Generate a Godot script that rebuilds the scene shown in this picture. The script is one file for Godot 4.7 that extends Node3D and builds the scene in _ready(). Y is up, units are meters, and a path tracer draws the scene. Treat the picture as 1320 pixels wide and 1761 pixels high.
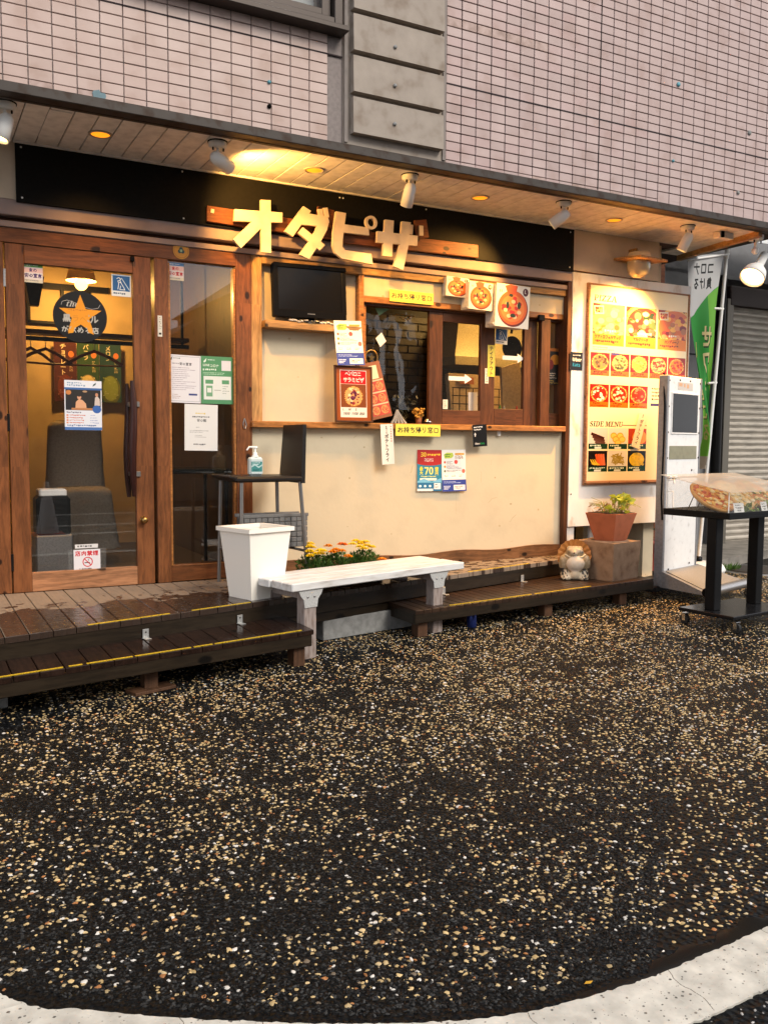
extends Node3D

var M := {}
var used := {}
var rng := RandomNumberGenerator.new()
const GROUND_Y := 0.0
const DECK_Y := 0.306

# ---------------------------------------------------------------- naming
func numbered(called: String, parent: Node = null) -> String:
	var key := called if parent == null or parent == self else "%d/%s" % [parent.get_instance_id(), called]
	if not used.has(key):
		used[key] = 0
		return called
	used[key] += 1
	return "%s_%03d" % [called, used[key]]

func obj(called: String, mesh: Mesh, m: Material, parent: Node = null, at := Vector3.ZERO, bs := Basis.IDENTITY) -> MeshInstance3D:
	var o := MeshInstance3D.new()
	o.mesh = mesh
	if m:
		o.material_override = m
	o.transform = Transform3D(bs, at)
	var p: Node = parent if parent else self
	o.name = numbered(called, p)
	p.add_child(o, true)
	return o

func tag(o: Node, label: String, category := "", group := "", kind := "") -> Node:
	if label: o.set_meta("label", label)
	if category: o.set_meta("category", category)
	if group: o.set_meta("group", group)
	if kind: o.set_meta("kind", kind)
	return o

func thing(called: String, label: String, category: String, at := Vector3.ZERO, turn := 0.0, group := "") -> Node3D:
	var o := Node3D.new()
	o.name = numbered(called)
	add_child(o, true)
	o.position = at
	o.rotation.y = turn
	tag(o, label, category, group)
	return o

func struct(called: String, label: String, mesh: Mesh, m: Material, at := Vector3.ZERO) -> MeshInstance3D:
	var o := obj(called, mesh, m, null, at)
	tag(o, label, "", "", "structure")
	return o

# ---------------------------------------------------------------- meshes
class MB:
	var st := SurfaceTool.new()
	func _init() -> void:
		st.begin(Mesh.PRIMITIVE_TRIANGLES)
		st.set_smooth_group(-1)
		st.set_uv(Vector2.ZERO)
	func smooth(on: bool) -> MB:
		st.set_smooth_group(0 if on else -1)
		return self
	func col(c: Color) -> MB:
		st.set_color(c)
		return self
	func face(p: Array, out: Vector3) -> void:
		var n: Vector3 = (p[1] - p[0]).cross(p[2] - p[0])
		if p.size() > 3:
			n += (p[2] - p[0]).cross(p[3] - p[0])
		var q := p
		if n.dot(out) < 0.0:
			q = p.duplicate()
			q.reverse()
		for i in range(1, q.size() - 1):
			st.add_vertex(q[0])
			st.add_vertex(q[i + 1])
			st.add_vertex(q[i])
	func uvface(p: Array, uv: Array, out: Vector3) -> void:
		var n: Vector3 = (p[1] - p[0]).cross(p[2] - p[0])
		var q := p.duplicate()
		var w := uv.duplicate()
		if n.dot(out) < 0.0:
			q.reverse()
			w.reverse()
		for i in range(1, q.size() - 1):
			for k in [0, i + 1, i]:
				st.set_uv(w[k])
				st.add_vertex(q[k])
	func box(c: Vector3, s: Vector3, bv := 0.0, bs := Basis.IDENTITY) -> MB:
		var h := s * 0.5
		var v := func(sx, sy, sz, a):
			var b := bv
			var p := Vector3(sx * (h.x - (0.0 if a == 0 else b)), sy * (h.y - (0.0 if a == 1 else b)), sz * (h.z - (0.0 if a == 2 else b)))
			return c + bs * p
		for a in 3:
			for sg in [-1.0, 1.0]:
				var pts := []
				for uv in [[-1.0, -1.0], [1.0, -1.0], [1.0, 1.0], [-1.0, 1.0]]:
					var k := [0.0, 0.0, 0.0]
					k[a] = sg
					k[(a + 1) % 3] = uv[0]
					k[(a + 2) % 3] = uv[1]
					pts.append(v.call(k[0], k[1], k[2], a))
				var o := Vector3.ZERO
				o[a] = sg
				face(pts, bs * o)
		if bv > 0.0:
			for a in 3:
				var b := (a + 1) % 3
				var d := (a + 2) % 3
				for sa in [-1.0, 1.0]:
					for sb in [-1.0, 1.0]:
						var k0 := [0.0, 0.0, 0.0]
						k0[a] = sa
						k0[b] = sb
						k0[d] = -1.0
						var k1 := k0.duplicate()
						k1[d] = 1.0
						var o := Vector3.ZERO
						o[a] = sa
						o[b] = sb
						face([v.call(k0[0], k0[1], k0[2], a), v.call(k1[0], k1[1], k1[2], a), v.call(k1[0], k1[1], k1[2], b), v.call(k0[0], k0[1], k0[2], b)], bs * o)
			for sx in [-1.0, 1.0]:
				for sy in [-1.0, 1.0]:
					for sz in [-1.0, 1.0]:
						face([v.call(sx, sy, sz, 0), v.call(sx, sy, sz, 1), v.call(sx, sy, sz, 2)], bs * Vector3(sx, sy, sz))
		return self
	# a prism from four bottom and four top corners (same order)
	func hexa(b: Array, t: Array) -> MB:
		var c := Vector3.ZERO
		for p in b + t:
			c += p / 8.0
		var m := func(q): face(q, (q[0] + q[1] + q[2] + q[3]) * 0.25 - c)
		m.call(b)
		m.call(t)
		for i in 4:
			var j := (i + 1) % 4
			m.call([b[i], b[j], t[j], t[i]])
		return self
	# polygon in local xy, from z = 0 to z = depth
	func ext(poly: PackedVector2Array, depth: float, xf := Transform3D.IDENTITY) -> MB:
		var ccw := poly
		if Geometry2D.is_polygon_clockwise(poly):
			ccw = poly.duplicate()
			ccw.reverse()
		var idx := Geometry2D.triangulate_polygon(ccw)
		for z in [0.0, depth]:
			var o: Vector3 = xf.basis * Vector3(0, 0, (1.0 if z == depth else -1.0) * signf(depth))
			for i in range(0, idx.size(), 3):
				face([xf * Vector3(ccw[idx[i]].x, ccw[idx[i]].y, z), xf * Vector3(ccw[idx[i + 1]].x, ccw[idx[i + 1]].y, z), xf * Vector3(ccw[idx[i + 2]].x, ccw[idx[i + 2]].y, z)], o)
		for i in ccw.size():
			var a := ccw[i]
			var b := ccw[(i + 1) % ccw.size()]
			# the outside of a counter-clockwise outline lies to the right of each edge (y up)
			var n := Vector2(b.y - a.y, a.x - b.x)
			face([xf * Vector3(a.x, a.y, 0), xf * Vector3(b.x, b.y, 0), xf * Vector3(b.x, b.y, depth), xf * Vector3(a.x, a.y, depth)], xf.basis * Vector3(n.x, n.y, 0))
		return self
	# profile of (radius, y) turned about the local y axis
	func lathe(prof: Array, seg: int, xf := Transform3D.IDENTITY, sm := true, cap := true) -> MB:
		smooth(sm)
		for i in prof.size() - 1:
			var a: Vector2 = prof[i]
			var b: Vector2 = prof[i + 1]
			for k in seg:
				var t0 := TAU * k / seg
				var t1 := TAU * (k + 1) / seg
				var d0 := Vector3(cos(t0), 0, sin(t0))
				var d1 := Vector3(cos(t1), 0, sin(t1))
				var dm := (d0 + d1).normalized()
				var out := dm * (b.y - a.y) + Vector3(0, a.x - b.x, 0)
				var q := []
				if a.x > 1e-5 or b.x > 1e-5:
					q = [xf * (d0 * a.x + Vector3(0, a.y, 0)), xf * (d1 * a.x + Vector3(0, a.y, 0)), xf * (d1 * b.x + Vector3(0, b.y, 0)), xf * (d0 * b.x + Vector3(0, b.y, 0))]
					if a.x <= 1e-5:
						q.remove_at(0)
					elif b.x <= 1e-5:
						q.remove_at(3)
					face(q, xf.basis * out)
		smooth(false)
		if cap:
			for e in [0, prof.size() - 1]:
				var p: Vector2 = prof[e]
				if p.x > 1e-5:
					var ring := []
					for k in seg:
						ring.append(xf * Vector3(cos(TAU * k / seg) * p.x, p.y, sin(TAU * k / seg) * p.x))
					var up: float = signf(p.y - (prof[1].y if e == 0 else prof[e - 1].y))
					if up == 0.0:
						up = -1.0 if e == 0 else 1.0
					face(ring, xf.basis * Vector3(0, up, 0))
		return self
	func tube(pts: Array, r, seg := 8, cap := true) -> MB:
		var rings := []
		var dir: Vector3 = (pts[1] - pts[0]).normalized()
		var side := dir.cross(Vector3.UP if absf(dir.y) < 0.9 else Vector3.RIGHT).normalized()
		for i in pts.size():
			var d: Vector3
			if i == 0:
				d = (pts[1] - pts[0]).normalized()
			elif i == pts.size() - 1:
				d = (pts[i] - pts[i - 1]).normalized()
			else:
				d = ((pts[i + 1] - pts[i]).normalized() + (pts[i] - pts[i - 1]).normalized()).normalized()
			side = (side - d * side.dot(d)).normalized()
			var up := d.cross(side)
			var rad: float = r[i] if r is Array else r
			var ring := []
			for k in seg:
				ring.append(pts[i] + (side * cos(TAU * k / seg) + up * sin(TAU * k / seg)) * rad)
			rings.append(ring)
		smooth(true)
		for i in rings.size() - 1:
			for k in seg:
				var j := (k + 1) % seg
				var q := [rings[i][k], rings[i][j], rings[i + 1][j], rings[i + 1][k]]
				face(q, (q[0] + q[1] + q[2] + q[3]) * 0.25 - (pts[i] + pts[i + 1]) * 0.5)
		smooth(false)
		if cap:
			face(rings[0], pts[0] - pts[1])
			face(rings[-1], pts[-1] - pts[-2])
		return self
	func ball(c: Vector3, r: Vector3, rows := 8, seg := 12) -> MB:
		var prof := []
		for i in rows + 1:
			var t := PI * i / rows - PI / 2
			prof.append(Vector2(maxf(cos(t), 0.0) if i > 0 and i < rows else 0.0, sin(t)))
		return lathe(prof, seg, Transform3D(Basis.from_scale(r), c), true, false)
	func done() -> ArrayMesh:
		st.generate_normals()
		return st.commit()

func B(c: Vector3, s: Vector3, bv := 0.0, bs := Basis.IDENTITY) -> ArrayMesh:
	return MB.new().box(c, s, bv, bs).done()

# box from two opposite corners
func BB(a: Vector3, b: Vector3, bv := 0.0) -> ArrayMesh:
	return B((a + b) * 0.5, (b - a).abs(), bv)

# a card of w x h facing +z about its centre: printed front, plain back and edges
func card(w: float, h: float, t: float, front: Material, rest: Material, curl := 0.0, bend := 0.0, flip := false) -> ArrayMesh:
	var n := 10 if curl != 0.0 or bend != 0.0 else 1
	var zf := func(u: float, v: float) -> float:
		return curl * (2.0 * u - 1.0) * (2.0 * u - 1.0) + bend * (1.0 - v) * (1.0 - v)
	var f := MB.new()
	var r := MB.new()
	f.smooth(n > 1)
	r.smooth(n > 1)
	for i in n:
		for j in n:
			var q := []
			var uv := []
			var qb := []
			for k in [[0, 0], [1, 0], [1, 1], [0, 1]]:
				var u := float(i + k[0]) / n
				var v := float(j + k[1]) / n
				var z: float = zf.call(u, v)
				q.append(Vector3((u - 0.5) * w, (v - 0.5) * h, z + t * 0.5))
				qb.append(Vector3((u - 0.5) * w, (v - 0.5) * h, z - t * 0.5))
				uv.append(Vector2(1.0 - u if flip else u, 1.0 - v))
			f.uvface(q, uv, Vector3(0, 0, 1))
			r.face(qb, Vector3(0, 0, -1))
	r.smooth(false)
	for i in n:
		for e in [0.0, 1.0]:
			var u0 := float(i) / n
			var u1 := float(i + 1) / n
			var a := Vector3((u0 - 0.5) * w, (e - 0.5) * h, zf.call(u0, e))
			var b := Vector3((u1 - 0.5) * w, (e - 0.5) * h, zf.call(u1, e))
			var d := Vector3(0, 0, t * 0.5)
			r.face([a - d, b - d, b + d, a + d], Vector3(0, e * 2 - 1, 0))
			a = Vector3((e - 0.5) * w, (u0 - 0.5) * h, zf.call(e, u0))
			b = Vector3((e - 0.5) * w, (u1 - 0.5) * h, zf.call(e, u1))
			r.face([a - d, b - d, b + d, a + d], Vector3(e * 2 - 1, 0, 0))
	f.st.generate_normals()
	r.st.generate_normals()
	var mesh := f.st.commit()
	mesh = r.st.commit(mesh)
	mesh.surface_set_material(0, front)
	mesh.surface_set_material(1, rest)
	return mesh

func rot(x: float, y: float, z: float) -> Basis:
	return Basis.from_euler(Vector3(deg_to_rad(x), deg_to_rad(y), deg_to_rad(z)))

# ---------------------------------------------------------------- materials
func lin(r: float, g: float, b: float, a := 1.0) -> Color:
	var c := Color(r, g, b).linear_to_srgb()
	c.a = a
	return c

func ramp(stops: Array) -> Gradient:
	var g := Gradient.new()
	var o := PackedFloat32Array()
	var c := PackedColorArray()
	for s in stops:
		o.append(s[0])
		c.append(s[1] if s[1] is Color else Color(s[1], s[1], s[1]))
	g.offsets = o
	g.colors = c
	return g

func ntex(seed_: int, freq: float, stops: Array, size := 512, type := FastNoiseLite.TYPE_SIMPLEX_SMOOTH, oct := 4) -> NoiseTexture2D:
	var n := FastNoiseLite.new()
	n.seed = seed_
	n.frequency = freq
	n.noise_type = type
	n.fractal_octaves = oct
	if type == FastNoiseLite.TYPE_CELLULAR:
		n.fractal_type = FastNoiseLite.FRACTAL_NONE
	var t := NoiseTexture2D.new()
	t.width = size
	t.height = size
	t.seamless = true
	t.noise = n
	t.color_ramp = ramp(stops)
	return t

func mat(called: String, c: Color, rough := 0.6, tex: Texture2D = null, scale := Vector3.ONE, o := {}) -> StandardMaterial3D:
	var m := StandardMaterial3D.new()
	m.resource_name = called
	m.albedo_color = c
	m.roughness = rough
	m.metallic_specular = o.get("spec", 0.36)
	if tex:
		m.albedo_texture = tex
	if tex or o.has("bump") or o.has("rough_tex"):
		m.uv1_triplanar = true
		m.uv1_world_triplanar = o.get("world", true)
		m.uv1_triplanar_sharpness = 4.0
		m.uv1_scale = scale
	if o.has("bump"):
		m.heightmap_enabled = true
		m.heightmap_texture = o.bump
		m.heightmap_scale = o.get("bump_scale", 0.2)
	if o.has("rough_tex"):
		m.roughness_texture = o.rough_tex
		m.roughness = 1.0
	if o.has("metal"):
		m.metallic = o.metal
	if o.has("coat"):
		m.clearcoat_enabled = true
		m.clearcoat = o.coat
		m.clearcoat_roughness = o.get("coat_rough", 0.1)
	if o.has("backlight"):
		m.backlight_enabled = true
		m.backlight = o.backlight
	M[called] = m
	return m

func glass(called: String, c: Color, a: float, rough := 0.0) -> StandardMaterial3D:
	var m := StandardMaterial3D.new()
	m.resource_name = called
	m.albedo_color = Color(c.r, c.g, c.b, a)
	m.transparency = BaseMaterial3D.TRANSPARENCY_ALPHA
	m.roughness = rough
	M[called] = m
	return m

func glow(called: String, c: Color, e: float) -> StandardMaterial3D:
	var m := StandardMaterial3D.new()
	m.resource_name = called
	m.albedo_color = c
	m.emission_enabled = true
	m.emission = c
	m.emission_energy_multiplier = e
	M[called] = m
	return m

func print_mat(called: String, tex: Texture2D, rough := 0.45) -> StandardMaterial3D:
	var m := StandardMaterial3D.new()
	m.resource_name = called
	m.albedo_texture = tex
	m.albedo_color = Color(0.93, 0.93, 0.93)
	m.roughness = rough
	M[called] = m
	return m

# ---------------------------------------------------------------- flat print: strokes of the characters on a 100 x 100 field
const G := {
	"ア": "12,18 88,18 70,42 55,52;52,36 48,62 25,90", "イ": "80,10 50,40 12,58;54,38 54,92", "ウ": "50,5 50,22;15,45 15,24 86,24 78,60 40,92",
	"オ": "10,30 90,30;62,8 62,92 48,84;60,32 12,80", "カ": "12,32 84,32 80,84 64,88;46,8 42,40 14,90", "キ": "16,34 82,26;10,60 90,52;42,6 60,94",
	"ク": "40,8 14,48;36,26 82,26 70,62 30,92", "コ": "16,22 84,22 84,82;12,82 88,82", "サ": "8,32 92,32;30,8 30,60;70,8 70,50 58,74 40,92",
	"シ": "20,16 36,26;12,40 28,50;18,88 50,76 88,24", "ス": "18,18 80,18 60,58 12,90;58,56 90,90", "ソ": "18,20 32,46;82,14 70,58 32,90",
	"タ": "40,6 12,50;36,24 84,24 72,60 28,94;34,42 68,68", "チ": "78,10 20,24;6,46 94,46;52,20 52,62 26,94", "テ": "22,14 78,14;6,40 94,40;54,42 48,70 24,92",
	"ト": "36,6 36,94;38,36 80,60", "ナ": "8,34 92,34;52,6 52,50 24,94", "ニ": "20,24 80,24;10,78 90,78", "ノ": "76,10 62,58 20,90",
	"ハ": "36,20 10,84;62,16 90,84", "ヒ": "22,8 22,82 86,82;82,28 24,44", "フ": "12,18 84,18 72,58 30,92", "ヘ": "6,60 36,26 94,78",
	"ホ": "8,30 92,30;50,6 50,94 38,86;28,48 10,80;72,48 90,80", "マ": "8,18 90,18 52,62;32,46 66,84", "ミ": "24,10 78,24;22,38 72,52;16,68 82,90",
	"メ": "78,8 58,56 14,90;26,34 82,82", "ヨ": "18,16 80,16 80,88;20,50 80,50;16,86 80,86", "ョ": "30,40 78,40 78,92;32,64 78,64;28,90 78,90",
	"ャ": "22,54 84,46 68,68;42,32 56,94", "ラ": "22,10 78,10;12,34 84,34 72,66 32,92", "リ": "26,10 26,58;74,8 74,54 44,92", "ル": "30,12 28,52 8,88;58,8 58,84 92,52",
	"レ": "28,8 28,88 88,48", "ロ": "18,18 82,18 82,84 18,84 18,18", "ワ": "14,48 14,16 86,16 78,56 38,92", "ン": "16,16 38,30;14,88 54,76 88,28",
	"ー": "8,50 92,50", "ィ": "76,36 52,58 22,72;54,58 54,94", "｜": "50,8 50,92", "・": "46,50 54,50", "セ": "8,44 90,28 72,58;34,10 34,84 88,84",
	"ォ": "22,52 82,52;62,34 62,94;60,54 26,86", "ッ": "24,48 30,62;46,44 52,58;80,46 72,72 44,92",
	"お": "12,30 60,30;36,8 36,82 18,88 10,74 24,58 60,48 86,60 84,82 62,90;70,20 88,36", "ち": "14,26 84,26;42,8 32,58 60,44 84,56 82,80 40,92",
	"り": "28,10 24,50 34,46;68,8 70,56 42,92", "の": "52,22 40,70 18,76 10,50 34,22 66,18 90,44 84,72 60,88", "か": "8,34 58,32 56,78 40,86;36,8 10,86;70,30 86,62",
	"め": "26,18 36,72;64,8 48,64 22,84 12,62 40,36 76,34 90,58 80,82 60,90", "る": "22,14 74,14 18,66 50,46 84,58 78,84 48,90 44,76 62,74",
	"せ": "6,42 94,36;30,14 30,74 44,86 84,84;72,10 72,58 58,60", "そ": "24,12 76,12 12,52 92,46;60,50 40,66 48,86 74,90", "こ": "22,20 78,20 64,30;18,64 30,82 82,80",
	"け": "18,12 14,50 20,86;38,36 92,34;70,8 72,56 54,92", "し": "30,8 28,74 44,90 82,70", "て": "8,22 90,18 52,46 46,72 74,90", "に": "18,12 14,50 20,86;44,28 86,28;42,64 54,80 88,80",
	"も": "44,8 36,72 52,90 78,84 78,60;16,34 64,34;12,56 60,58", "ま": "14,24 86,24;18,46 82,46;50,6 52,76 34,86 18,78 32,68 84,88", "い": "16,20 20,66 32,78 40,66;72,24 86,58",
	"す": "8,26 92,26;56,6 56,54 42,64 38,48 58,46 56,70 38,94", "っ": "24,52 66,44 80,62 54,86", "と": "30,10 42,44;82,26 24,56 30,82 86,86",
	"持": "6,30 40,30;24,6 24,90 12,82;6,66 40,50;52,20 90,20;70,6 70,38;46,38 96,38;46,60 96,60;78,44 78,92 66,86;56,68 62,78",
	"帰": "10,14 10,50;26,6 26,60 8,92;44,12 86,12 86,40;48,26 86,26;44,40 88,40;40,66 40,52 94,52 94,66;50,62 50,88;50,62 84,62 84,82;67,52 67,96",
	"窓": "50,4 50,14;12,28 12,14 88,14 88,28;38,22 18,42;62,22 62,34 80,36;46,40 28,58 70,56;60,46 76,62;20,72 12,88;36,70 38,92 70,92 72,82;50,68 58,78;80,70 90,84",
	"口": "18,20 82,20 82,84 18,84 18,20", "黒": "22,8 78,8 78,46 22,46 22,8;22,27 78,27;50,8 50,66;16,56 84,56;6,68 94,68;18,78 12,92;38,78 40,90;58,78 62,90;80,76 90,92",
	"飲": "28,4 6,32;28,4 48,26;16,34 42,34 42,60 16,60;16,34 16,90 46,80;16,47 42,47;64,6 54,34;60,22 94,22 86,36;74,30 72,56 48,92;74,56 94,92",
	"店": "50,4 50,14;10,16 92,16;18,16 18,60 6,92;54,26 54,52;54,38 84,38;34,56 84,56 84,90 34,90 34,56",
	"安": "50,4 50,14;10,30 10,16 90,16 90,30;46,26 26,66 82,92;70,44 58,72 16,92;6,50 94,50", "心": "16,44 10,74;34,30 36,84 66,84 70,66;48,18 62,38;76,32 92,62",
	"宣": "50,2 50,12;10,26 10,13 90,13 90,26;22,30 78,30;28,42 72,42 72,76 28,76 28,42;28,59 72,59;6,92 94,92",
	"言": "44,4 56,14;8,22 92,22;22,36 78,36;22,50 78,50;24,64 76,64 76,92 24,92 24,64",
	"食": "50,4 8,38;50,4 92,38;40,28 60,28;28,42 72,42 72,66 28,66;28,54 72,54;28,42 28,92 48,84;76,70 58,78;46,66 90,94",
	"内": "16,24 16,92;16,24 86,24 86,90 74,86;50,6 50,40 28,72;50,40 72,66",
	"禁": "8,18 46,18;28,4 28,48;26,20 8,44;30,20 46,40;54,18 94,18;72,4 72,48;70,20 54,44;74,20 94,42;24,56 76,56;8,70 92,70;50,70 50,94 40,90;28,78 14,92;72,78 88,92",
	"煙": "20,8 20,50 6,90;20,50 36,80;6,28 10,44;36,24 28,42;44,12 96,12;52,24 90,24 90,46 52,46 52,24;64,12 64,46;78,12 78,46;48,66 94,66;70,50 70,90;42,90 98,90",
	"負": "40,4 18,28;34,14 66,14 58,26;26,28 76,28 76,74 26,74 26,28;26,43 76,43;26,58 76,58;36,78 14,94;62,78 88,94",
	"目": "24,10 76,10 76,92 24,92 24,10;24,36 76,36;24,64 76,64", "最": "26,6 74,6 74,36 26,36 26,6;26,21 74,21;6,46 94,46;14,46 14,84 44,80;38,46 38,92;14,58 38,58;14,70 38,70;52,58 86,58 52,92;58,66 92,92",
	"大": "8,36 92,36;50,6 48,44 10,92;50,44 92,92", "億": "20,6 6,40;16,30 16,92;60,4 60,12;36,14 90,14;30,28 96,28;44,36 82,36 82,60 44,60 44,36;44,48 82,48;34,72 30,90;48,68 50,92 76,90;84,70 94,86",
	"円": "16,12 16,92;16,12 84,12 84,90 74,88;50,12 50,52;16,52 84,52", "証": "8,12 44,12;4,26 48,26;8,40 44,40;8,54 44,54;10,66 42,66 42,90 10,90 10,66;54,14 96,14;76,14 76,88;78,48 96,48;60,40 60,88;50,88 98,88",
}
const VOICED := {"ガ": "カ゛", "グ": "ク゛", "ゲ": "ク゛", "ザ": "サ゛", "ジ": "シ゛", "ダ": "タ゛", "デ": "テ゛", "バ": "ハ゛", "ビ": "ヒ゛", "ベ": "ヘ゛", "パ": "ハ゜", "ピ": "ヒ゜", "ペ": "ヘ゜", "ポ": "ホ゜", "が": "か゛"}

class Pic:
	var im: Image
	var w: int
	var h: int
	var glyphs: Dictionary
	var voiced: Dictionary
	var rn := RandomNumberGenerator.new()
	func _init(w_: int, h_: int, c: Color, g := {}, v := {}) -> void:
		w = w_
		h = h_
		glyphs = g
		voiced = v
		rn.seed = w_ * 131 + h_
		im = Image.create_empty(w, h, false, Image.FORMAT_RGBA8)
		im.fill(c)
	func rect(x: float, y: float, ww: float, hh: float, c: Color) -> Pic:
		im.fill_rect(Rect2i(int(round(x)), int(round(y)), maxi(int(round(ww)), 1), maxi(int(round(hh)), 1)), c)
		return self
	func poly(p: Array, c: Color) -> Pic:
		var y0 := 1e9
		var y1 := -1e9
		for q in p:
			y0 = minf(y0, q.y)
			y1 = maxf(y1, q.y)
		for y in range(maxi(int(floor(y0)), 0), mini(int(ceil(y1)), h - 1) + 1):
			var xs := []
			var yy := y + 0.5
			for i in p.size():
				var a: Vector2 = p[i]
				var b: Vector2 = p[(i + 1) % p.size()]
				if (a.y <= yy) != (b.y <= yy):
					xs.append(a.x + (yy - a.y) / (b.y - a.y) * (b.x - a.x))
			xs.sort()
			for i in range(0, xs.size() - 1, 2):
				var xa := maxi(int(round(xs[i])), 0)
				var xb := mini(int(round(xs[i + 1])), w)
				if xb > xa:
					im.fill_rect(Rect2i(xa, y, xb - xa, 1), c)
		return self
	func disc(x: float, y: float, rx: float, ry: float, c: Color) -> Pic:
		for yy in range(maxi(int(y - ry), 0), mini(int(y + ry) + 1, h)):
			var t := 1.0 - pow((yy + 0.5 - y) / ry, 2)
			if t > 0:
				var d := rx * sqrt(t)
				var xa := maxi(int(round(x - d)), 0)
				var xb := mini(int(round(x + d)), w)
				if xb > xa:
					im.fill_rect(Rect2i(xa, yy, xb - xa, 1), c)
		return self
	func ring(x: float, y: float, r: float, t: float, c: Color) -> Pic:
		var p := []
		for i in 29:
			p.append(Vector2(x + r * cos(TAU * i / 28), y + r * sin(TAU * i / 28)))
		return stroke(p, t, c)
	func stroke(p: Array, t: float, c: Color) -> Pic:
		for i in p.size() - 1:
			var a: Vector2 = p[i]
			var b: Vector2 = p[i + 1]
			var d := (b - a).normalized() * t * 0.5
			var n := Vector2(-d.y, d.x)
			poly([a + n - d * 0.6, b + n + d * 0.6, b - n + d * 0.6, a - n - d * 0.6], c)
		return self
	func glyph(ch: String, x: float, y: float, sx: float, sy: float, t: float, c: Color, mirror := false) -> void:
		var s: String = ch
		if voiced.has(ch):
			s = voiced[ch]
		var put := func(q: Vector2) -> Vector2:
			return Vector2(x + (100.0 - q.x if mirror else q.x) * sx * 0.01, y + q.y * sy * 0.01)
		if not glyphs.has(s[0]):
			return
		for part in glyphs[s[0]].split(";"):
			var pts := []
			for xy in part.split(" "):
				var k: PackedStringArray = xy.split(",")
				pts.append(put.call(Vector2(k[0].to_float(), k[1].to_float())))
			stroke(pts, t, c)
		if s.length() > 1:
			if s[1] == "゛":
				stroke([put.call(Vector2(78, 0)), put.call(Vector2(84, 14))], t * 0.8, c)
				stroke([put.call(Vector2(92, -4)), put.call(Vector2(98, 10))], t * 0.8, c)
			else:
				var q: Vector2 = put.call(Vector2(90, 6))
				ring(q.x, q.y, sx * 0.08, t * 0.7, c)
	func text(s: String, x: float, y: float, size: float, t: float, c: Color, adv := 1.08, vert := false, mirror := false) -> Pic:
		for i in s.length():
			glyph(s[i], x + (0.0 if vert else (s.length() - 1 - i if mirror else i) * size * adv), y + (i * size * adv if vert else 0.0), size, size, t, c, mirror)
		return self
	# outline letters of a real font, filled triangle by triangle
	func latin(s: String, x: float, y: float, size: float, c: Color, font := "Droid Sans", weight := 700, slant := 0.0, stretch := 1.0) -> Pic:
		var f := SystemFont.new()
		f.font_names = PackedStringArray([font])
		f.font_weight = weight
		var t := TextMesh.new()
		t.font = f
		t.font_size = 64
		t.depth = 0.0
		t.pixel_size = 1.0 / 64.0
		t.text = s
		t.horizontal_alignment = HORIZONTAL_ALIGNMENT_LEFT
		t.vertical_alignment = VERTICAL_ALIGNMENT_BOTTOM
		var a := t.get_mesh_arrays()
		if a.is_empty():
			return self
		var v: PackedVector3Array = a[Mesh.ARRAY_VERTEX]
		var idx: PackedInt32Array = a[Mesh.ARRAY_INDEX] if a[Mesh.ARRAY_INDEX] != null else PackedInt32Array(range(v.size()))
		for i in range(0, idx.size() - 2, 3):
			var p := []
			for k in 3:
				var q := v[idx[i + k]]
				p.append(Vector2(x + (q.x * stretch + q.y * slant) * size, y + size - q.y * size))
			poly(p, c)
		return self
	# print too small to read: rows of short dashes
	func small(x: float, y: float, ww: float, rows: int, pitch: float, t: float, c: Color, fill := 0.85) -> Pic:
		for r in rows:
			var xx := x
			var end := x + ww * rn.randf_range(fill * 0.6, 1.0)
			while xx < end:
				var l := rn.randf_range(t * 0.5, t * 1.2)
				rect(xx, y + r * pitch + rn.randf_range(-0.1, 0.1) * t, l, t * rn.randf_range(0.5, 1.0), c)
				xx += l + t * rn.randf_range(0.2, 0.5)
		return self
	# a pizza seen from above (or tilted): rim, sauce, cheese and toppings
	func pizza(x: float, y: float, rx: float, ry: float, base: Color, tops: Array, n: int, sd: int) -> Pic:
		rn.seed = sd
		var p := []
		for i in 30:
			var k := rn.randf_range(0.95, 1.03)
			p.append(Vector2(x + cos(TAU * i / 30) * rx * k, y + sin(TAU * i / 30) * ry * k))
		poly(p, Color(0.78, 0.5, 0.22))
		disc(x, y, rx * 0.95, ry * 0.95, Color(0.9, 0.68, 0.36))
		for i in 26:
			var a := rn.randf() * TAU
			disc(x + cos(a) * rx * 0.93, y + sin(a) * ry * 0.93, rx * 0.06, ry * 0.05, Color(0.55, 0.3, 0.12))
		disc(x, y, rx * 0.84, ry * 0.84, base)
		for i in n:
			var a := rn.randf() * TAU
			var d := sqrt(rn.randf()) * 0.76
			var c: Color = tops[rn.randi() % tops.size()]
			var s := rn.randf_range(0.07, 0.19)
			disc(x + cos(a) * d * rx, y + sin(a) * d * ry, s * rx, s * ry * rn.randf_range(0.6, 1.1), c.lightened(rn.randf_range(-0.1, 0.15)) if rn.randf() > 0.3 else c.darkened(0.2))
		return self
	func mottle(amount: float, sd: int, freq := 0.02) -> Pic:
		var n := FastNoiseLite.new()
		n.seed = sd
		n.frequency = freq
		for yy in h:
			for xx in w:
				var c := im.get_pixel(xx, yy)
				var k := 1.0 + n.get_noise_2d(xx, yy) * amount
				im.set_pixel(xx, yy, Color(minf(c.r * k, 1), minf(c.g * k, 1), minf(c.b * k, 1)))
		return self
	func tex() -> ImageTexture:
		return ImageTexture.create_from_image(im)

func pic(w: int, h: int, c: Color) -> Pic:
	return Pic.new(w, h, c, G, VOICED)

# ---------------------------------------------------------------- the scene
var cam: Camera3D

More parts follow.
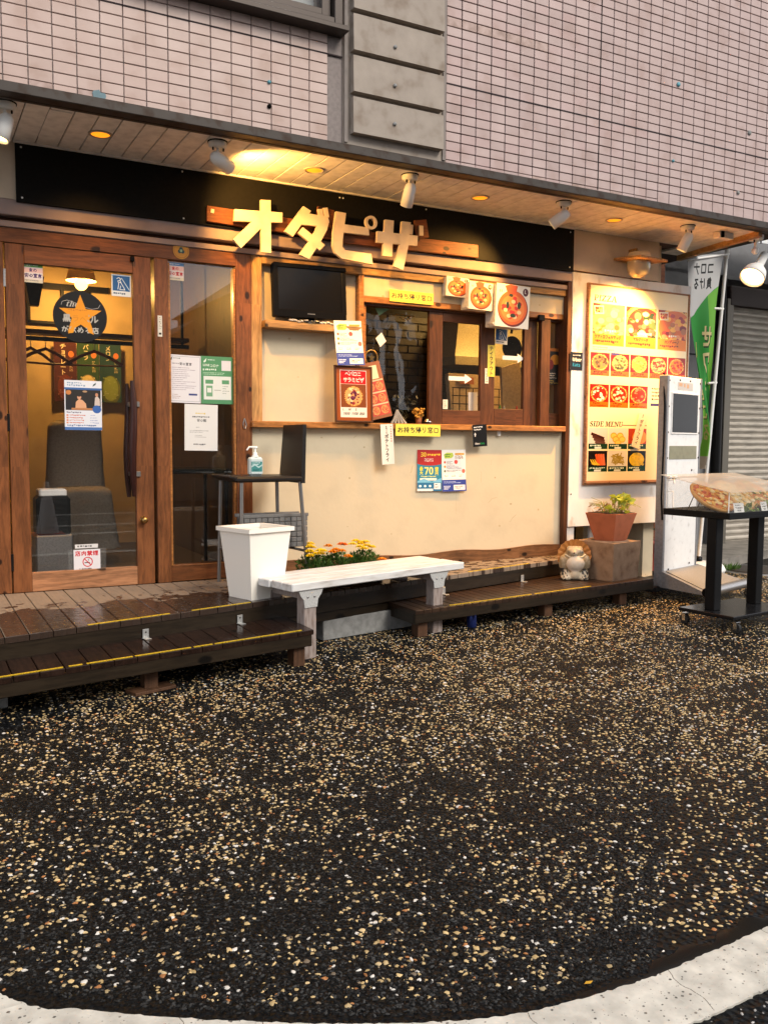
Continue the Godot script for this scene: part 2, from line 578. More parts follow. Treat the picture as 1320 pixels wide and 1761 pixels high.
func _ready() -> void:
	rng.seed = 20240611
	cam = Camera3D.new()
	cam.name = "camera"
	cam.position = Vector3(0, 1.2, 5.5)
	cam.rotation_degrees = Vector3(-4.47, -28.48, 0.32)
	cam.fov = 60.62
	cam.near = 0.05
	cam.far = 200.0
	add_child(cam)

	var sky_mat := ProceduralSkyMaterial.new()
	sky_mat.sky_top_color = Color(0.70, 0.71, 0.74)
	sky_mat.sky_horizon_color = Color(0.94, 0.94, 0.95)
	sky_mat.sky_curve = 0.2
	sky_mat.ground_bottom_color = Color(0.25, 0.25, 0.26)
	sky_mat.ground_horizon_color = Color(0.5, 0.5, 0.5)
	var sky := Sky.new()
	sky.sky_material = sky_mat
	var env := Environment.new()
	env.background_mode = Environment.BG_SKY
	env.sky = sky
	env.background_energy_multiplier = 1.0
	env.tonemap_mode = Environment.TONE_MAPPER_LINEAR
	env.tonemap_exposure = 2.3
	env.sdfgi_enabled = true
	env.ssao_enabled = true
	env.ssil_enabled = true
	var we := WorldEnvironment.new()
	we.name = "environment"
	we.environment = env
	add_child(we)

	var sun := DirectionalLight3D.new()
	sun.name = "overcast_sun"
	sun.light_energy = 0.42
	sun.light_color = Color(1.0, 0.97, 0.93)
	sun.light_angular_distance = 25.0
	sun.rotation_degrees = Vector3(-40, 22, 0)
	sun.shadow_enabled = true
	add_child(sun)

	make_materials()
	build_ground()
	build_upper_wall()
	build_canopy()
	build_facade()
	build_rooms()
	build_neighbour()
	build_opposite()
	build_deck()
	build_shop_sign()
	build_lamps()
	build_window_things()
	build_door_things()
	build_menu_side()
	build_deck_things()
	build_kiosk()
	build_cart()
	build_banner()

func in_view(p: Vector3) -> bool:
	var q := cam.transform.affine_inverse() * p
	return q.z < 0.0 and absf(q.x / -q.z) < 0.452 and absf(q.y / -q.z) < 0.6

func wood_image(sd: int, w: int, h: int, knots: int) -> Image:
	var im := Image.create_empty(w, h, false, Image.FORMAT_RGBA8)
	var r := RandomNumberGenerator.new()
	r.seed = sd
	var kn := []
	for i in knots:
		kn.append(Vector3(r.randf() * w, r.randf() * h, r.randf_range(5.0, 9.0)))
	var n := FastNoiseLite.new()
	n.seed = sd
	n.frequency = 0.012
	var f := FastNoiseLite.new()
	f.seed = sd + 7
	f.frequency = 0.06
	for y in h:
		for x in w:
			var u := float(x)
			var dark := 0.0
			for k in kn:
				var dx: float = x - k.x
				var dy: float = (y - k.y) * 0.55
				if absf(dy) < 60.0 and absf(dx) < 60.0:
					var d := sqrt(dx * dx + dy * dy)
					u += signf(dx) * 9.0 * exp(-d / 16.0)
					if d < k.z * 1.4:
						dark = maxf(dark, clampf((k.z * 1.4 - d) / (k.z * 0.6), 0.0, 1.0))
			var ring := sin((u + n.get_noise_2d(u * 1.2, y * 0.22) * 34.0) * 0.24) * 0.5 + 0.5
			var g := 0.80 + 0.14 * ring + f.get_noise_2d(u * 4.0, y * 0.35) * 0.14 + n.get_noise_2d(x * 0.7 + 500.0, y * 0.35) * 0.16
			g *= 1.0 - 0.62 * dark
			im.set_pixel(x, y, Color(clampf(g, 0, 1), clampf(g * 0.985, 0, 1), clampf(g * 0.96, 0, 1)))
	return im

var wood_v: ImageTexture
var wood_h: ImageTexture
var wood_plain: ImageTexture
var wood_plain_h: ImageTexture
var grain: NoiseTexture2D
var blotch: NoiseTexture2D

func make_materials() -> void:
	var a := wood_image(11, 256, 768, 9)
	wood_v = ImageTexture.create_from_image(a)
	var b: Image = a.duplicate()
	b.rotate_90(CLOCKWISE)
	wood_h = ImageTexture.create_from_image(b)
	a = wood_image(23, 192, 512, 2)
	wood_plain = ImageTexture.create_from_image(a)
	b = a.duplicate()
	b.rotate_90(CLOCKWISE)
	wood_plain_h = ImageTexture.create_from_image(b)
	grain = ntex(3, 0.03, [[0.0, 0.86], [0.5, 0.95], [1.0, 1.0]])
	blotch = ntex(5, 0.008, [[0.0, 0.88], [0.45, 0.96], [1.0, 1.0]])
	var fine := ntex(8, 0.12, [[0.0, 0.3], [1.0, 0.7]], 512)
	var sv := Vector3(2.6, 0.95, 2.6)
	var sh := Vector3(0.95, 2.6, 2.6)
	mat("cedar_upright", lin(0.215, 0.078, 0.027), 0.42, wood_v, sv, {"coat": 0.2, "coat_rough": 0.3})
	mat("cedar_stile", lin(0.215, 0.078, 0.027), 0.42, wood_plain, sv, {"coat": 0.2, "coat_rough": 0.3})
	mat("cedar_rail", lin(0.215, 0.078, 0.027), 0.42, wood_plain_h, sh, {"coat": 0.2, "coat_rough": 0.3})
	mat("cedar_pale", lin(0.42, 0.20, 0.10), 0.5, wood_plain_h, sh)
	mat("pine_upright", lin(0.50, 0.29, 0.115), 0.5, wood_plain, sv)
	mat("pine_rail", lin(0.50, 0.29, 0.115), 0.5, wood_plain_h, sh)
	mat("shelf_wood", lin(0.46, 0.20, 0.06), 0.35, wood_h, sh, {"coat": 0.3})
	mat("dark_wood_upright", lin(0.105, 0.040, 0.016), 0.45, wood_plain, sv)
	mat("dark_wood_rail", lin(0.105, 0.040, 0.016), 0.45, wood_plain_h, sh)
	mat("plank_brown", lin(0.20, 0.062, 0.022), 0.5, wood_h, sh)
	var wm := pic(1024, 1024, Color(1, 1, 1))
	wm.rn.seed = 19
	for i in 46:
		var q := Vector2(wm.rn.randf() * 1024, wm.rn.randf() * 1024)
		var k := wm.rn.randf_range(0.80, 0.93)
		wm.disc(q.x, q.y, wm.rn.randf_range(1, 5), wm.rn.randf_range(1, 4), Color(k, k * 0.97, k * 0.92))
	for i in 26:
		var q := Vector2(wm.rn.randf() * 1024, wm.rn.randf() * 1024)
		var dir := Vector2.from_angle(wm.rn.randf() * TAU)
		var pts := [q]
		for k in wm.rn.randi_range(2, 7):
			dir = dir.rotated(wm.rn.randf_range(-0.5, 0.5))
			q += dir * 6.0
			pts.append(q)
		var kk := wm.rn.randf_range(0.82, 0.95)
		wm.stroke(pts, wm.rn.randf_range(0.8, 2.2), Color(kk, kk * 0.97, kk * 0.93))
	for i in 10:
		var x := wm.rn.randf() * 1024
		var y := wm.rn.randf() * 700
		wm.rect(x, y, wm.rn.randf_range(1, 3), wm.rn.randf_range(40, 190), Color(0.93, 0.91, 0.87))
	wm.mottle(0.05, 6, 0.008)
	mat("cream_wall", lin(0.57, 0.485, 0.34), 0.75, wm.tex(), Vector3(0.42, 0.42, 0.42), {"bump": fine, "bump_scale": 0.1})
	mat("cream_upper", lin(0.66, 0.55, 0.42), 0.75, blotch, Vector3(0.8, 0.8, 0.8))
	mat("soffit_paint", lin(0.86, 0.82, 0.79), 0.6, grain, Vector3(0.7, 0.7, 0.7))
	mat("lintel_paint", lin(0.36, 0.27, 0.245), 0.6, blotch, Vector3(0.8, 0.8, 0.8))
	mat("dark_gap", lin(0.006, 0.0055, 0.005), 0.9, null, Vector3.ONE, {"spec": 0.1})
	mat("fascia_steel", lin(0.058, 0.049, 0.043), 0.5, ntex(31, 0.012, [[0.0, Color(0.75, 0.6, 0.5)], [0.4, 0.95], [1.0, 1.0]]), Vector3(1.3, 1.3, 1.3), {"metal": 0.3})
	mat("white_panel", lin(0.80, 0.77, 0.73), 0.5, ntex(41, 0.01, [[0.0, Color(0.80, 0.74, 0.68)], [0.3, 0.95], [1.0, 1.0]]), Vector3(0.9, 0.5, 0.9))
	mat("white_paint", lin(0.80, 0.79, 0.77), 0.45, grain, Vector3(1.5, 1.5, 1.5))
	mat("white_plastic", lin(0.80, 0.79, 0.76), 0.35)
	mat("cream_plastic", lin(0.88, 0.84, 0.76), 0.35)
	mat("paper", lin(0.75, 0.73, 0.70), 0.7)
	mat("yellow_paper", lin(0.80, 0.68, 0.16), 0.6)
	mat("black_metal", lin(0.010, 0.010, 0.0105), 0.35, grain, Vector3(3, 3, 3), {"spec": 0.22})
	mat("black_plastic", lin(0.005, 0.005, 0.0055), 0.25, null, Vector3.ONE, {"spec": 0.2})
	mat("rubber", lin(0.018, 0.018, 0.018), 0.7)
	mat("chrome", lin(0.6, 0.6, 0.6), 0.22, null, Vector3.ONE, {"metal": 1.0})
	mat("steel", lin(0.42, 0.41, 0.40), 0.35, grain, Vector3(4, 4, 4), {"metal": 0.9})
	mat("grey_tube", lin(0.23, 0.22, 0.21), 0.3, null, Vector3.ONE, {"metal": 0.7})
	mat("concrete", lin(0.30, 0.30, 0.29), 0.85, ntex(51, 0.02, [[0.0, 0.8], [0.5, 0.92], [1.0, 1.0]]), Vector3(1.6, 1.6, 1.6), {"bump": fine, "bump_scale": 0.25})
	mat("brass", lin(0.35, 0.22, 0.08), 0.3, null, Vector3.ONE, {"metal": 1.0})
	mat("letter_paint", lin(0.74, 0.60, 0.44), 0.5, blotch, Vector3(2, 2, 2))
	mat("sign_black", lin(0.011, 0.0105, 0.0095), 0.5, grain, Vector3(2, 2, 2), {"spec": 0.16})
	glass("window_glass", Color(0.9, 0.95, 0.93), 0.003)
	glass("clear_acrylic", Color(0.95, 0.97, 0.96), 0.02)

func W(called: String) -> Material:
	return M[called]

# ---------------------------------------------------------------- ground
func build_ground() -> void:
	var cells := ntex(61, 0.035, [[0.0, 0.25], [0.35, 0.6], [1.0, 1.0]], 1024, FastNoiseLite.TYPE_CELLULAR)
	var rough := ntex(62, 0.006, [[0.0, 0.16], [0.42, 0.3], [0.6, 0.48], [1.0, 0.62]], 512)
	var tone := ntex(63, 0.045, [[0.0, 0.5], [0.5, 0.8], [0.78, 0.95], [1.0, 1.0]], 1024, FastNoiseLite.TYPE_SIMPLEX, 3)
	var g := mat("wet_asphalt", lin(0.0085, 0.0090, 0.0096), 0.5, tone, Vector3(1.5, 1.5, 1.5), {"bump": cells, "bump_scale": 0.9, "spec": 0.17})
	g.roughness = 0.36
	struct("ground", "dark wet asphalt forecourt with exposed tan and white stone chips", BB(Vector3(-40, -0.3, -30), Vector3(50, 0, 60)), g)
	# pebble: a flattened, dented ball
	var shapes := []
	for v in 6:
		var m := MB.new()
		var r := RandomNumberGenerator.new()
		r.seed = 400 + v
		var prof := []
		var seg: int = [6, 5, 7, 5, 6, 8][v]
		var thin: float = [0.72, 0.55, 0.8, 0.62, 0.45, 0.75][v]
		var ringp := []
		for lv in [[1.0, 0.0], [0.82, 0.42], [0.4, 0.62]]:
			var ring := []
			for k in seg:
				var kk: float = lv[0] * r.randf_range(0.62, 1.18)
				ring.append(Vector3(cos(TAU * k / seg) * kk, lv[1] + r.randf_range(-0.06, 0.06), sin(TAU * k / seg) * kk * thin))
			ringp.append(ring)
		m.smooth(v == 5)
		for i in 2:
			for k in seg:
				var j := (k + 1) % seg
				m.face([ringp[i][k], ringp[i][j], ringp[i + 1][j], ringp[i + 1][k]], ringp[i][k] + Vector3(0, 0.3, 0))
		m.face(ringp[2], Vector3.UP)
		shapes.append(m.done())
	var dens := FastNoiseLite.new()
	dens.seed = 71
	dens.frequency = 1.1
	var dens2 := FastNoiseLite.new()
	dens2.seed = 72
	dens2.frequency = 5.0
	var r2 := RandomNumberGenerator.new()
	r2.seed = 909
	var sets := [[], [], [], [], [], []]
	var cols := [[], [], [], [], [], []]
	var tries := 0
	var count := 0
	while count < 54000 and tries < 600000:
		tries += 1
		var x := r2.randf_range(-0.6, 10.0)
		var z := r2.randf_range(-1.2, 4.1)
		if z < deck_line(x) - 0.1 or (z > 3.5 and line_dist(x, z) < 0.06):
			continue
		if (x > 6.3 and z < -0.3) or x > 1.1 + (5.3 - z) * 1.75:
			continue
		var k := 0.66 + dens.get_noise_2d(x, z) * 0.72 + dens2.get_noise_2d(x, z) * 0.75
		if z > 2.0:
			k *= clampf(1.0 - (z - 2.0) * 0.12 + (x - 1.0) * 0.08, 0.55, 1.1)
		if r2.randf() > k:
			continue
		var s := lerpf(0.0046, 0.0118, pow(r2.randf(), 1.25))
		var b := Basis.from_euler(Vector3(r2.randf_range(-0.25, 0.25), r2.randf() * TAU, r2.randf_range(-0.25, 0.25))).scaled(Vector3(s, s * r2.randf_range(0.7, 1.0), s))
		var c: Color
		var t := r2.randf()
		if t < 0.07:
			c = Color(0.20, 0.15, 0.10) * r2.randf_range(0.5, 1.3)
		elif t < 0.80:
			c = Color(0.58, 0.41, 0.185).lerp(Color(0.56, 0.44, 0.26), r2.randf() * r2.randf()) * r2.randf_range(0.5, 1.1)
		elif t < 0.93:
			c = Color(0.62, 0.58, 0.52) * r2.randf_range(0.7, 1.1)
		else:
			c = Color(0.40, 0.17, 0.06) * r2.randf_range(0.6, 1.1)
		c.a = 1.0
		var which := r2.randi() % 6
		sets[which].append(Transform3D(b, Vector3(x, -s * 0.30, z)))
		cols[which].append(c)
		count += 1
	var chip := mat("stone_chip", Color.WHITE, 0.4)
	chip.vertex_color_use_as_albedo = true
	for v in 6:
		scatter("stone_chips", ["tan and white stone chips set in the wet black asphalt", "blunt tan chips between the other stones of the asphalt", "broad tan chips spread over the forecourt asphalt", "small pale chips strewn across the dark forecourt", "narrow tan chips strewn across the dark forecourt", "rounded tan chips strewn across the dark forecourt"][v], shapes[v], chip, sets[v], cols[v])
	# black pebbles of the asphalt itself, near the viewer
	var dark := []
	var dc := []
	for i in 110000:
		var z := 4.2 - pow(r2.randf(), 1.2) * 3.6
		var x := r2.randf_range(-0.3, 0.9 + (4.6 - z) * 1.15)
		if line_dist(x, z) < 0.03 and z > 3.0:
			continue
		var s := r2.randf_range(0.0032, 0.0078)
		dark.append(Transform3D(Basis.from_euler(Vector3(r2.randf_range(-0.4, 0.4), r2.randf() * TAU, r2.randf_range(-0.4, 0.4))).scaled(Vector3(s, s * 0.8, s)), Vector3(x, -0.0012, z)))
		var kk := lerpf(0.004, 0.050, pow(r2.randf(), 2.4))
		dc.append(Color(kk, kk, kk * 0.98))
	var bl := mat("black_pebble", Color.WHITE, 0.4, null, Vector3.ONE, {"spec": 0.2})
	bl.vertex_color_use_as_albedo = true
	scatter("asphalt_gravel", "black wet gravel grain of the asphalt in the foreground", shapes[1], bl, dark, dc)
	# grey chips of the road beyond the white line
	var rs := []
	var rc := []
	for i in 5000:
		var x := r2.randf_range(1.0, 3.4)
		var z := r2.randf_range(4.1, 5.2)
		if line_dist(x, z) < 0.165:
			continue
		var s := r2.randf_range(0.003, 0.007)
		rs.append(Transform3D(Basis.from_euler(Vector3(0, r2.randf() * TAU, 0)).scaled(Vector3(s, s * 0.6, s)), Vector3(x, -0.001, z)))
		var kk := r2.randf_range(0.12, 0.5)
		rc.append(Color(kk, kk * 0.96, kk * 0.9))
	scatter("road_chips", "pale grey stone chips in the road beyond the white line", shapes[3], chip, rs, rc)
	build_white_line()
	# puddle in the gutter by the line
	var pm := StandardMaterial3D.new()
	pm.albedo_color = lin(0.012, 0.011, 0.010)
	pm.roughness = 0.04
	pm.resource_name = "water_film"
	var pud := PackedVector2Array()
	for i in 40:
		var t := float(i) / 39.0
		var x := 1.22 + t * 0.95
		pud.append(Vector2(x, line_z(x) + 0.012))
	for i in 40:
		var t := 1.0 - float(i) / 39.0
		var x := 1.22 + t * 0.95
		var wob := 0.02 + 0.022 * sin(t * PI) + 0.012 * sin(t * 23.0) + 0.012 * sin(t * 51.0)
		pud.append(Vector2(x, line_z(x) - wob * sqrt(maxf(sin(t * PI), 0.0))))
	struct("water", "shallow dark puddle in the gutter along the white line", MB.new().ext(pud, 0.0025, Transform3D(Basis(Vector3(1, 0, 0), Vector3(0, 0, 1), Vector3(0, 1, 0)), Vector3(0, 0.0005, 0))).done(), pm)
	# small yellow leaf fallen by the line
	var lf := MB.new()
	lf.face([Vector3(-0.012, 0.006, 0), Vector3(0.0, 0.008, 0.008), Vector3(0.013, 0.007, 0.001), Vector3(0.001, 0.004, -0.008)], Vector3.UP)
	var leaf := mat("fallen_leaf", lin(0.62, 0.34, 0.03), 0.5)
	tag(obj("fallen_leaf", lf.done(), leaf, null, Vector3(1.29, 0.003, 4.085)), "small yellow leaf lying against the white line", "leaf")
	# manhole cover
	var mh := thing("manhole_cover", "round iron manhole cover in the asphalt near the shutter", "manhole cover", Vector3(7.15, 0.0, -0.15))
	obj("cover", MB.new().lathe([Vector2(0.30, 0.0), Vector2(0.30, 0.012), Vector2(0.27, 0.014), Vector2(0.0, 0.014)], 28).done(), W("fascia_steel"), mh)
	obj("rim", MB.new().lathe([Vector2(0.36, 0.0), Vector2(0.36, 0.008), Vector2(0.32, 0.010), Vector2(0.32, 0.0)], 28).done(), W("steel"), mh)

func deck_line(x: float) -> float:
	return 1.292 - 0.2475 * x

func scatter(called: String, label: String, mesh: Mesh, m: Material, xf: Array, c: Array) -> void:
	var mm := MultiMesh.new()
	mm.transform_format = MultiMesh.TRANSFORM_3D
	mm.use_colors = true
	mm.mesh = mesh
	mm.instance_count = xf.size()
	for i in xf.size():
		mm.set_instance_transform(i, xf[i])
		mm.set_instance_color(i, c[i])
	var o := MultiMeshInstance3D.new()
	o.multimesh = mm
	o.material_override = m
	o.name = numbered(called)
	add_child(o, true)
	tag(o, label, "", "", "stuff")

var line_pts := [Vector2(-1.6, -0.3), Vector2(-0.9, 1.4), Vector2(-0.3, 2.75), Vector2(0.13, 3.5), Vector2(0.3, 3.66), Vector2(0.58, 3.85), Vector2(0.85, 4.0), Vector2(1.1, 4.095), Vector2(1.4, 4.13), Vector2(1.6, 4.125), Vector2(1.85, 4.113), Vector2(2.6, 4.05), Vector2(4.0, 3.9), Vector2(7.0, 3.5)]
func line_z(x: float) -> float:
	for i in line_pts.size() - 1:
		if x <= line_pts[i + 1].x:
			return lerpf(line_pts[i].y, line_pts[i + 1].y, (x - line_pts[i].x) / (line_pts[i + 1].x - line_pts[i].x))
	return line_pts[-1].y
# signed distance past the inner edge of the white line (0 inside .. width), negative side counted as positive distance
func line_dist(x: float, z: float) -> float:
	var best := 1e9
	var sg := 1.0
	for i in line_pts.size() - 1:
		var a: Vector2 = line_pts[i]
		var b: Vector2 = line_pts[i + 1]
		var p := Geometry2D.get_closest_point_to_segment(Vector2(x, z), a, b)
		var d := p.distance_to(Vector2(x, z))
		if d < best:
			best = d
			sg = 1.0 if (b - a).cross(Vector2(x, z) - a) > 0 else -1.0
	return best if sg > 0 else (best + 0.0)

func build_white_line() -> void:
	var c := Curve2D.new()
	for i in line_pts.size():
		var t := Vector2.ZERO
		if i > 0 and i < line_pts.size() - 1:
			t = (line_pts[i + 1] - line_pts[i - 1]) / 6.0
		c.add_point(line_pts[i], -t, t)
	c.bake_interval = 0.012
	var p := c.get_baked_points()
	var n := FastNoiseLite.new()
	n.seed = 81
	n.frequency = 14.0
	var m := MB.new()
	var tx := pic(700, 700, Color(0.80, 0.79, 0.76))
	tx.rn.seed = 5
	for i in 1500:
		var s := 0.5 + 2.6 * pow(tx.rn.randf(), 3.0)
		var k := tx.rn.randf_range(0.25, 0.55)
		tx.disc(tx.rn.randf() * 700, tx.rn.randf() * 700, s * 1.2, s, Color(k, k * 0.97, k * 0.93))
	tx.mottle(0.16, 4, 0.012)
	for i in 7:
		var q := Vector2(tx.rn.randf() * 700, tx.rn.randf() * 700)
		var pts := [q]
		var dir := Vector2.from_angle(tx.rn.randf() * TAU)
		for k in 16:
			dir = dir.rotated(tx.rn.randf_range(-0.5, 0.5))
			q += dir * 12.0
			pts.append(q)
		tx.stroke(pts, 1.6, Color(0.34, 0.32, 0.29))
	var lm := mat("line_paint", lin(0.80, 0.79, 0.76), 0.5, tx.tex(), Vector3(1.4, 1.4, 1.4), {"bump": ntex(82, 0.08, [[0.0, 0.2], [1.0, 0.8]]), "bump_scale": 0.15})
	for i in p.size() - 1:
		var q := []
		for k in [i, i + 1]:
			var d := (p[mini(k + 1, p.size() - 1)] - p[maxi(k - 1, 0)]).normalized()
			var out := Vector2(-d.y, d.x)
			var a := p[k] + out * n.get_noise_2d(p[k].x * 3.0, p[k].y * 3.0) * 0.006
			var b := p[k] + out * (0.157 + n.get_noise_2d(p[k].x * 3.0 + 50.0, p[k].y * 3.0) * 0.006)
			q.append([Vector3(a.x, 0.005, a.y), Vector3(b.x, 0.005, b.y)])
		m.face([q[0][0], q[0][1], q[1][1], q[1][0]], Vector3.UP)
		m.face([q[0][0], q[1][0], q[1][0] - Vector3(0, 0.006, 0), q[0][0] - Vector3(0, 0.006, 0)], Vector3(0, 0, -1))
		m.face([q[0][1], q[1][1], q[1][1] - Vector3(0, 0.006, 0), q[0][1] - Vector3(0, 0.006, 0)], Vector3(0, 0, 1))
	struct("road_marking", "worn white line curving between forecourt and road", m.done(), lm)
	# the street's far lines, seen mirrored in the door glass
	for z in [6.2, 7.4, 9.4]:
		struct("road_marking", "white line across the street at %.0f m from the shop" % z, BB(Vector3(-12, 0.0, z), Vector3(16, 0.005, z + 0.15)), lm)

# ---------------------------------------------------------------- upper storey with its tiles
const TZ := 0.76
func build_upper_wall() -> void:
	var joint_l := mat("joint_grey", lin(0.27, 0.23, 0.215), 0.8, grain, Vector3(2, 2, 2))
	var joint_r := mat("joint_dark", lin(0.030, 0.019, 0.020), 0.8, grain, Vector3(2, 2, 2))
	var stain := ntex(91, 0.010, [[0.0, Color(0.90, 0.87, 0.85)], [0.35, Color(0.96, 0.95, 0.945)], [1.0, 1.0]])
	var tones := []
	for k in [[0.49, 0.380, 0.358], [0.525, 0.408, 0.385], [0.465, 0.362, 0.342], [0.50, 0.376, 0.358]]:
		tones.append(mat("tile_pink_%d" % tones.size(), lin(k[0], k[1], k[2]), 0.3, stain, Vector3(0.8, 0.8, 0.8)))
	for k in [[0.53, 0.405, 0.36], [0.555, 0.43, 0.385], [0.515, 0.395, 0.35], [0.54, 0.41, 0.365]]:
		tones.append(mat("tile_cream_%d" % tones.size(), lin(k[0], k[1], k[2]), 0.3, stain, Vector3(0.8, 0.8, 0.8)))
	var dirty := ntex(93, 0.02, [[0.0, Color(0.74, 0.70, 0.67)], [0.5, Color(0.88, 0.85, 0.83)], [1.0, Color(0.97, 0.96, 0.95)]])
	var grimy := mat("tile_grimy", lin(0.54, 0.42, 0.39), 0.45, dirty, Vector3(1.2, 1.2, 1.2))
	# left of the pilaster, with the window opening
	var left := thing("tiled_wall", "pink tiled upper wall left of the pilaster, under the brown window", "wall")
	var lb := MB.new()
	var zb := TZ - 0.008
	lb.box(Vector3(-1.0, 3.27, zb - 2.0), Vector3(6.58, 0.68, 4.0))
	lb.box(Vector3(-1.65, 5.3, zb - 2.0), Vector3(5.28, 3.38, 4.0))
	lb.box(Vector3(1.60, 5.85, zb - 2.0), Vector3(1.22, 2.28, 4.0))
	lb.box(Vector3(2.25, 5.3, zb - 2.0), Vector3(0.08, 3.38, 4.0))
	obj("backing", lb.done(), joint_l, left)
	var right := thing("tiled_wall", "pink tiled upper wall right of the pilaster with dark joints", "wall")
	obj("backing", BB(Vector3(2.975, 2.93, zb - 4.0), Vector3(6.42, 7.0, zb)), joint_r, right)
	var shape_l := B(Vector3(0, 0, 0), Vector3(0.1105, 0.0526, 0.010), 0.002)
	var shape_r := B(Vector3(0, 0, 0), Vector3(0.1066, 0.0518, 0.010), 0.002)
	var half := B(Vector3(0, 0, 0), Vector3(0.1105, 0.030, 0.010), 0.0025)
	var r := RandomNumberGenerator.new()
	r.seed = 77
	var spare := [[], []]
	# left columns x0 + k * pitch, rows from the fascia up
	for side in 2:
		var all := []
		var x0 := 0.46 + 0.0575 - 0.115 * 24 if side == 0 else 2.99 + 0.0565
		var px := 0.1151 if side == 0 else 0.1125
		var y0 := 2.971 if side == 0 else 2.961
		var py := 0.0568 if side == 0 else 0.05725
		for i in (40 if side == 0 else 30):
			var x := x0 + i * px
			if (side == 0 and x > 2.24) or x > 6.38:
				continue
			for j in range(-1, 68):
				var y := y0 + (j + 0.5) * py
				if side == 0 and x > 1.0 and x < 2.25 and y > 3.53:
					continue
				if y > 6.9:
					continue
				all.append([Vector3(x, y if j >= 0 else y0 - 0.016, TZ - 0.005 + r.randf_range(-0.0008, 0.0008)), j])
		var eye := cam.position
		all.sort_custom(func(a, b): return a[0].distance_squared_to(eye) < b[0].distance_squared_to(eye))
		var n := 0
		for t in all:
			var p: Vector3 = t[0]
			var bs := Basis.from_euler(Vector3(r.randf_range(-0.006, 0.006), r.randf_range(-0.006, 0.006), r.randf_range(-0.003, 0.003)))
			if n < 300 and in_view(p):
				n += 1
				var m: Material = tones[r.randi() % 4 + (4 if side == 0 else 0)]
				if side == 1 and t[1] == 14 and r.randf() < 0.6:
					m = grimy
				if t[1] < 0 and r.randf() < 0.3:
					m = grimy
				obj("tile", half if t[1] < 0 else (shape_l if side == 0 else shape_r), m, left if side == 0 else right, p, bs)
			else:
				spare[side].append(Transform3D(bs, p))
		var mm := MultiMesh.new()
		mm.transform_format = MultiMesh.TRANSFORM_3D
		mm.mesh = shape_l if side == 0 else shape_r
		mm.instance_count = spare[side].size()
		for i in spare[side].size():
			mm.set_instance_transform(i, spare[side][i])
		var o := MultiMeshInstance3D.new()
		o.multimesh = mm
		o.material_override = tones[4 - side * 4]
		o.name = "tiles_beyond"
		(left if side == 0 else right).add_child(o, true)
		o.set_meta("kind", "stuff")
	obj("expansion_joint", MB.new().box(Vector3(4.69, 2.961 + 0.05725 * 8, TZ - 0.001), Vector3(3.4, 0.009, 0.006)).box(Vector3(2.99 + 0.1125 * 11, 4.9, TZ - 0.0012), Vector3(0.008, 3.9, 0.006)).done(), joint_r, right)
	obj("expansion_joint", MB.new().box(Vector3(1.0, 2.971 + 0.0568 * 8, TZ - 0.001), Vector3(2.56, 0.008, 0.006)).done(), joint_r, left)
	# old anchors and plugs
	var teal := mat("anchor_teal", lin(0.10, 0.30, 0.36), 0.4)
	for a in [[1.83, 3.198, left, teal, 0.010], [1.83, 3.068, left, W("dark_gap"), 0.012], [4.96, 3.79, right, teal, 0.016], [4.93, 3.25, right, teal, 0.010], [5.72, 3.58, right, W("concrete"), 0.018], [5.62, 3.12, right, W("concrete"), 0.014]]:
		obj("anchor", MB.new().lathe([Vector2(a[4], 0), Vector2(a[4], 0.008), Vector2(a[4] * 0.5, 0.012), Vector2(0, 0.012)], 10, Transform3D(rot(90, 0, 0), Vector3(a[0], a[1], TZ))).done(), a[3], a[2])
	# blue-grey scrap of paint where a bracket was torn off
	var scrap := PackedVector2Array()
	for i in 14:
		var q := r.randf_range(0.5, 1.0)
		scrap.append(Vector2(cos(TAU * i / 14) * 0.045 * q, sin(TAU * i / 14) * 0.03 * q))
	obj("paint_scrap", MB.new().ext(scrap, 0.003, Transform3D(Basis.IDENTITY, Vector3(0.905, 2.957, TZ + 0.0012))).done(), mat("scrap_blue", lin(0.16, 0.24, 0.27), 0.7, blotch, Vector3(4, 4, 4)), left)
	# window
	var wf := mat("window_brown", lin(0.055, 0.044, 0.038), 0.4, null, Vector3.ONE, {"metal": 0.4})
	obj("window_frame", MB.new().box(Vector3(2.235, 4.2, TZ + 0.0), Vector3(0.05, 1.28, 0.10), 0.004).box(Vector3(1.6, 3.585, TZ), Vector3(1.22, 0.055, 0.10), 0.004).box(Vector3(1.015, 4.2, TZ), Vector3(0.05, 1.28, 0.10), 0.004).done(), wf, left)
	obj("sash_frame", MB.new().box(Vector3(2.175, 4.2, TZ - 0.01), Vector3(0.055, 1.20, 0.04), 0.003).box(Vector3(1.6, 3.64, TZ - 0.01), Vector3(1.10, 0.05, 0.04), 0.003).done(), wf, left)
	obj("window_sill", MB.new().box(Vector3(1.62, 3.545, TZ + 0.045), Vector3(1.32, 0.03, 0.11), 0.004).done(), wf, left)
	obj("pane", BB(Vector3(1.04, 3.66, TZ - 0.03), Vector3(2.15, 4.8, TZ - 0.026)), W("window_glass"), left)
	var blind := mat("blind_slat", lin(0.55, 0.58, 0.57), 0.5)
	for i in 18:
		obj("blind_slat", B(Vector3(1.6, 3.69 + i * 0.03, TZ - 0.09), Vector3(1.08, 0.026, 0.003), 0.0, rot(24, 0, 0)), blind, left)
	# pilaster of stacked render panels
	var pil := thing("pilaster", "grey rendered pilaster of stacked panels between the tiled walls", "pilaster")
	var rend := mat("render_grey", lin(0.37, 0.315, 0.265), 0.85, ntex(95, 0.012, [[0.0, Color(0.80, 0.77, 0.74)], [0.45, 0.94], [1.0, 1.0]]), Vector3(0.9, 0.9, 0.9), {"bump": grain, "bump_scale": 0.3})
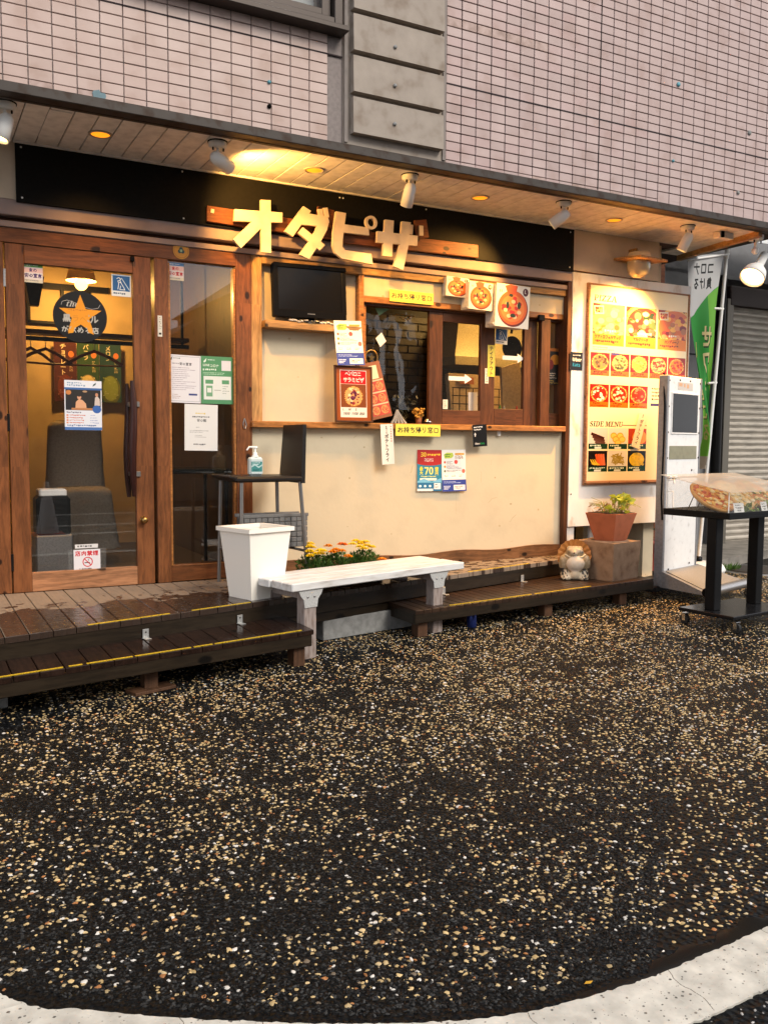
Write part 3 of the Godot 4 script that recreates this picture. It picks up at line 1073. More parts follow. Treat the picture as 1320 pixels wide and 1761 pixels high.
	obj("backing", BB(Vector3(2.285, 2.93, -3.0), Vector3(2.985, 7.0, TZ + 0.004)), rend, pil)
	var bottom := 2.999
	for i in 9:
		var y := bottom + i * 0.2312
		var p := PackedVector2Array([Vector2(0, 0), Vector2(0.05, 0.0), Vector2(0.042, 0.204), Vector2(0, 0.204)])
		obj("panel", MB.new().ext(p, 0.615, Transform3D(Basis(Vector3(0, 0, 1), Vector3(0, 1, 0), Vector3(1, 0, 0)), Vector3(2.33, y, TZ + 0.004))).done(), rend, pil)
	for q in [[2.60, 3.31], [2.60, 3.09], [2.60, 3.53]]:
		obj("anchor", MB.new().lathe([Vector2(0.011, 0), Vector2(0.011, 0.01), Vector2(0, 0.012)], 10, Transform3D(rot(90, 0, 0), Vector3(q[0], q[1], TZ + 0.05))).done(), W("concrete"), pil)
	obj("seam", MB.new().box(Vector3(2.30, 4.9, TZ + 0.008), Vector3(0.022, 3.9, 0.012)).box(Vector3(2.972, 4.9, TZ + 0.008), Vector3(0.022, 3.9, 0.012)).done(), mat("sealant", lin(0.25, 0.215, 0.195), 0.7, blotch, Vector3(2, 2, 2)), pil)

func build_canopy() -> void:
	var can := thing("canopy", "long shallow canopy with white boarded soffit and dark steel edge", "canopy")
	obj("fascia", MB.new().box(Vector3(1.2, 2.909, 0.74), Vector3(10.4, 0.052, 0.10), 0.004).done(), W("fascia_steel"), can)
	obj("drip_edge", MB.new().box(Vector3(1.2, 2.887, 0.70), Vector3(10.4, 0.014, 0.03), 0.002).done(), W("fascia_steel"), can)
	obj("void", BB(Vector3(-4, 2.912, -0.2), Vector3(5.98, 2.925, 0.69)), W("dark_wood_rail"), can)
	var r := RandomNumberGenerator.new()
	r.seed = 12
	var b := B(Vector3.ZERO, Vector3(0.1135, 0.012, 0.70), 0.0015)
	for k in range(-30, 46):
		var x := 0.576 - 0.05975 + k * 0.1195
		if k < -3 and k > -30:
			if k % 2 == 0:
				continue
		if k < -3:
			continue
		obj("soffit_board", b, W("soffit_paint"), can, Vector3(x, 2.9 + r.randf_range(-0.0012, 0.0012), 0.345))
	obj("soffit_sheet", BB(Vector3(-4, 2.895, -0.005), Vector3(0.09, 2.907, 0.69)), W("soffit_paint"), can)
	obj("end_board", MB.new().hexa([Vector3(5.955, 2.85, 0.69), Vector3(6.0, 2.85, 0.69), Vector3(6.16, 2.85, -0.3), Vector3(6.115, 2.85, -0.3)], [Vector3(5.955, 2.912, 0.69), Vector3(6.0, 2.912, 0.69), Vector3(6.16, 2.912, -0.3), Vector3(6.115, 2.912, -0.3)]).done(), W("pine_rail"), can)
	obj("end_soffit", MB.new().hexa([Vector3(5.895, 2.894, 0.688), Vector3(5.957, 2.894, 0.688), Vector3(6.112, 2.894, -0.29), Vector3(5.895, 2.894, -0.29)], [Vector3(5.895, 2.911, 0.688), Vector3(5.957, 2.911, 0.688), Vector3(6.112, 2.911, -0.29), Vector3(5.895, 2.911, -0.29)]).done(), W("soffit_paint"), can)
	obj("wall_batten", BB(Vector3(0.58, 2.884, 0.021), Vector3(4.66, 2.894, 0.036)), W("soffit_paint"), can)
	# access hatch
	var hz := [Vector3(0.70, 2.8915, 0.19), Vector3(0.795, 2.8915, 0.19), Vector3(0.795, 2.8915, 0.62)]
	obj("hatch", MB.new().box(Vector3(0.748, 2.892, 0.40), Vector3(0.11, 0.006, 0.45), 0.001).done(), W("soffit_paint"), can)
	obj("junction_box", B(Vector3(5.78, 2.868, 0.50), Vector3(0.16, 0.05, 0.07), 0.004), W("white_panel"), can)
	obj("cable_gland", B(Vector3(5.725, 2.868, 0.54), Vector3(0.025, 0.045, 0.02), 0.002), W("dark_gap"), can)

# ---------------------------------------------------------------- shop front
func build_facade() -> void:
	# walls of the ground floor
	struct("front_wall", "cream rendered wall under the takeout shelf", MB.new().box(Vector3(3.325, 0.80, -0.10), Vector3(2.63, 1.02, 0.10)).done(), W("cream_wall"))
	struct("front_wall", "cream wall panel behind the television", MB.new().box(Vector3(2.45, 1.88, -0.13), Vector3(0.74, 1.12, 0.06)).done(), W("cream_wall"))
	struct("front_wall", "cream strip of wall above the takeout window", MB.new().box(Vector3(3.745, 2.30, -0.095), Vector3(1.83, 0.145, 0.07)).done(), W("cream_wall"))
	struct("front_wall", "cream wall at the far left beside the door frame", MB.new().box(Vector3(-1.85, 1.20, -0.12), Vector3(4.30, 2.42, 0.20)).box(Vector3(-1.7, 2.735, -0.09), Vector3(4.58, 0.318, 0.18)).done(), W("cream_upper"))
	struct("front_wall", "cream wall above the white menu panel", MB.new().box(Vector3(5.1325, 2.735, -0.09), Vector3(0.945, 0.32, 0.16)).done(), W("cream_upper"))
	struct("lintel", "brownish lintel band above the door and takeout window", MB.new().box(Vector3(0.335, 2.531, -0.10), Vector3(8.67, 0.088, 0.20), 0.003).box(Vector3(0.335, 2.441, -0.12), Vector3(8.67, 0.034, 0.20), 0.003).done(), W("lintel_paint"))
	struct("lintel", "deep groove under the lintel band", BB(Vector3(-4, 2.458, -0.2), Vector3(4.67, 2.487, -0.075)), W("dark_wood_rail"))
	struct("lintel", "hidden wall behind the black sign board", BB(Vector3(0.58, 2.57, -0.25), Vector3(4.67, 2.93, -0.001)), W("cream_upper"))

	struct("foundation", "concrete foundation of the shop behind the deck", BB(Vector3(-4.0, 0.0, -0.40), Vector3(4.63, 0.20, -0.10)), W("concrete"))

	# entrance frame
	var ef := thing("entrance_frame", "knotty cedar frame around the glass door and side window", "door frame")
	obj("header", B(Vector3(1.15, 2.38, -0.08), Vector3(1.71, 0.085, 0.10), 0.003), W("cedar_rail"), ef)
	obj("post", B(Vector3(0.41, 1.322, -0.08), Vector3(0.21, 2.03, 0.11), 0.004), W("cedar_upright"), ef)
	obj("post", B(Vector3(1.4175, 1.322, -0.08), Vector3(0.085, 2.03, 0.11), 0.004), W("cedar_upright"), ef)
	obj("post", B(Vector3(1.953, 1.362, -0.08), Vector3(0.106, 2.11, 0.11), 0.004), W("cedar_upright"), ef)
	obj("bottom_rail", B(Vector3(1.68, 0.36, -0.085), Vector3(0.436, 0.105, 0.08), 0.003), W("cedar_rail"), ef)
	obj("bead", MB.new().box(Vector3(1.467, 1.366, -0.05), Vector3(0.014, 1.906, 0.03), 0.002).box(Vector3(1.893, 1.366, -0.05), Vector3(0.014, 1.906, 0.03), 0.002).done(), W("shelf_wood"), ef)
	obj("key_hook", MB.new().tube([Vector3(1.95, 1.36, -0.022), Vector3(1.94, 1.32, -0.018), Vector3(1.945, 1.295, -0.018), Vector3(1.957, 1.295, -0.018), Vector3(1.962, 1.32, -0.018), Vector3(1.952, 1.36, -0.022)], 0.003, 6).done(), W("steel"), ef)
	var sw := thing("side_window", "tall fixed glass pane right of the door, mirroring the street", "window")
	obj("pane", BB(Vector3(1.46, 0.41, -0.066), Vector3(1.90, 2.335, -0.060)), W("window_glass"), sw)

	# door leaf
	var d := thing("entrance_door", "cedar framed glass door with long dark wooden handle", "door")
	obj("stile", B(Vector3(0.575, 1.321, -0.058), Vector3(0.104, 2.03, 0.046), 0.003), W("cedar_stile"), d)
	obj("stile", B(Vector3(1.3015, 1.321, -0.058), Vector3(0.109, 2.03, 0.046), 0.003), W("cedar_stile"), d)
	obj("rail", B(Vector3(0.937, 2.283, -0.058), Vector3(0.62, 0.106, 0.044), 0.003), W("cedar_rail"), d)
	var br := obj("rail", B(Vector3(0.937, 0.364, -0.058), Vector3(0.62, 0.115, 0.044), 0.003), W("cedar_pale"), d)
	br.set_meta("label", "pale sun-bleached bottom rail")
	obj("pane", BB(Vector3(0.625, 0.42, -0.062), Vector3(1.25, 2.232, -0.057)), W("window_glass"), d)
	for y in [2.136, 1.31, 0.49]:
		obj("hinge", MB.new().lathe([Vector2(0.008, -0.05), Vector2(0.008, 0.05)], 10, Transform3D(Basis.IDENTITY, Vector3(0.52, y, -0.030))).done(), W("steel") if y > 2 else W("black_metal"), d)
	var dh := mat("handle_wood", lin(0.040, 0.012, 0.009), 0.35, wood_plain, Vector3(2.6, 0.9, 2.6))
	var hp := []
	var hr := []
	for i in 9:
		var t := i / 8.0
		hp.append(Vector3(1.222 + 0.006 * sin(t * 7.0), 1.575 - t * 0.71, 0.0 + 0.012 * sin(t * PI)))
		hr.append(0.017 + 0.007 * sin(t * PI))
	hr[0] = 0.012
	hr[8] = 0.012
	obj("handle", MB.new().tube(hp, hr, 10).done(), dh, d)
	var hq := []
	for p in hp:
		hq.append(p + Vector3(-0.005, -0.01, -0.125))
	obj("handle", MB.new().tube(hq, hr, 10).done(), dh, d)
	for y in [1.434, 1.002]:
		obj("handle_bracket", MB.new().box(Vector3(1.225, y, -0.065), Vector3(0.022, 0.028, 0.125), 0.003).box(Vector3(1.258, y, -0.028), Vector3(0.03, 0.034, 0.012), 0.003).done(), W("steel"), d)
	obj("knob", MB.new().lathe([Vector2(0.024, 0), Vector2(0.024, 0.006), Vector2(0.012, 0.012), Vector2(0.014, 0.024), Vector2(0.022, 0.034), Vector2(0.018, 0.046), Vector2(0, 0.05)], 16, Transform3D(rot(90, 0, 0), Vector3(1.288, 0.715, -0.035))).done(), W("brass"), d)
	obj("latch", B(Vector3(1.242, 2.315, -0.03), Vector3(0.024, 0.03, 0.03), 0.003), W("black_plastic"), d)

	# television niche
	var tn := thing("niche_frame", "pale pine upright, beam and ledge framing the television niche", "wooden frame")
	obj("upright", B(Vector3(2.045, 1.875, -0.085), Vector3(0.076, 1.145, 0.09), 0.003), W("pine_upright"), tn)
	obj("beam", B(Vector3(3.36, 2.412, -0.08), Vector3(2.555, 0.075, 0.09), 0.003), W("pine_rail"), tn)
	obj("ledge", B(Vector3(2.445, 1.982, -0.045), Vector3(0.715, 0.048, 0.11), 0.003), W("pine_rail"), tn)
	obj("upright", B(Vector3(2.822, 1.86, -0.085), Vector3(0.038, 1.03, 0.08), 0.003), W("shelf_wood"), tn)
	var shelf := obj("counter_shelf", B(Vector3(3.31, 1.323, -0.045), Vector3(2.63, 0.042, 0.115), 0.004), W("shelf_wood"))
	tag(shelf, "long narrow wooden counter shelf under the takeout window", "shelf")

	# takeout window: frame and sliding sashes
	var tw := thing("takeout_window", "dark wooden sliding takeout window above the counter shelf", "window")
	obj("head_rail", B(Vector3(3.75, 2.213, -0.10), Vector3(1.82, 0.045, 0.09), 0.003), W("shelf_wood"), tw)
	obj("track", B(Vector3(3.75, 2.185, -0.12), Vector3(1.82, 0.02, 0.07)), W("dark_wood_rail"), tw)
	obj("jamb", B(Vector3(2.862, 1.77, -0.12), Vector3(0.035, 0.86, 0.06), 0.002), W("shelf_wood"), tw)
	var zf := -0.115
	obj("stile", B(Vector3(3.468, 1.765, zf), Vector3(0.114, 0.84, 0.035), 0.003), W("dark_wood_upright"), tw)
	obj("stile", B(Vector3(3.935, 1.765, zf), Vector3(0.13, 0.84, 0.035), 0.003), W("dark_wood_upright"), tw)
	obj("rail", B(Vector3(3.70, 2.145, zf), Vector3(0.35, 0.075, 0.033), 0.003), W("dark_wood_rail"), tw)
	obj("rail", B(Vector3(3.70, 1.40, zf), Vector3(0.35, 0.11, 0.033), 0.003), W("dark_wood_rail"), tw)
	obj("pane", BB(Vector3(3.525, 1.455, zf - 0.004), Vector3(3.87, 2.108, zf)), W("window_glass"), tw)
	obj("rail", B(Vector3(4.14, 2.145, zf), Vector3(0.28, 0.075, 0.033), 0.003), W("dark_wood_rail"), tw)
	obj("rail", B(Vector3(4.14, 1.41, zf), Vector3(0.28, 0.13, 0.033), 0.003), W("dark_wood_rail"), tw)
	obj("pane", BB(Vector3(4.0, 1.475, zf - 0.004), Vector3(4.28, 2.108, zf)), W("window_glass"), tw)
	obj("stile", B(Vector3(4.345, 1.765, zf), Vector3(0.13, 0.84, 0.035), 0.003), W("dark_wood_upright"), tw)
	obj("stile", B(Vector3(4.46, 1.765, -0.08), Vector3(0.09, 0.84, 0.05), 0.003), W("dark_wood_upright"), tw)
	obj("rail", B(Vector3(4.585, 1.40, zf), Vector3(0.16, 0.10, 0.033), 0.003), W("dark_wood_rail"), tw)
	obj("pane", BB(Vector3(4.505, 1.45, zf - 0.004), Vector3(4.66, 2.16, zf)), W("window_glass"), tw)
	obj("catch", B(Vector3(4.40, 2.19, -0.045), Vector3(0.055, 0.045, 0.03), 0.004), W("black_metal"), tw)

	# wavy skirting plank
	var sk := PackedVector2Array()
	for i in 32:
		var x := 2.01 + i * 2.62 / 31.0
		sk.append(Vector2(x, 0.385 + 0.012 * sin(x * 3.1) + 0.018 * exp(-pow((x - 3.62) / 0.35, 2)) + 0.006 * sin(x * 9.0)))
	sk.append(Vector2(4.63, 0.30))
	sk.append(Vector2(2.01, 0.30))
	struct("skirting", "live-edge wooden skirting plank along the cream wall", MB.new().ext(sk, 0.026, Transform3D(Basis.IDENTITY, Vector3(0, 0, -0.05))).done(), mat("skirting_wood", lin(0.20, 0.095, 0.042), 0.5, wood_h, Vector3(0.95, 2.6, 2.6)))
	# end trim and the white panel that carries the menu
	struct("wall_trim", "dark wooden end trim where the cream wall meets the white panel", BB(Vector3(4.634, 0.2, -0.16), Vector3(4.672, 2.55, -0.006)), W("dark_wood_upright"))
	var wp := thing("wall_panel", "white painted plywood panel carrying the pizza menu", "panel")
	obj("sheet", B(Vector3(5.33, 1.55, -0.011), Vector3(1.31, 2.03, 0.022), 0.002), W("white_panel"), wp)
	obj("leg", B(Vector3(4.712, 0.36, -0.03), Vector3(0.085, 0.36, 0.03), 0.002), W("white_panel"), wp)
	obj("leg", B(Vector3(5.02, 0.36, -0.10), Vector3(0.07, 0.36, 0.03), 0.002), W("white_panel"), wp)
	obj("crack", MB.new().tube([Vector3(4.675, 2.576, 0.0), Vector3(4.95, 2.573, 0.0), Vector3(5.2, 2.569, 0.0), Vector3(5.5, 2.566, 0.0)], 0.003, 5).done(), W("plank_brown"), wp)
	obj("screw", MB.new().lathe([Vector2(0.006, 0), Vector2(0.006, 0.003), Vector2(0, 0.004)], 8, Transform3D(rot(90, 0, 0), Vector3(4.70, 0.80, 0.0))).done(), W("dark_gap"), wp)
	struct("side_wall", "cream side wall of the shop behind the white panel", MB.new().box(Vector3(5.36, 1.45, -0.36), Vector3(0.49, 2.9, 0.10)).box(Vector3(5.665, 1.45, -1.7), Vector3(0.12, 2.9, 3.2)).done(), W("cream_wall"))

# ---------------------------------------------------------------- rooms behind the glass
func build_rooms() -> void:
	var inner := mat("room_wall", lin(0.50, 0.38, 0.21), 0.8, blotch, Vector3(0.6, 0.6, 0.6))
	var floor_m := mat("room_floor", lin(0.06, 0.045, 0.035), 0.4, wood_plain_h, Vector3(0.95, 2.6, 2.6))
	struct("floor", "dark boarded floor inside the shop", BB(Vector3(-2.0, 0.20, -3.0), Vector3(4.66, 0.30, -0.13)), floor_m)
	struct("ceiling", "ceiling inside the shop", BB(Vector3(-2.0, 2.70, -3.0), Vector3(4.66, 2.80, -0.05)), inner)
	struct("back_wall", "ochre back wall of the dining room seen through the door", BB(Vector3(-2.0, 0.3, -2.6), Vector3(2.05, 2.7, -2.5)), inner)
	struct("left_wall", "left wall of the dining room", BB(Vector3(-2.1, 0.2, -3.0), Vector3(-2.0, 2.8, -0.1)), inner)
	struct("partition_wall", "dark boarded partition between dining room and kitchen", BB(Vector3(2.05, 0.3, -3.0), Vector3(2.15, 2.7, -0.17)), mat("partition_boards", lin(0.045, 0.022, 0.012), 0.5, wood_plain, Vector3(2.6, 0.95, 2.6)))
	var kw := mat("kitchen_wall", lin(0.30, 0.27, 0.20), 0.7, blotch, Vector3.ONE)
	struct("back_wall", "kitchen back wall", BB(Vector3(2.15, 0.3, -2.4), Vector3(5.60, 2.7, -2.3)), kw)
	struct("right_wall", "right wall of the kitchen", BB(Vector3(5.48, 0.3, -2.3), Vector3(5.60, 2.7, -0.42)), kw)
	struct("ceiling", "kitchen ceiling", BB(Vector3(4.66, 2.70, -3.0), Vector3(5.60, 2.80, -0.42)), kw)
	struct("floor", "kitchen floor", BB(Vector3(4.66, 0.20, -3.0), Vector3(5.60, 0.30, -0.43)), floor_m)
	struct("inner_wall", "inside face of the wall panel beside the kitchen", BB(Vector3(4.675, 0.62, -0.30), Vector3(5.12, 2.8, -0.13)), kw)
	# dark brick pier seen through the open sash
	var pier := thing("brick_pier", "dark brick pier in the kitchen behind the open sash", "brick wall")
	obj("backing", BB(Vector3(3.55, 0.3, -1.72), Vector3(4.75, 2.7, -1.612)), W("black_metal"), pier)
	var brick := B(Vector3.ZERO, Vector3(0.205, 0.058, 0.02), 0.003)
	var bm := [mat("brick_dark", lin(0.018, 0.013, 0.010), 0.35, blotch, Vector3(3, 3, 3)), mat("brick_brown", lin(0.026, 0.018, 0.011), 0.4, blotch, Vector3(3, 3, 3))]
	var r := RandomNumberGenerator.new()
	r.seed = 5
	for j in 16:
		for i in 5:
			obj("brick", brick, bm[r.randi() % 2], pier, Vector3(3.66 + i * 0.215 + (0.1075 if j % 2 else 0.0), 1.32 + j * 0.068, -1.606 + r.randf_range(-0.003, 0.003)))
	# cooker hood, lit from below
	var hd := thing("cooker_hood", "yellow-lit steel cooker hood behind the middle sash", "cooker hood")
	var hs := mat("hood_steel", lin(0.50, 0.44, 0.27), 0.4, grain, Vector3(3, 3, 3), {"metal": 0.3})
	obj("canopy", MB.new().hexa([Vector3(4.32, 1.985, -2.1), Vector3(5.45, 1.985, -2.1), Vector3(5.45, 1.985, -1.15), Vector3(4.32, 1.985, -1.15)], [Vector3(4.62, 2.7, -2.1), Vector3(5.45, 2.7, -2.1), Vector3(5.45, 2.7, -1.5), Vector3(4.62, 2.7, -1.5)]).done(), hs, hd)
	obj("lip", B(Vector3(4.88, 1.945, -1.62), Vector3(1.13, 0.075, 0.96), 0.003), hs, hd)
	var lampm := glow("lamp_warm_kitchen", Color(1.0, 0.78, 0.38), 2.0)
	var kl := thing("kitchen_lamp", "warm ceiling lamp over the kitchen counter", "lamp", Vector3(4.85, 2.50, -0.62))
	obj("bulb", MB.new().ball(Vector3.ZERO, Vector3(0.06, 0.06, 0.06)).done(), lampm, kl)
	add_omni("kitchen_light", Vector3(4.85, 2.50, -0.62), Color(1.0, 0.78, 0.45), 0.42, 0.06)
	# kitchen clutter
	var kc := obj("kitchen_counter", BB(Vector3(2.3, 0.3, -1.45), Vector3(5.4, 1.25, -0.75)), W("dark_wood_rail"))
	tag(kc, "dark kitchen counter behind the takeout window", "counter")
	var cb := mat("cardboard", lin(0.60, 0.44, 0.24), 0.7, grain, Vector3(2, 2, 2))
	var bx := thing("cardboard_box", "flat pale pizza box leaning behind the wire rack", "box", Vector3(4.42, 1.25, -0.95), 0.1)
	obj("lid", B(Vector3(0, 0.28, 0), Vector3(0.62, 0.56, 0.05), 0.004, rot(-8, 0, 0)), cb, bx)
	obj("printed_mark", B(Vector3(-0.13, 0.50, 0.02), Vector3(0.16, 0.06, 0.002), 0, rot(-8, 0, 0)), mat("stamp_red", lin(0.42, 0.14, 0.06), 0.6), bx)
	var rack := thing("wire_rack", "black wire grid rack behind the middle sash", "rack", Vector3(4.10, 1.32, -0.5))
	var wr := MB.new()
	for i in 8:
		wr.tube([Vector3(-0.22 + i * 0.065, 0, 0), Vector3(-0.22 + i * 0.065, 0.33, 0)], 0.004, 5)
	for j in 6:
		wr.tube([Vector3(-0.23, 0.01 + j * 0.065, 0.004), Vector3(0.245, 0.01 + j * 0.065, 0.004)], 0.004, 5)
	obj("grid", wr.done(), W("black_metal"), rack)
	var note := B(Vector3.ZERO, Vector3(0.085, 0.14, 0.002), 0, rot(0, 0, 2))
	for k in 2:
		tag(obj("note_card", note, W("paper"), null, Vector3(3.865 + k * 0.105, 1.53, -0.19)), ["left of two small white cards behind the middle sash", "right of two small white cards behind the middle sash"][k], "card", "white note cards")
	var pan := thing("frying_pan", "round black frying pan hanging behind the right sash", "pan", Vector3(4.40, 1.99, -0.45))
	obj("pan_body", MB.new().lathe([Vector2(0.0, 0.0), Vector2(0.075, 0.0), Vector2(0.098, 0.035), Vector2(0.094, 0.035), Vector2(0.072, 0.007), Vector2(0, 0.008)], 24, Transform3D(rot(90, 0, 0), Vector3.ZERO), true, false).done(), W("black_metal"), pan)
	obj("handle", MB.new().tube([Vector3(0, 0.12, 0.02), Vector3(0.01, 0.27, 0.03)], 0.011, 8).done(), W("black_plastic"), pan)
	var ap := thing("hanging_apron", "tan apron hanging behind the right sash", "apron", Vector3(4.62, 1.55, -0.7))
	obj("cloth", MB.new().hexa([Vector3(-0.1, -0.25, 0), Vector3(0.16, -0.25, 0), Vector3(0.16, -0.25, 0.03), Vector3(-0.1, -0.25, 0.03)], [Vector3(-0.14, 0.3, 0), Vector3(0.05, 0.36, 0), Vector3(0.05, 0.36, 0.03), Vector3(-0.14, 0.3, 0.03)]).done(), cb, ap)
	for k in 4:
		var bt := thing("sauce_bottle", ["yellow squeeze bottle, leftmost behind the right sash", "green-capped bottle between two squeeze bottles", "clear oil bottle beside the green-capped one", "small brown bottle, rightmost behind the right sash"][k], "bottle", Vector3(4.22 + k * 0.085, 1.25, -0.5 + (k % 2) * 0.06))
		var bc: Color = [lin(0.75, 0.5, 0.06), lin(0.45, 0.5, 0.12), lin(0.5, 0.45, 0.3), lin(0.3, 0.12, 0.05)][k]
		obj("body", MB.new().lathe([Vector2(0.03, 0), Vector2(0.032, 0.02), Vector2(0.032, 0.16), Vector2(0.014, 0.20), Vector2(0.012, 0.215)], 14).done(), mat("bottle_%d" % k, bc, 0.3), bt)
		obj("cap", MB.new().lathe([Vector2(0.013, 0.215), Vector2(0.013, 0.235), Vector2(0.004, 0.27), Vector2(0, 0.27)], 10).done(), mat("cap_%d" % k, [lin(0.75, 0.4, 0.04), lin(0.15, 0.4, 0.05), lin(0.5, 0.5, 0.5), lin(0.5, 0.05, 0.03)][k], 0.4), bt)
	# dining room
	var rod := thing("coat_rail", "black coat rail across the dining room behind the door glass", "coat rail", Vector3(1.1, 1.94, -1.3))
	obj("rod", MB.new().tube([Vector3(-0.65, 0.0, 0), Vector3(0.85, 0.0, 0)], 0.016, 8).done(), W("black_metal"), rod)
	obj("shelf_board", B(Vector3(0.1, 0.05, -0.06), Vector3(1.5, 0.03, 0.16), 0.003), W("dark_wood_rail"), rod)
	obj("bracket", MB.new().tube([Vector3(-0.6, 0.0, 0), Vector3(-0.6, 0.74, 0)], 0.012, 6).tube([Vector3(0.8, 0.0, 0), Vector3(0.8, 0.74, 0)], 0.012, 6).done(), W("black_metal"), rod)
	for k in 3:
		var hg := thing("coat_hanger", ["wooden coat hanger at the left end of the rail", "second wooden coat hanger beside the leftmost one", "wooden coat hanger in front of the dessert banners"][k], "coat hanger", Vector3([0.80, 0.90, 1.24][k], 1.93, -1.3), [0.5, 0.25, -0.2][k], "wooden coat hangers on the rail")
		obj("shoulder", MB.new().tube([Vector3(-0.2, -0.16, 0), Vector3(-0.1, -0.10, 0), Vector3(0, -0.06, 0), Vector3(0.1, -0.10, 0), Vector3(0.2, -0.16, 0)], 0.012, 8).tube([Vector3(-0.19, -0.165, 0), Vector3(0.19, -0.165, 0)], 0.007, 6).done(), W("plank_brown"), hg)
		obj("hook", MB.new().tube([Vector3(0, -0.06, 0), Vector3(0, 0.0, 0), Vector3(0.015, 0.022, 0), Vector3(0.0, 0.03, 0), Vector3(-0.012, 0.018, 0)], 0.003, 5).done(), W("steel"), hg)
	var names := [["チョコレート", Color(0.30, 0.09, 0.05), Color(0.42, 0.16, 0.07)], ["バニラ", Color(0.16, 0.30, 0.16), Color(0.86, 0.80, 0.58)], ["メロン", Color(0.12, 0.28, 0.30), Color(0.55, 0.62, 0.30)]]
	for k in 3:
		var p := pic(130, 380, names[k][1])
		p.disc(65, 300, 60, 95, names[k][2].darkened(0.35))
		p.disc(65, 290, 46, 80, names[k][2])
		for i in 30:
			p.disc(20 + p.rn.randf() * 90, 215 + p.rn.randf() * 150, 5, 4, names[k][2].lightened(0.25 * p.rn.randf()))
		p.disc(100, 80, 16, 20, Color(0.85, 0.5, 0.25))
		p.text(names[k][0], 38, 16, 32, 5, Color(0.93, 0.88, 0.74), 1.02, true)
		p.small(90, 120, 20, 8, 9, 5, Color(0.9, 0.8, 0.6))
		var bn := thing("dessert_banner", ["brown chocolate dessert banner hanging on the dining room wall", "green middle dessert banner on the dining room wall", "teal dessert banner, rightmost on the dining room wall"][k], "banner", Vector3(1.205 + k * 0.187, 1.80, -2.44))
		obj("cloth", card(0.183, 0.51, 0.003, print_mat("banner_print_%d" % k, p.tex(), 0.8), W("paper"), 0.012), null, bn)
	var fr := thing("wall_board", "black framed board on the ochre dining room wall", "board", Vector3(1.25, 2.36, -2.47))
	obj("frame", MB.new().box(Vector3(0, 0.15, 0), Vector3(0.66, 0.05, 0.04)).box(Vector3(-0.19, -0.155, 0), Vector3(0.28, 0.022, 0.04)).box(Vector3(-0.32, -0.02, 0), Vector3(0.022, 0.29, 0.04)).box(Vector3(-0.05, -0.02, 0), Vector3(0.022, 0.29, 0.04)).box(Vector3(0.13, -0.03, 0), Vector3(0.10, 0.31, 0.04)).done(), W("black_metal"), fr)
	var bag := thing("hanging_bag", "dark bag hanging behind the top left of the door glass", "bag", Vector3(0.765, 2.16, -0.75))
	obj("bag_body", MB.new().hexa([Vector3(-0.03, -0.07, -0.03), Vector3(0.025, -0.07, -0.03), Vector3(0.025, -0.07, 0.03), Vector3(-0.03, -0.07, 0.03)], [Vector3(-0.065, 0.12, -0.04), Vector3(0.06, 0.12, -0.04), Vector3(0.06, 0.12, 0.04), Vector3(-0.065, 0.12, 0.04)]).done(), W("black_metal"), bag)
	obj("strap", MB.new().tube([Vector3(-0.05, 0.12, 0), Vector3(0, 0.5, 0), Vector3(0.05, 0.12, 0)], 0.006, 6).done(), W("black_metal"), bag)
	var dl := thing("pendant_lamp", "paper-shaded pendant lamp in the dining room", "lamp", Vector3(1.25, 2.52, -1.85))
	obj("shade", MB.new().lathe([Vector2(0.115, -0.05), Vector2(0.085, 0.07)], 20, Transform3D.IDENTITY, true, false).done(), mat("shade_paper", lin(0.45, 0.33, 0.2), 0.8), dl)
	obj("bulb", MB.new().ball(Vector3(0, -0.075, 0), Vector3(0.05, 0.05, 0.05)).done(), glow("lamp_warm_dining", Color(1.0, 0.72, 0.34), 4.0), dl)
	obj("cord", MB.new().tube([Vector3(0, 0.05, 0), Vector3(0, 0.18, 0)], 0.006, 6).done(), W("black_plastic"), dl)
	add_omni("dining_light", Vector3(1.25, 2.445, -1.85), Color(1.0, 0.76, 0.40), 0.62, 0.05)
	var ch := thing("covered_chair", "armchair under a white dust cloth in the dining room", "chair", Vector3(1.15, 0.40, -1.55))
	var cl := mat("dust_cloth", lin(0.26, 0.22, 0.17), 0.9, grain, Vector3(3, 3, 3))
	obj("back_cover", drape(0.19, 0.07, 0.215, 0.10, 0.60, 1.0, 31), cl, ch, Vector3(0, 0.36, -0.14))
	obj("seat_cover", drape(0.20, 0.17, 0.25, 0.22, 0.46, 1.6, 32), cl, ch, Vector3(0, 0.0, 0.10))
	var ht := thing("heater", "dark box heater with pale top standing behind the door", "heater", Vector3(0.815, 0.30, -0.55))
	obj("case", B(Vector3(0, 0.42, 0), Vector3(0.21, 0.26, 0.2), 0.02), W("black_metal"), ht)
	obj("top_plate", B(Vector3(0, 0.57, 0), Vector3(0.17, 0.05, 0.16), 0.01), W("white_plastic"), ht)
	obj("foot", B(Vector3(0, 0.15, 0), Vector3(0.23, 0.30, 0.2), 0.01), W("steel"), ht)
	var tb := thing("dining_table", "black table with steel legs behind the side window", "table", Vector3(1.78, 0.30, -0.75))
	obj("tabletop", B(Vector3(0, 0.70, 0), Vector3(0.5, 0.03, 0.6), 0.006), W("black_plastic"), tb)
	for sx in [-0.2, 0.2]:
		for sz in [-0.25, 0.25]:
			obj("leg", MB.new().tube([Vector3(sx, 0, sz), Vector3(sx, 0.69, sz)], 0.014, 8).done(), W("black_metal"), tb)

func add_omni(called: String, at: Vector3, c: Color, e: float, size: float) -> void:
	var l := OmniLight3D.new()
	l.light_color = c
	l.light_energy = e
	l.light_size = size
	l.omni_range = 14.0
	l.omni_attenuation = 2.0
	l.shadow_enabled = true
	l.position = at
	l.name = numbered(called)
	add_child(l)

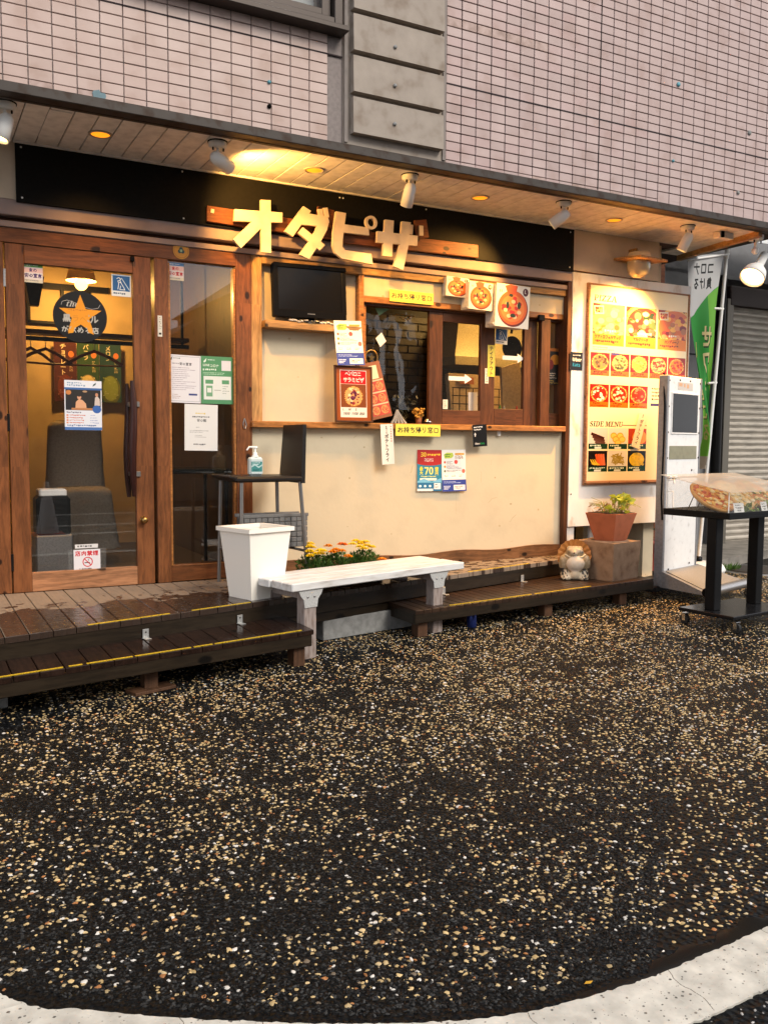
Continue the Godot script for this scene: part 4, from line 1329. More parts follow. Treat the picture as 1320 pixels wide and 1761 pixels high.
func add_spot(called: String, at: Vector3, towards: Vector3, c: Color, e: float, size: float, angle: float, soft := 0.6) -> void:
	var l := SpotLight3D.new()
	l.light_color = c
	l.light_energy = e
	l.light_size = size
	l.spot_range = 14.0
	l.spot_attenuation = 2.0
	l.spot_angle = angle
	l.spot_angle_attenuation = soft
	l.shadow_enabled = true
	l.name = numbered(called)
	var up := Vector3.UP if absf(towards.normalized().y) < 0.95 else Vector3.FORWARD
	l.transform = Transform3D(Basis.looking_at(towards, up), at)
	add_child(l)

# ---------------------------------------------------------------- next door, and the street behind the viewer
func build_neighbour() -> void:
	var nb := thing("neighbour_building", "grey building next door with a closed roller shutter", "building")
	var nw := mat("neighbour_wall", lin(0.20, 0.20, 0.205), 0.7, blotch, Vector3.ONE)
	obj("wall", MB.new().box(Vector3(7.55, 1.6, -1.55), Vector3(0.78, 3.2, 0.20)).box(Vector3(11.8, 5.3, -2.6), Vector3(10.0, 4.4, 2.0)).box(Vector3(11.8, 1.5, -3.5), Vector3(10.0, 3.2, 0.2)).done(), nw, nb)
	obj("soffit", BB(Vector3(7.1, 3.06, -3.4), Vector3(14.0, 3.10, -1.45)), nw, nb)
	obj("shutter_box", B(Vector3(9.6, 2.86, -1.46), Vector3(3.05, 0.22, 0.22), 0.01), mat("shutter_box_brown", lin(0.03, 0.018, 0.015), 0.5), nb)
	obj("guide_rail", B(Vector3(8.085, 1.45, -1.40), Vector3(0.10, 2.75, 0.09), 0.004), mat("guide_bronze", lin(0.15, 0.135, 0.11), 0.4, null, Vector3.ONE, {"metal": 0.4}), nb)
	obj("grid_line", MB.new().box(Vector3(7.62, 1.62, -1.447), Vector3(0.5, 0.014, 0.01)).box(Vector3(7.62, 1.02, -1.447), Vector3(0.5, 0.014, 0.01)).box(Vector3(7.62, 2.2, -1.447), Vector3(0.5, 0.014, 0.01)).done(), W("black_metal"), nb)
	obj("downpipe", MB.new().tube([Vector3(7.93, 0.1, -1.36), Vector3(7.93, 3.06, -1.36)], 0.055, 10).done(), W("black_metal"), nb)
	var sm := mat("shutter_slat", lin(0.50, 0.45, 0.38), 0.45, ntex(131, 0.015, [[0.0, 0.8], [0.5, 0.95], [1.0, 1.0]]), Vector3(0.5, 2.0, 1.0), {"metal": 0.15})
	var prof := PackedVector2Array([Vector2(0, 0), Vector2(0.0, 0.006), Vector2(0.008, 0.014), Vector2(0.017, 0.028), Vector2(0.017, 0.044), Vector2(0.008, 0.058), Vector2(0.0, 0.063), Vector2(-0.006, 0.063), Vector2(-0.006, 0)])
	var slat := MB.new().ext(prof, 2.95, Transform3D(Basis(Vector3(0, 0, 1), Vector3(0, 1, 0), Vector3(1, 0, 0)), Vector3.ZERO)).done()
	for i in 39:
		obj("shutter_slat", slat, sm, nb, Vector3(8.13, 0.10 + i * 0.0688, -1.43))
	obj("shutter_back", BB(Vector3(8.12, 0.09, -1.47), Vector3(11.1, 2.8, -1.44)), sm, nb)
	# translucent awning
	var aw := thing("awning", "white translucent awning next door above the shutter", "awning")
	var am := mat("awning_sheet", lin(0.9, 0.91, 0.92), 0.5, null, Vector3.ONE, {"backlight": Color(1, 1, 1)})
	var ap := PackedVector2Array()
	for i in 12:
		var t := i / 11.0
		ap.append(Vector2(-1.35 + t * 1.25, 3.58 - 0.46 * t * t - 0.05 * t))
	for i in 12:
		var t := 1.0 - i / 11.0
		ap.append(Vector2(-1.35 + t * 1.25, 3.575 - 0.46 * t * t - 0.05 * t))
	obj("sheet", MB.new().ext(ap, 6.0, Transform3D(Basis(Vector3(0, 0, 1), Vector3(0, 1, 0), Vector3(1, 0, 0)), Vector3(6.75, 0, 0))).done(), am, aw)
	var rib := MB.new()
	for k in 5:
		rib.tube([Vector3(7.2 + k * 1.2, 3.56, -1.35), Vector3(7.2 + k * 1.2, 3.42, -0.72), Vector3(7.2 + k * 1.2, 3.06, -0.10)], 0.018, 6)
	obj("rib", rib.done(), W("steel"), aw)
	# post at the back of the passage
	tag(obj("timber_post", B(Vector3(6.55, 1.5, -0.95), Vector3(0.10, 3.0, 0.10), 0.004), W("plank_brown")), "brown timber post in the passage behind the banner", "post")
	struct("passage_wall", "back wall of the passage between the two buildings", BB(Vector3(5.7, 0, -3.3), Vector3(7.3, 3.2, -3.1)), nw)
	# raised concrete apron before the shutter
	var apm := mat("pavement_slab", lin(0.27, 0.245, 0.21), 0.6, ntex(141, 0.01, [[0.0, 0.7], [0.5, 0.9], [1.0, 1.0]]), Vector3(0.8, 0.8, 0.8), {"bump": grain, "bump_scale": 0.2})
	var poly := PackedVector2Array([Vector2(6.3, -0.20), Vector2(8.05, -0.72), Vector2(12.0, -1.0), Vector2(12.0, -3.3), Vector2(6.3, -3.3)])
	struct("pavement", "raised concrete apron in front of the roller shutter", MB.new().ext(poly, -0.09, Transform3D(Basis(Vector3(1, 0, 0), Vector3(0, 0, 1), Vector3(0, -1, 0)), Vector3(0, 0, 0))).done(), apm)
	# weeds at its edge
	var wd := MB.new()
	var r := RandomNumberGenerator.new()
	r.seed = 33
	for i in 60:
		var p := Vector3(6.62 + r.randf() * 0.35, 0.0, -0.27 - r.randf() * 0.05 + 0.05)
		var d := Vector3(r.randf_range(-0.05, 0.05), r.randf_range(0.03, 0.09), r.randf_range(-0.02, 0.05))
		wd.face([p, p + d * 0.6 + Vector3(0.008, 0, 0.003), p + d, p + d * 0.6 - Vector3(0.008, 0, 0.003)], Vector3(0, 0.5, 1))
	tag(obj("weeds", wd.done(), mat("weed_green", lin(0.06, 0.12, 0.02), 0.6)), "small green weeds at the edge of the concrete apron", "", "", "stuff")
	var rp := thing("flower_pot", "red plastic pot with leaves behind the white panel", "pot", Vector3(5.95, 0.0, -0.42))
	obj("pot", MB.new().lathe([Vector2(0.10, 0.05), Vector2(0.135, 0.30), Vector2(0.15, 0.30), Vector2(0.15, 0.33), Vector2(0.12, 0.33)], 18).done(), mat("red_plastic", lin(0.35, 0.06, 0.04), 0.4), rp)
	var lv := MB.new()
	for i in 40:
		var a := r.randf() * TAU
		var c := Vector3(cos(a) * r.randf() * 0.13, 0.33 + r.randf() * 0.12, sin(a) * r.randf() * 0.13)
		var u := Vector3(r.randf_range(-1, 1), r.randf_range(0, 1), r.randf_range(-1, 1)).normalized() * 0.035
		var v := u.cross(Vector3(0.3, 1, 0.2)).normalized() * 0.018
		lv.face([c - u, c + v, c + u, c - v], Vector3.UP)
	obj("foliage", lv.done(), mat("pot_leaf", lin(0.07, 0.16, 0.05), 0.5), rp)

func build_opposite() -> void:
	# houses across the street, seen only as reflections in the glass
	var wallm := mat("opposite_wall", lin(0.10, 0.093, 0.085), 0.8, blotch, Vector3(0.4, 0.4, 0.4))
	var roofm := mat("opposite_roof", lin(0.05, 0.045, 0.045), 0.6)
	for k in 3:
		var x: float = [0.6, 5.75, 11.2][k]
		var w: float = [8.0, 1.7, 8.6][k]
		var hh: float = [5.6, 3.2, 4.7][k]
		var hs := thing("house", ["tall dark house across the street from the door", "small gabled house across the street, mirrored in the side window", "wide dark house across the street to the right"][k], "house", Vector3(x, 0, 14.5))
		obj("wall", BB(Vector3(-w / 2, 0, 0), Vector3(w / 2, hh, 5.0)), wallm, hs)
		obj("roof", MB.new().ext(PackedVector2Array([Vector2(-w / 2 - 0.15, hh), Vector2(w / 2 + 0.15, hh), Vector2(w * 0.1, hh + w * 0.28), Vector2(-w * 0.1, hh + w * 0.28)] if k != 1 else [Vector2(-w / 2 - 0.15, hh), Vector2(w / 2 + 0.15, hh), Vector2(0.1, hh + 0.8)]), 5.4, Transform3D(Basis.IDENTITY, Vector3(0, 0, -0.2))).done(), roofm, hs)
		for q in [-0.3, 0.25]:
			obj("window", BB(Vector3(w * q - 0.35, 1.3, -0.02), Vector3(w * q + 0.35, 2.3, 0.02)), W("black_plastic"), hs)
		obj("door", BB(Vector3(-0.4, 0.0, -0.02), Vector3(0.45, 2.0, 0.02)), W("plank_brown"), hs)
	var wl := thing("garden_wall", "low block wall along the far side of the street", "wall")
	obj("block_wall", BB(Vector3(-14, 0, 12.2), Vector3(18, 1.15, 12.35)), wallm, wl)
	var cn := thing("traffic_cone", "red and white traffic cone across the street, mirrored in the door", "cone", Vector3(1.55, 0, 6.3))
	obj("cone", MB.new().lathe([Vector2(0.14, 0.03), Vector2(0.03, 0.68), Vector2(0, 0.69)], 20).done(), mat("cone_white", lin(0.6, 0.55, 0.52), 0.5), cn)
	obj("base", B(Vector3(0, 0.015, 0), Vector3(0.38, 0.03, 0.38), 0.005), mat("cone_red", lin(0.5, 0.06, 0.03), 0.5), cn)

# a cloth thrown over a boxy thing: rounded top, folds that deepen towards the hem
func drape(tx: float, tz: float, bx: float, bz: float, h: float, fold: float, sd: int) -> ArrayMesh:
	var n := FastNoiseLite.new()
	n.seed = sd
	n.frequency = 1.2
	var m := MB.new()
	m.smooth(true)
	var seg := 48
	var rings := []
	for j in 15:
		var t := j / 14.0
		var y := h * (1.0 - t * t * 0.15 - t * 0.85) if t > 0.25 else h - 0.10 * pow(t / 0.25, 2.0) * h
		if t > 0.25:
			y = lerpf(h * 0.90, 0.0, (t - 0.25) / 0.75)
		var k := lerpf(0.0, 1.0, minf(t / 0.25, 1.0))
		k = sqrt(1.0 - (1.0 - k) * (1.0 - k))
		var ring := []
		for i in seg:
			var a := TAU * i / seg
			var c := cos(a)
			var s := sin(a)
			var q := pow(pow(absf(c), 4.0) + pow(absf(s), 4.0), -0.25)
			var w := 1.0 + fold * 0.06 * maxf(t - 0.2, 0.0) * (sin(a * 9.0 + 3.0 * n.get_noise_1d(i * 0.3)) + n.get_noise_2d(i * 0.6, j * 0.4) * 1.5)
			ring.append(Vector3(c * q * lerpf(tx, bx, t) * k * w, y + n.get_noise_2d(i * 0.5, j * 0.5 + 40.0) * 0.015, s * q * lerpf(tz, bz, t) * k * w))
		rings.append(ring)
	for j in 14:
		for i in seg:
			var i1 := (i + 1) % seg
			var q := [rings[j][i], rings[j][i1], rings[j + 1][i1], rings[j + 1][i]]
			if j == 0:
				q.remove_at(1)
			m.face(q, q[-1] * Vector3(1, 0, 1) + Vector3(0, 0.25 if j < 4 else 0.02, 0))
	return m.done()

# ---------------------------------------------------------------- deck and steps
func deck_prints() -> Array:
	# wet and dry timber over the deck's own plan: 5.2 m by 1.6 m
	var w := 1040
	var h := 320
	var a := Image.create_empty(w, h, false, Image.FORMAT_RGBA8)
	var g := Image.create_empty(w, h, false, Image.FORMAT_RGBA8)
	var n := FastNoiseLite.new()
	n.seed = 202
	n.frequency = 0.018
	n.fractal_octaves = 5
	var gr := FastNoiseLite.new()
	gr.seed = 203
	gr.frequency = 0.05
	for y in h:
		for x in w:
			var px := x / 200.0
			var pz := y / 200.0 - 0.15
			var edge := 0.60 - 0.11 * px + n.get_noise_2d(x, y * 1.6) * 0.22 + gr.get_noise_2d(x * 1.4, y * 2.0) * 0.03
			var spot := n.get_noise_2d(x * 2.2 + 900.0, y * 3.0)
			var wet: bool = pz > edge or (pz > edge - 0.22 and spot > 0.28)
			if px > 3.2:
				wet = spot > 0.12
			var t := 1.0 + gr.get_noise_2d(x * 6.0, y * 0.5) * 0.22 + n.get_noise_2d(x * 0.5, y * 0.5 + 300.0) * 0.12
			var c := Color(0.195, 0.150, 0.112) if not wet else Color(0.034, 0.021, 0.015)
			a.set_pixel(x, y, Color(c.r * t, c.g * t, c.b * t).linear_to_srgb())
			var rr := (0.72 + gr.get_noise_2d(x, y) * 0.08) if not wet else 0.20 + absf(gr.get_noise_2d(x * 0.7, y * 0.7)) * 0.25
			g.set_pixel(x, y, Color(rr, rr, rr))
	return [ImageTexture.create_from_image(a), ImageTexture.create_from_image(g)]

func plank_mesh(poly: PackedVector2Array, y: float, t: float) -> ArrayMesh:
	var m := MB.new()
	var top := []
	var uv := []
	var c := Vector3.ZERO
	for q in poly:
		c += Vector3(q.x, y, q.y) / poly.size()
	var inner := []
	for q in poly:
		var p := Vector3(q.x, y, q.y)
		var d := (c - p)
		d.x = signf(d.x) * minf(absf(d.x), 0.003)
		d.z = signf(d.z) * minf(absf(d.z), 0.003)
		inner.append(p + d)
	for p in inner:
		uv.append(Vector2(p.x / 5.2, (p.z + 0.15) / 1.6))
	m.uvface(inner, uv, Vector3.UP)
	for i in poly.size():
		var j := (i + 1) % poly.size()
		var a := Vector3(poly[i].x, y - 0.003, poly[i].y)
		var b := Vector3(poly[j].x, y - 0.003, poly[j].y)
		var out := (a + b) * 0.5 - c
		out.y = 0
		var ua := Vector2(a.x / 5.2, (a.z + 0.15) / 1.6)
		var ub := Vector2(b.x / 5.2, (b.z + 0.15) / 1.6)
		m.uvface([inner[i], inner[j], b, a], [ua, ub, ub, ua], out + Vector3(0, 0.3, 0))
		m.uvface([a, b, b - Vector3(0, t, 0), a - Vector3(0, t, 0)], [ua, ub, ub, ua], out)
	return m.done()

func build_deck() -> void:
	var pr := deck_prints()
	var dm := StandardMaterial3D.new()
	dm.resource_name = "deck_timber"
	dm.albedo_texture = pr[0]
	dm.roughness_texture = pr[1]
	dm.roughness = 1.0
	M["deck_timber"] = dm
	var wet := mat("wet_timber", lin(0.024, 0.0125, 0.009), 0.16, wood_plain, Vector3(2.6, 2.6, 0.95), {"bump": ntex(211, 0.02, [[0.0, 0.3], [1.0, 0.7]]), "bump_scale": 0.15})
	var fas := mat("fascia_timber", lin(0.026, 0.018, 0.011), 0.36, wood_plain_h, Vector3(0.95, 2.6, 2.6))
	var dark := fas
	var leg := mat("leg_timber", lin(0.11, 0.055, 0.03), 0.55, wood_plain, Vector3(2.6, 0.95, 2.6))
	var yel := mat("yellow_tape", lin(0.66, 0.44, 0.02), 0.45, ntex(212, 0.05, [[0.0, 0.5], [0.4, 0.85], [1.0, 1.0]]), Vector3(3, 3, 3))
	var metal := mat("galvanised", lin(0.52, 0.52, 0.50), 0.4, grain, Vector3(6, 6, 6), {"metal": 0.6})
	var ang := atan(0.2475)
	# main deck
	var dk := thing("wooden_deck", "long timber deck before the shop, wet along its edge", "deck")
	for k in 48:
		var x := -0.40 + k * 0.1092
		if x > 4.60:
			break
		var x1 := minf(x + 0.1052, 4.63)
		var z0 := -0.03 if x1 < 2.0 else -0.06
		obj("plank", plank_mesh(PackedVector2Array([Vector2(x, z0), Vector2(x1, z0), Vector2(x1, deck_line(x1)), Vector2(x, deck_line(x))]), DECK_Y, 0.028), dm, dk)
	var mid := Vector3(2.1, 0, deck_line(2.1))
	var along := Vector3(cos(ang), 0, -sin(ang))
	var outw := Vector3(sin(ang), 0, cos(ang))
	var bs := Basis(along, Vector3.UP, outw)
	obj("fascia", B(mid + Vector3(0, 0.232, 0) - outw * 0.018, Vector3(5.18, 0.092, 0.026), 0.003, bs), fas, dk)
	obj("skirt", B(mid + Vector3(0.02, 0.155, 0) - outw * 0.05, Vector3(5.1, 0.06, 0.03), 0.002, bs), dark, dk)
	for seg in [[0.746, 1.177], [1.304, 1.662], [3.42, 4.08]]:
		var a := Vector3(seg[0], DECK_Y + 0.0015, deck_line(seg[0]) - 0.012)
		var b := Vector3(seg[1], DECK_Y + 0.0015, deck_line(seg[1]) - 0.012)
		obj("edge_tape", B((a + b) * 0.5, Vector3(a.distance_to(b), 0.003, 0.012), 0.0, bs), yel, dk)
	var cb := thing("concrete_kerb", "low pale concrete block under the deck behind the bench", "kerb")
	obj("block", B(Vector3(2.53, 0.064, 0.595), Vector3(0.72, 0.128, 0.10), 0.004, Basis(Vector3.UP, 0.185)), W("concrete"), cb)
	var sb := thing("concrete_block", "grey concrete block carrying the left end of the steps", "block")
	obj("block", B(Vector3(0.20, 0.065, 1.24), Vector3(0.30, 0.13, 0.16), 0.006, Basis(Vector3.UP, 0.2)), W("concrete"), sb)

	# left step: corners measured on its own level
	var st := thing("wooden_step", "long dark wet wooden step below the door, with yellow edge tape", "step")
	var fl := func(x: float) -> float: return 1.588 - 0.187 * x
	for k in 21:
		var x := -0.40 + k * 0.1095
		var x1 := minf(x + 0.106, 1.888)
		if x > 1.87:
			break
		obj("plank", plank_mesh(PackedVector2Array([Vector2(x, deck_line(x) - 0.06), Vector2(x1, deck_line(x1) - 0.06), Vector2(x1, fl.call(x1)), Vector2(x, fl.call(x))]), 0.20, 0.024), wet, st)
	var sa := atan(0.187)
	var bs2 := Basis(Vector3(cos(sa), 0, -sin(sa)), Vector3.UP, Vector3(sin(sa), 0, cos(sa)))
	var m2 := Vector3(0.745, 0, fl.call(0.745))
	obj("fascia", B(m2 + Vector3(0, 0.143, 0) - bs2.z * 0.016, Vector3(2.31, 0.064, 0.026), 0.003, bs2), dark, st)
	obj("end_board", BB(Vector3(1.858, 0.112, 0.78), Vector3(1.884, 0.174, 1.21)), dark, st)
	for q in [[1.00, 1.27], [1.815, 1.17]]:
		obj("leg", BB(Vector3(q[0] - 0.033, 0.0, q[1] - 0.05), Vector3(q[0] + 0.033, 0.175, q[1] + 0.04), 0.003), leg, st)
	obj("foot_board", B(Vector3(1.0, 0.008, 1.30), Vector3(0.22, 0.016, 0.10), 0.002, Basis(Vector3.UP, 0.3)), leg, st)
	for seg in [[0.29, 0.575], [0.60, 0.66], [0.68, 0.893], [0.905, 1.185], [1.2, 1.30], [1.312, 1.82]]:
		var a := Vector3(seg[0], 0.2015, fl.call(seg[0]) - 0.02)
		var b := Vector3(seg[1], 0.2015, fl.call(seg[1]) - 0.02)
		obj("edge_tape", B((a + b) * 0.5, Vector3(a.distance_to(b), 0.003, 0.011), 0.0, bs2), yel, st)
	for q in [1.04, 1.59]:
		var z := deck_line(q) + 0.0
		obj("bracket", MB.new().box(Vector3(q, 0.223, z + 0.004), Vector3(0.034, 0.05, 0.003), 0.001, bs).box(Vector3(q, 0.2025, z + 0.024), Vector3(0.034, 0.003, 0.045), 0.001, bs).done(), metal, st)
		obj("screw", MB.new().lathe([Vector2(0.004, 0), Vector2(0.004, 0.002), Vector2(0, 0.003)], 8, Transform3D(bs * rot(90, 0, 0), Vector3(q, 0.232, z + 0.006))).done(), W("black_metal"), st)

	# right step
	var sr := thing("wooden_step", "dark wooden step at the right, under the raccoon dog statue", "step")
	var fr := func(x: float) -> float: return 1.294 - 0.132 * x
	var rb := mat("step_timber", lin(0.045, 0.025, 0.016), 0.30, wood_plain, Vector3(2.6, 2.6, 0.95))
	for k in 36:
		var x := 2.70 + k * 0.0655
		var x1 := minf(x + 0.062, 5.0)
		if x > 4.98:
			break
		var zb := deck_line(x) - 0.05
		obj("plank", plank_mesh(PackedVector2Array([Vector2(x, minf(zb, 0.2)), Vector2(x1, minf(zb, 0.2)), Vector2(x1, fr.call(x1)), Vector2(x, fr.call(x))]), 0.18, 0.022), rb, sr)
	var ra := atan(0.132)
	var bs3 := Basis(Vector3(cos(ra), 0, -sin(ra)), Vector3.UP, Vector3(sin(ra), 0, cos(ra)))
	var m3 := Vector3(3.85, 0, fr.call(3.85))
	obj("fascia", B(m3 + Vector3(0, 0.127, 0) - bs3.z * 0.016, Vector3(2.32, 0.06, 0.026), 0.003, bs3), dark, sr)
	obj("end_board", BB(Vector3(2.705, 0.09, 0.60), Vector3(2.73, 0.156, 0.925)), dark, sr)
	obj("end_board", BB(Vector3(4.972, 0.09, 0.10), Vector3(4.996, 0.156, 0.62)), dark, sr)
	for q in [[3.90, 0.70], [4.69, 0.60], [2.78, 0.86], [4.90, 0.3], [3.3, 0.6]]:
		obj("leg", BB(Vector3(q[0] - 0.035, 0.0, q[1] - 0.05), Vector3(q[0] + 0.035, 0.157, q[1] + 0.03), 0.003), leg, sr)
	for seg in [[2.98, 3.70], [3.733, 4.30]]:
		var a := Vector3(seg[0], 0.1815, fr.call(seg[0]) - 0.02)
		var b := Vector3(seg[1], 0.1815, fr.call(seg[1]) - 0.02)
		obj("edge_tape", B((a + b) * 0.5, Vector3(a.distance_to(b), 0.003, 0.011), 0.0, bs3), yel, sr)
	for q in [3.17, 3.99]:
		var z := deck_line(q)
		obj("bracket", MB.new().box(Vector3(q, 0.205, z + 0.004), Vector3(0.034, 0.05, 0.003), 0.001, bs).box(Vector3(q, 0.1825, z + 0.024), Vector3(0.034, 0.003, 0.045), 0.001, bs).done(), metal, sr)
	# blue drum half hidden under the right step
	var can := thing("drinks_can", "dark blue can lying in the shade under the right step", "can", Vector3(3.22, 0.0, 0.78))
	obj("body", MB.new().lathe([Vector2(0.028, 0), Vector2(0.033, 0.008), Vector2(0.033, 0.09), Vector2(0.028, 0.098)], 16).done(), mat("can_blue", lin(0.02, 0.035, 0.16), 0.3, null, Vector3.ONE, {"metal": 0.5}), can)

# ---------------------------------------------------------------- shop sign
func quad2(a: Array) -> PackedVector2Array:
	var p := PackedVector2Array()
	for q in a:
		p.append(Vector2(q[0], q[1]))
	return p

func letter(strokes: Array, depth: float, z: float) -> ArrayMesh:
	var whole: PackedVector2Array = quad2(strokes[0])
	for i in range(1, strokes.size()):
		var r := Geometry2D.merge_polygons(whole, quad2(strokes[i]))
		var best := 0.0
		for p in r:
			var ar := 0.0
			for k in p.size():
				ar += p[k].cross(p[(k + 1) % p.size()])
			if absf(ar) > best:
				best = absf(ar)
				whole = p
	return MB.new().ext(whole, depth, Transform3D(Basis.IDENTITY, Vector3(0, 0, z))).done()

func build_shop_sign() -> void:
	var s := thing("shop_sign", "black shop sign with cream katakana letters over brown planks", "sign")
	obj("board", B(Vector3(2.625, 2.726, 0.010), Vector3(4.072, 0.332, 0.020), 0.002), W("sign_black"), s)
	for q in [[0.62, 2.865], [0.62, 2.585], [1.545, 2.867], [1.55, 2.585], [2.62, 2.855], [2.645, 2.855], [3.30, 2.865], [4.62, 2.86], [4.62, 2.59]]:
		obj("screw", MB.new().lathe([Vector2(0.006, 0), Vector2(0.005, 0.003), Vector2(0, 0.004)], 8, Transform3D(rot(90, 0, 0), Vector3(q[0], q[1], 0.020))).done(), W("white_plastic"), s)
	var pb := W("plank_brown")
	obj("plank", B(Vector3(2.27, 2.618, 0.034), Vector3(1.16, 0.098, 0.024), 0.003, rot(0, 0, -1.0)), pb, s)
	obj("plank", B(Vector3(3.16, 2.606, 0.036), Vector3(1.15, 0.094, 0.024), 0.003, rot(0, 0, 0.8)), pb, s)
	obj("plank", B(Vector3(2.495, 2.70, 0.048), Vector3(0.12, 0.125, 0.022), 0.003, rot(0, 0, -6)), pb, s)
	obj("plank", B(Vector3(3.245, 2.715, 0.046), Vector3(0.10, 0.125, 0.022), 0.003, rot(0, 0, 10)), pb, s)
	obj("price_tag", B(Vector3(1.725, 2.645, 0.049), Vector3(0.022, 0.026, 0.006), 0.002, rot(0, 0, -8)), W("letter_paint"), s)
	var lt := W("letter_paint")
	var d := 0.024
	var z := 0.072
	obj("letter_o", letter([[[2.028, 2.744], [2.095, 2.749], [2.097, 2.42], [2.03, 2.417]], [[1.854, 2.663], [2.175, 2.683], [2.174, 2.62], [1.849, 2.591]], [[1.99, 2.625], [2.06, 2.60], [1.894, 2.428], [1.844, 2.476]]], d, z), lt, s)
	obj("letter_da", letter([[[2.321, 2.742], [2.375, 2.719], [2.247, 2.54], [2.19, 2.567]], [[2.31, 2.688], [2.36, 2.70], [2.46, 2.698], [2.50, 2.688], [2.508, 2.66], [2.43, 2.628], [2.27, 2.622]], [[2.425, 2.66], [2.508, 2.672], [2.49, 2.61], [2.44, 2.52], [2.362, 2.407], [2.292, 2.43], [2.36, 2.52], [2.41, 2.60]], [[2.317, 2.608], [2.476, 2.51], [2.438, 2.472], [2.284, 2.567]]], d, z + 0.001), lt, s)
	obj("letter_pi", letter([[[2.556, 2.739], [2.63, 2.737], [2.606, 2.56], [2.604, 2.512], [2.622, 2.494], [2.82, 2.489], [2.834, 2.421], [2.60, 2.436], [2.548, 2.468], [2.531, 2.512], [2.535, 2.60]], [[2.60, 2.662], [2.801, 2.662], [2.806, 2.612], [2.59, 2.608]]], d, z + 0.002), lt, s)
	obj("letter_za", letter([[[2.868, 2.647], [3.187, 2.652], [3.183, 2.584], [2.864, 2.572]], [[2.927, 2.732], [2.995, 2.732], [2.983, 2.487], [2.91, 2.487]], [[3.06, 2.736], [3.13, 2.737], [3.118, 2.60], [3.072, 2.405], [2.997, 2.425], [3.045, 2.58]]], d, z + 0.003), lt, s)
	# the circle of the pi
	var rg := MB.new()
	var c := Vector3(2.819, 2.698, z + 0.006)
	var n := 24
	for k in n:
		var a := Vector3(cos(TAU * k / n), sin(TAU * k / n), 0)
		var b := Vector3(cos(TAU * (k + 1) / n), sin(TAU * (k + 1) / n), 0)
		var f := Vector3(0, 0, d)
		rg.face([c + a * 0.045 + f, c + b * 0.045 + f, c + b * 0.027 + f, c + a * 0.027 + f], Vector3(0, 0, 1))
		rg.face([c + a * 0.045, c + b * 0.045, c + b * 0.045 + f, c + a * 0.045 + f], a + b)
		rg.face([c + a * 0.027, c + b * 0.027, c + b * 0.027 + f, c + a * 0.027 + f], -a - b)
		rg.face([c + a * 0.045, c + b * 0.045, c + b * 0.027, c + a * 0.027], Vector3(0, 0, -1))
	obj("letter_ring", rg.done(), lt, s)
	for q in [[2.455, 2.715, -10], [2.494, 2.728, -10]]:
		obj("letter_dot", B(Vector3(q[0], q[1], 0.068), Vector3(0.034, 0.062, 0.016), 0.001, rot(0, 0, q[2] * -1.2 + 24 - 24)), lt, s)
	for q in [[3.146, 2.695, -4], [3.231, 2.698, 2]]:
		obj("letter_dot", B(Vector3(q[0], q[1], 0.068), Vector3(0.031, 0.068, 0.016), 0.001, rot(0, 0, q[2])), lt, s)

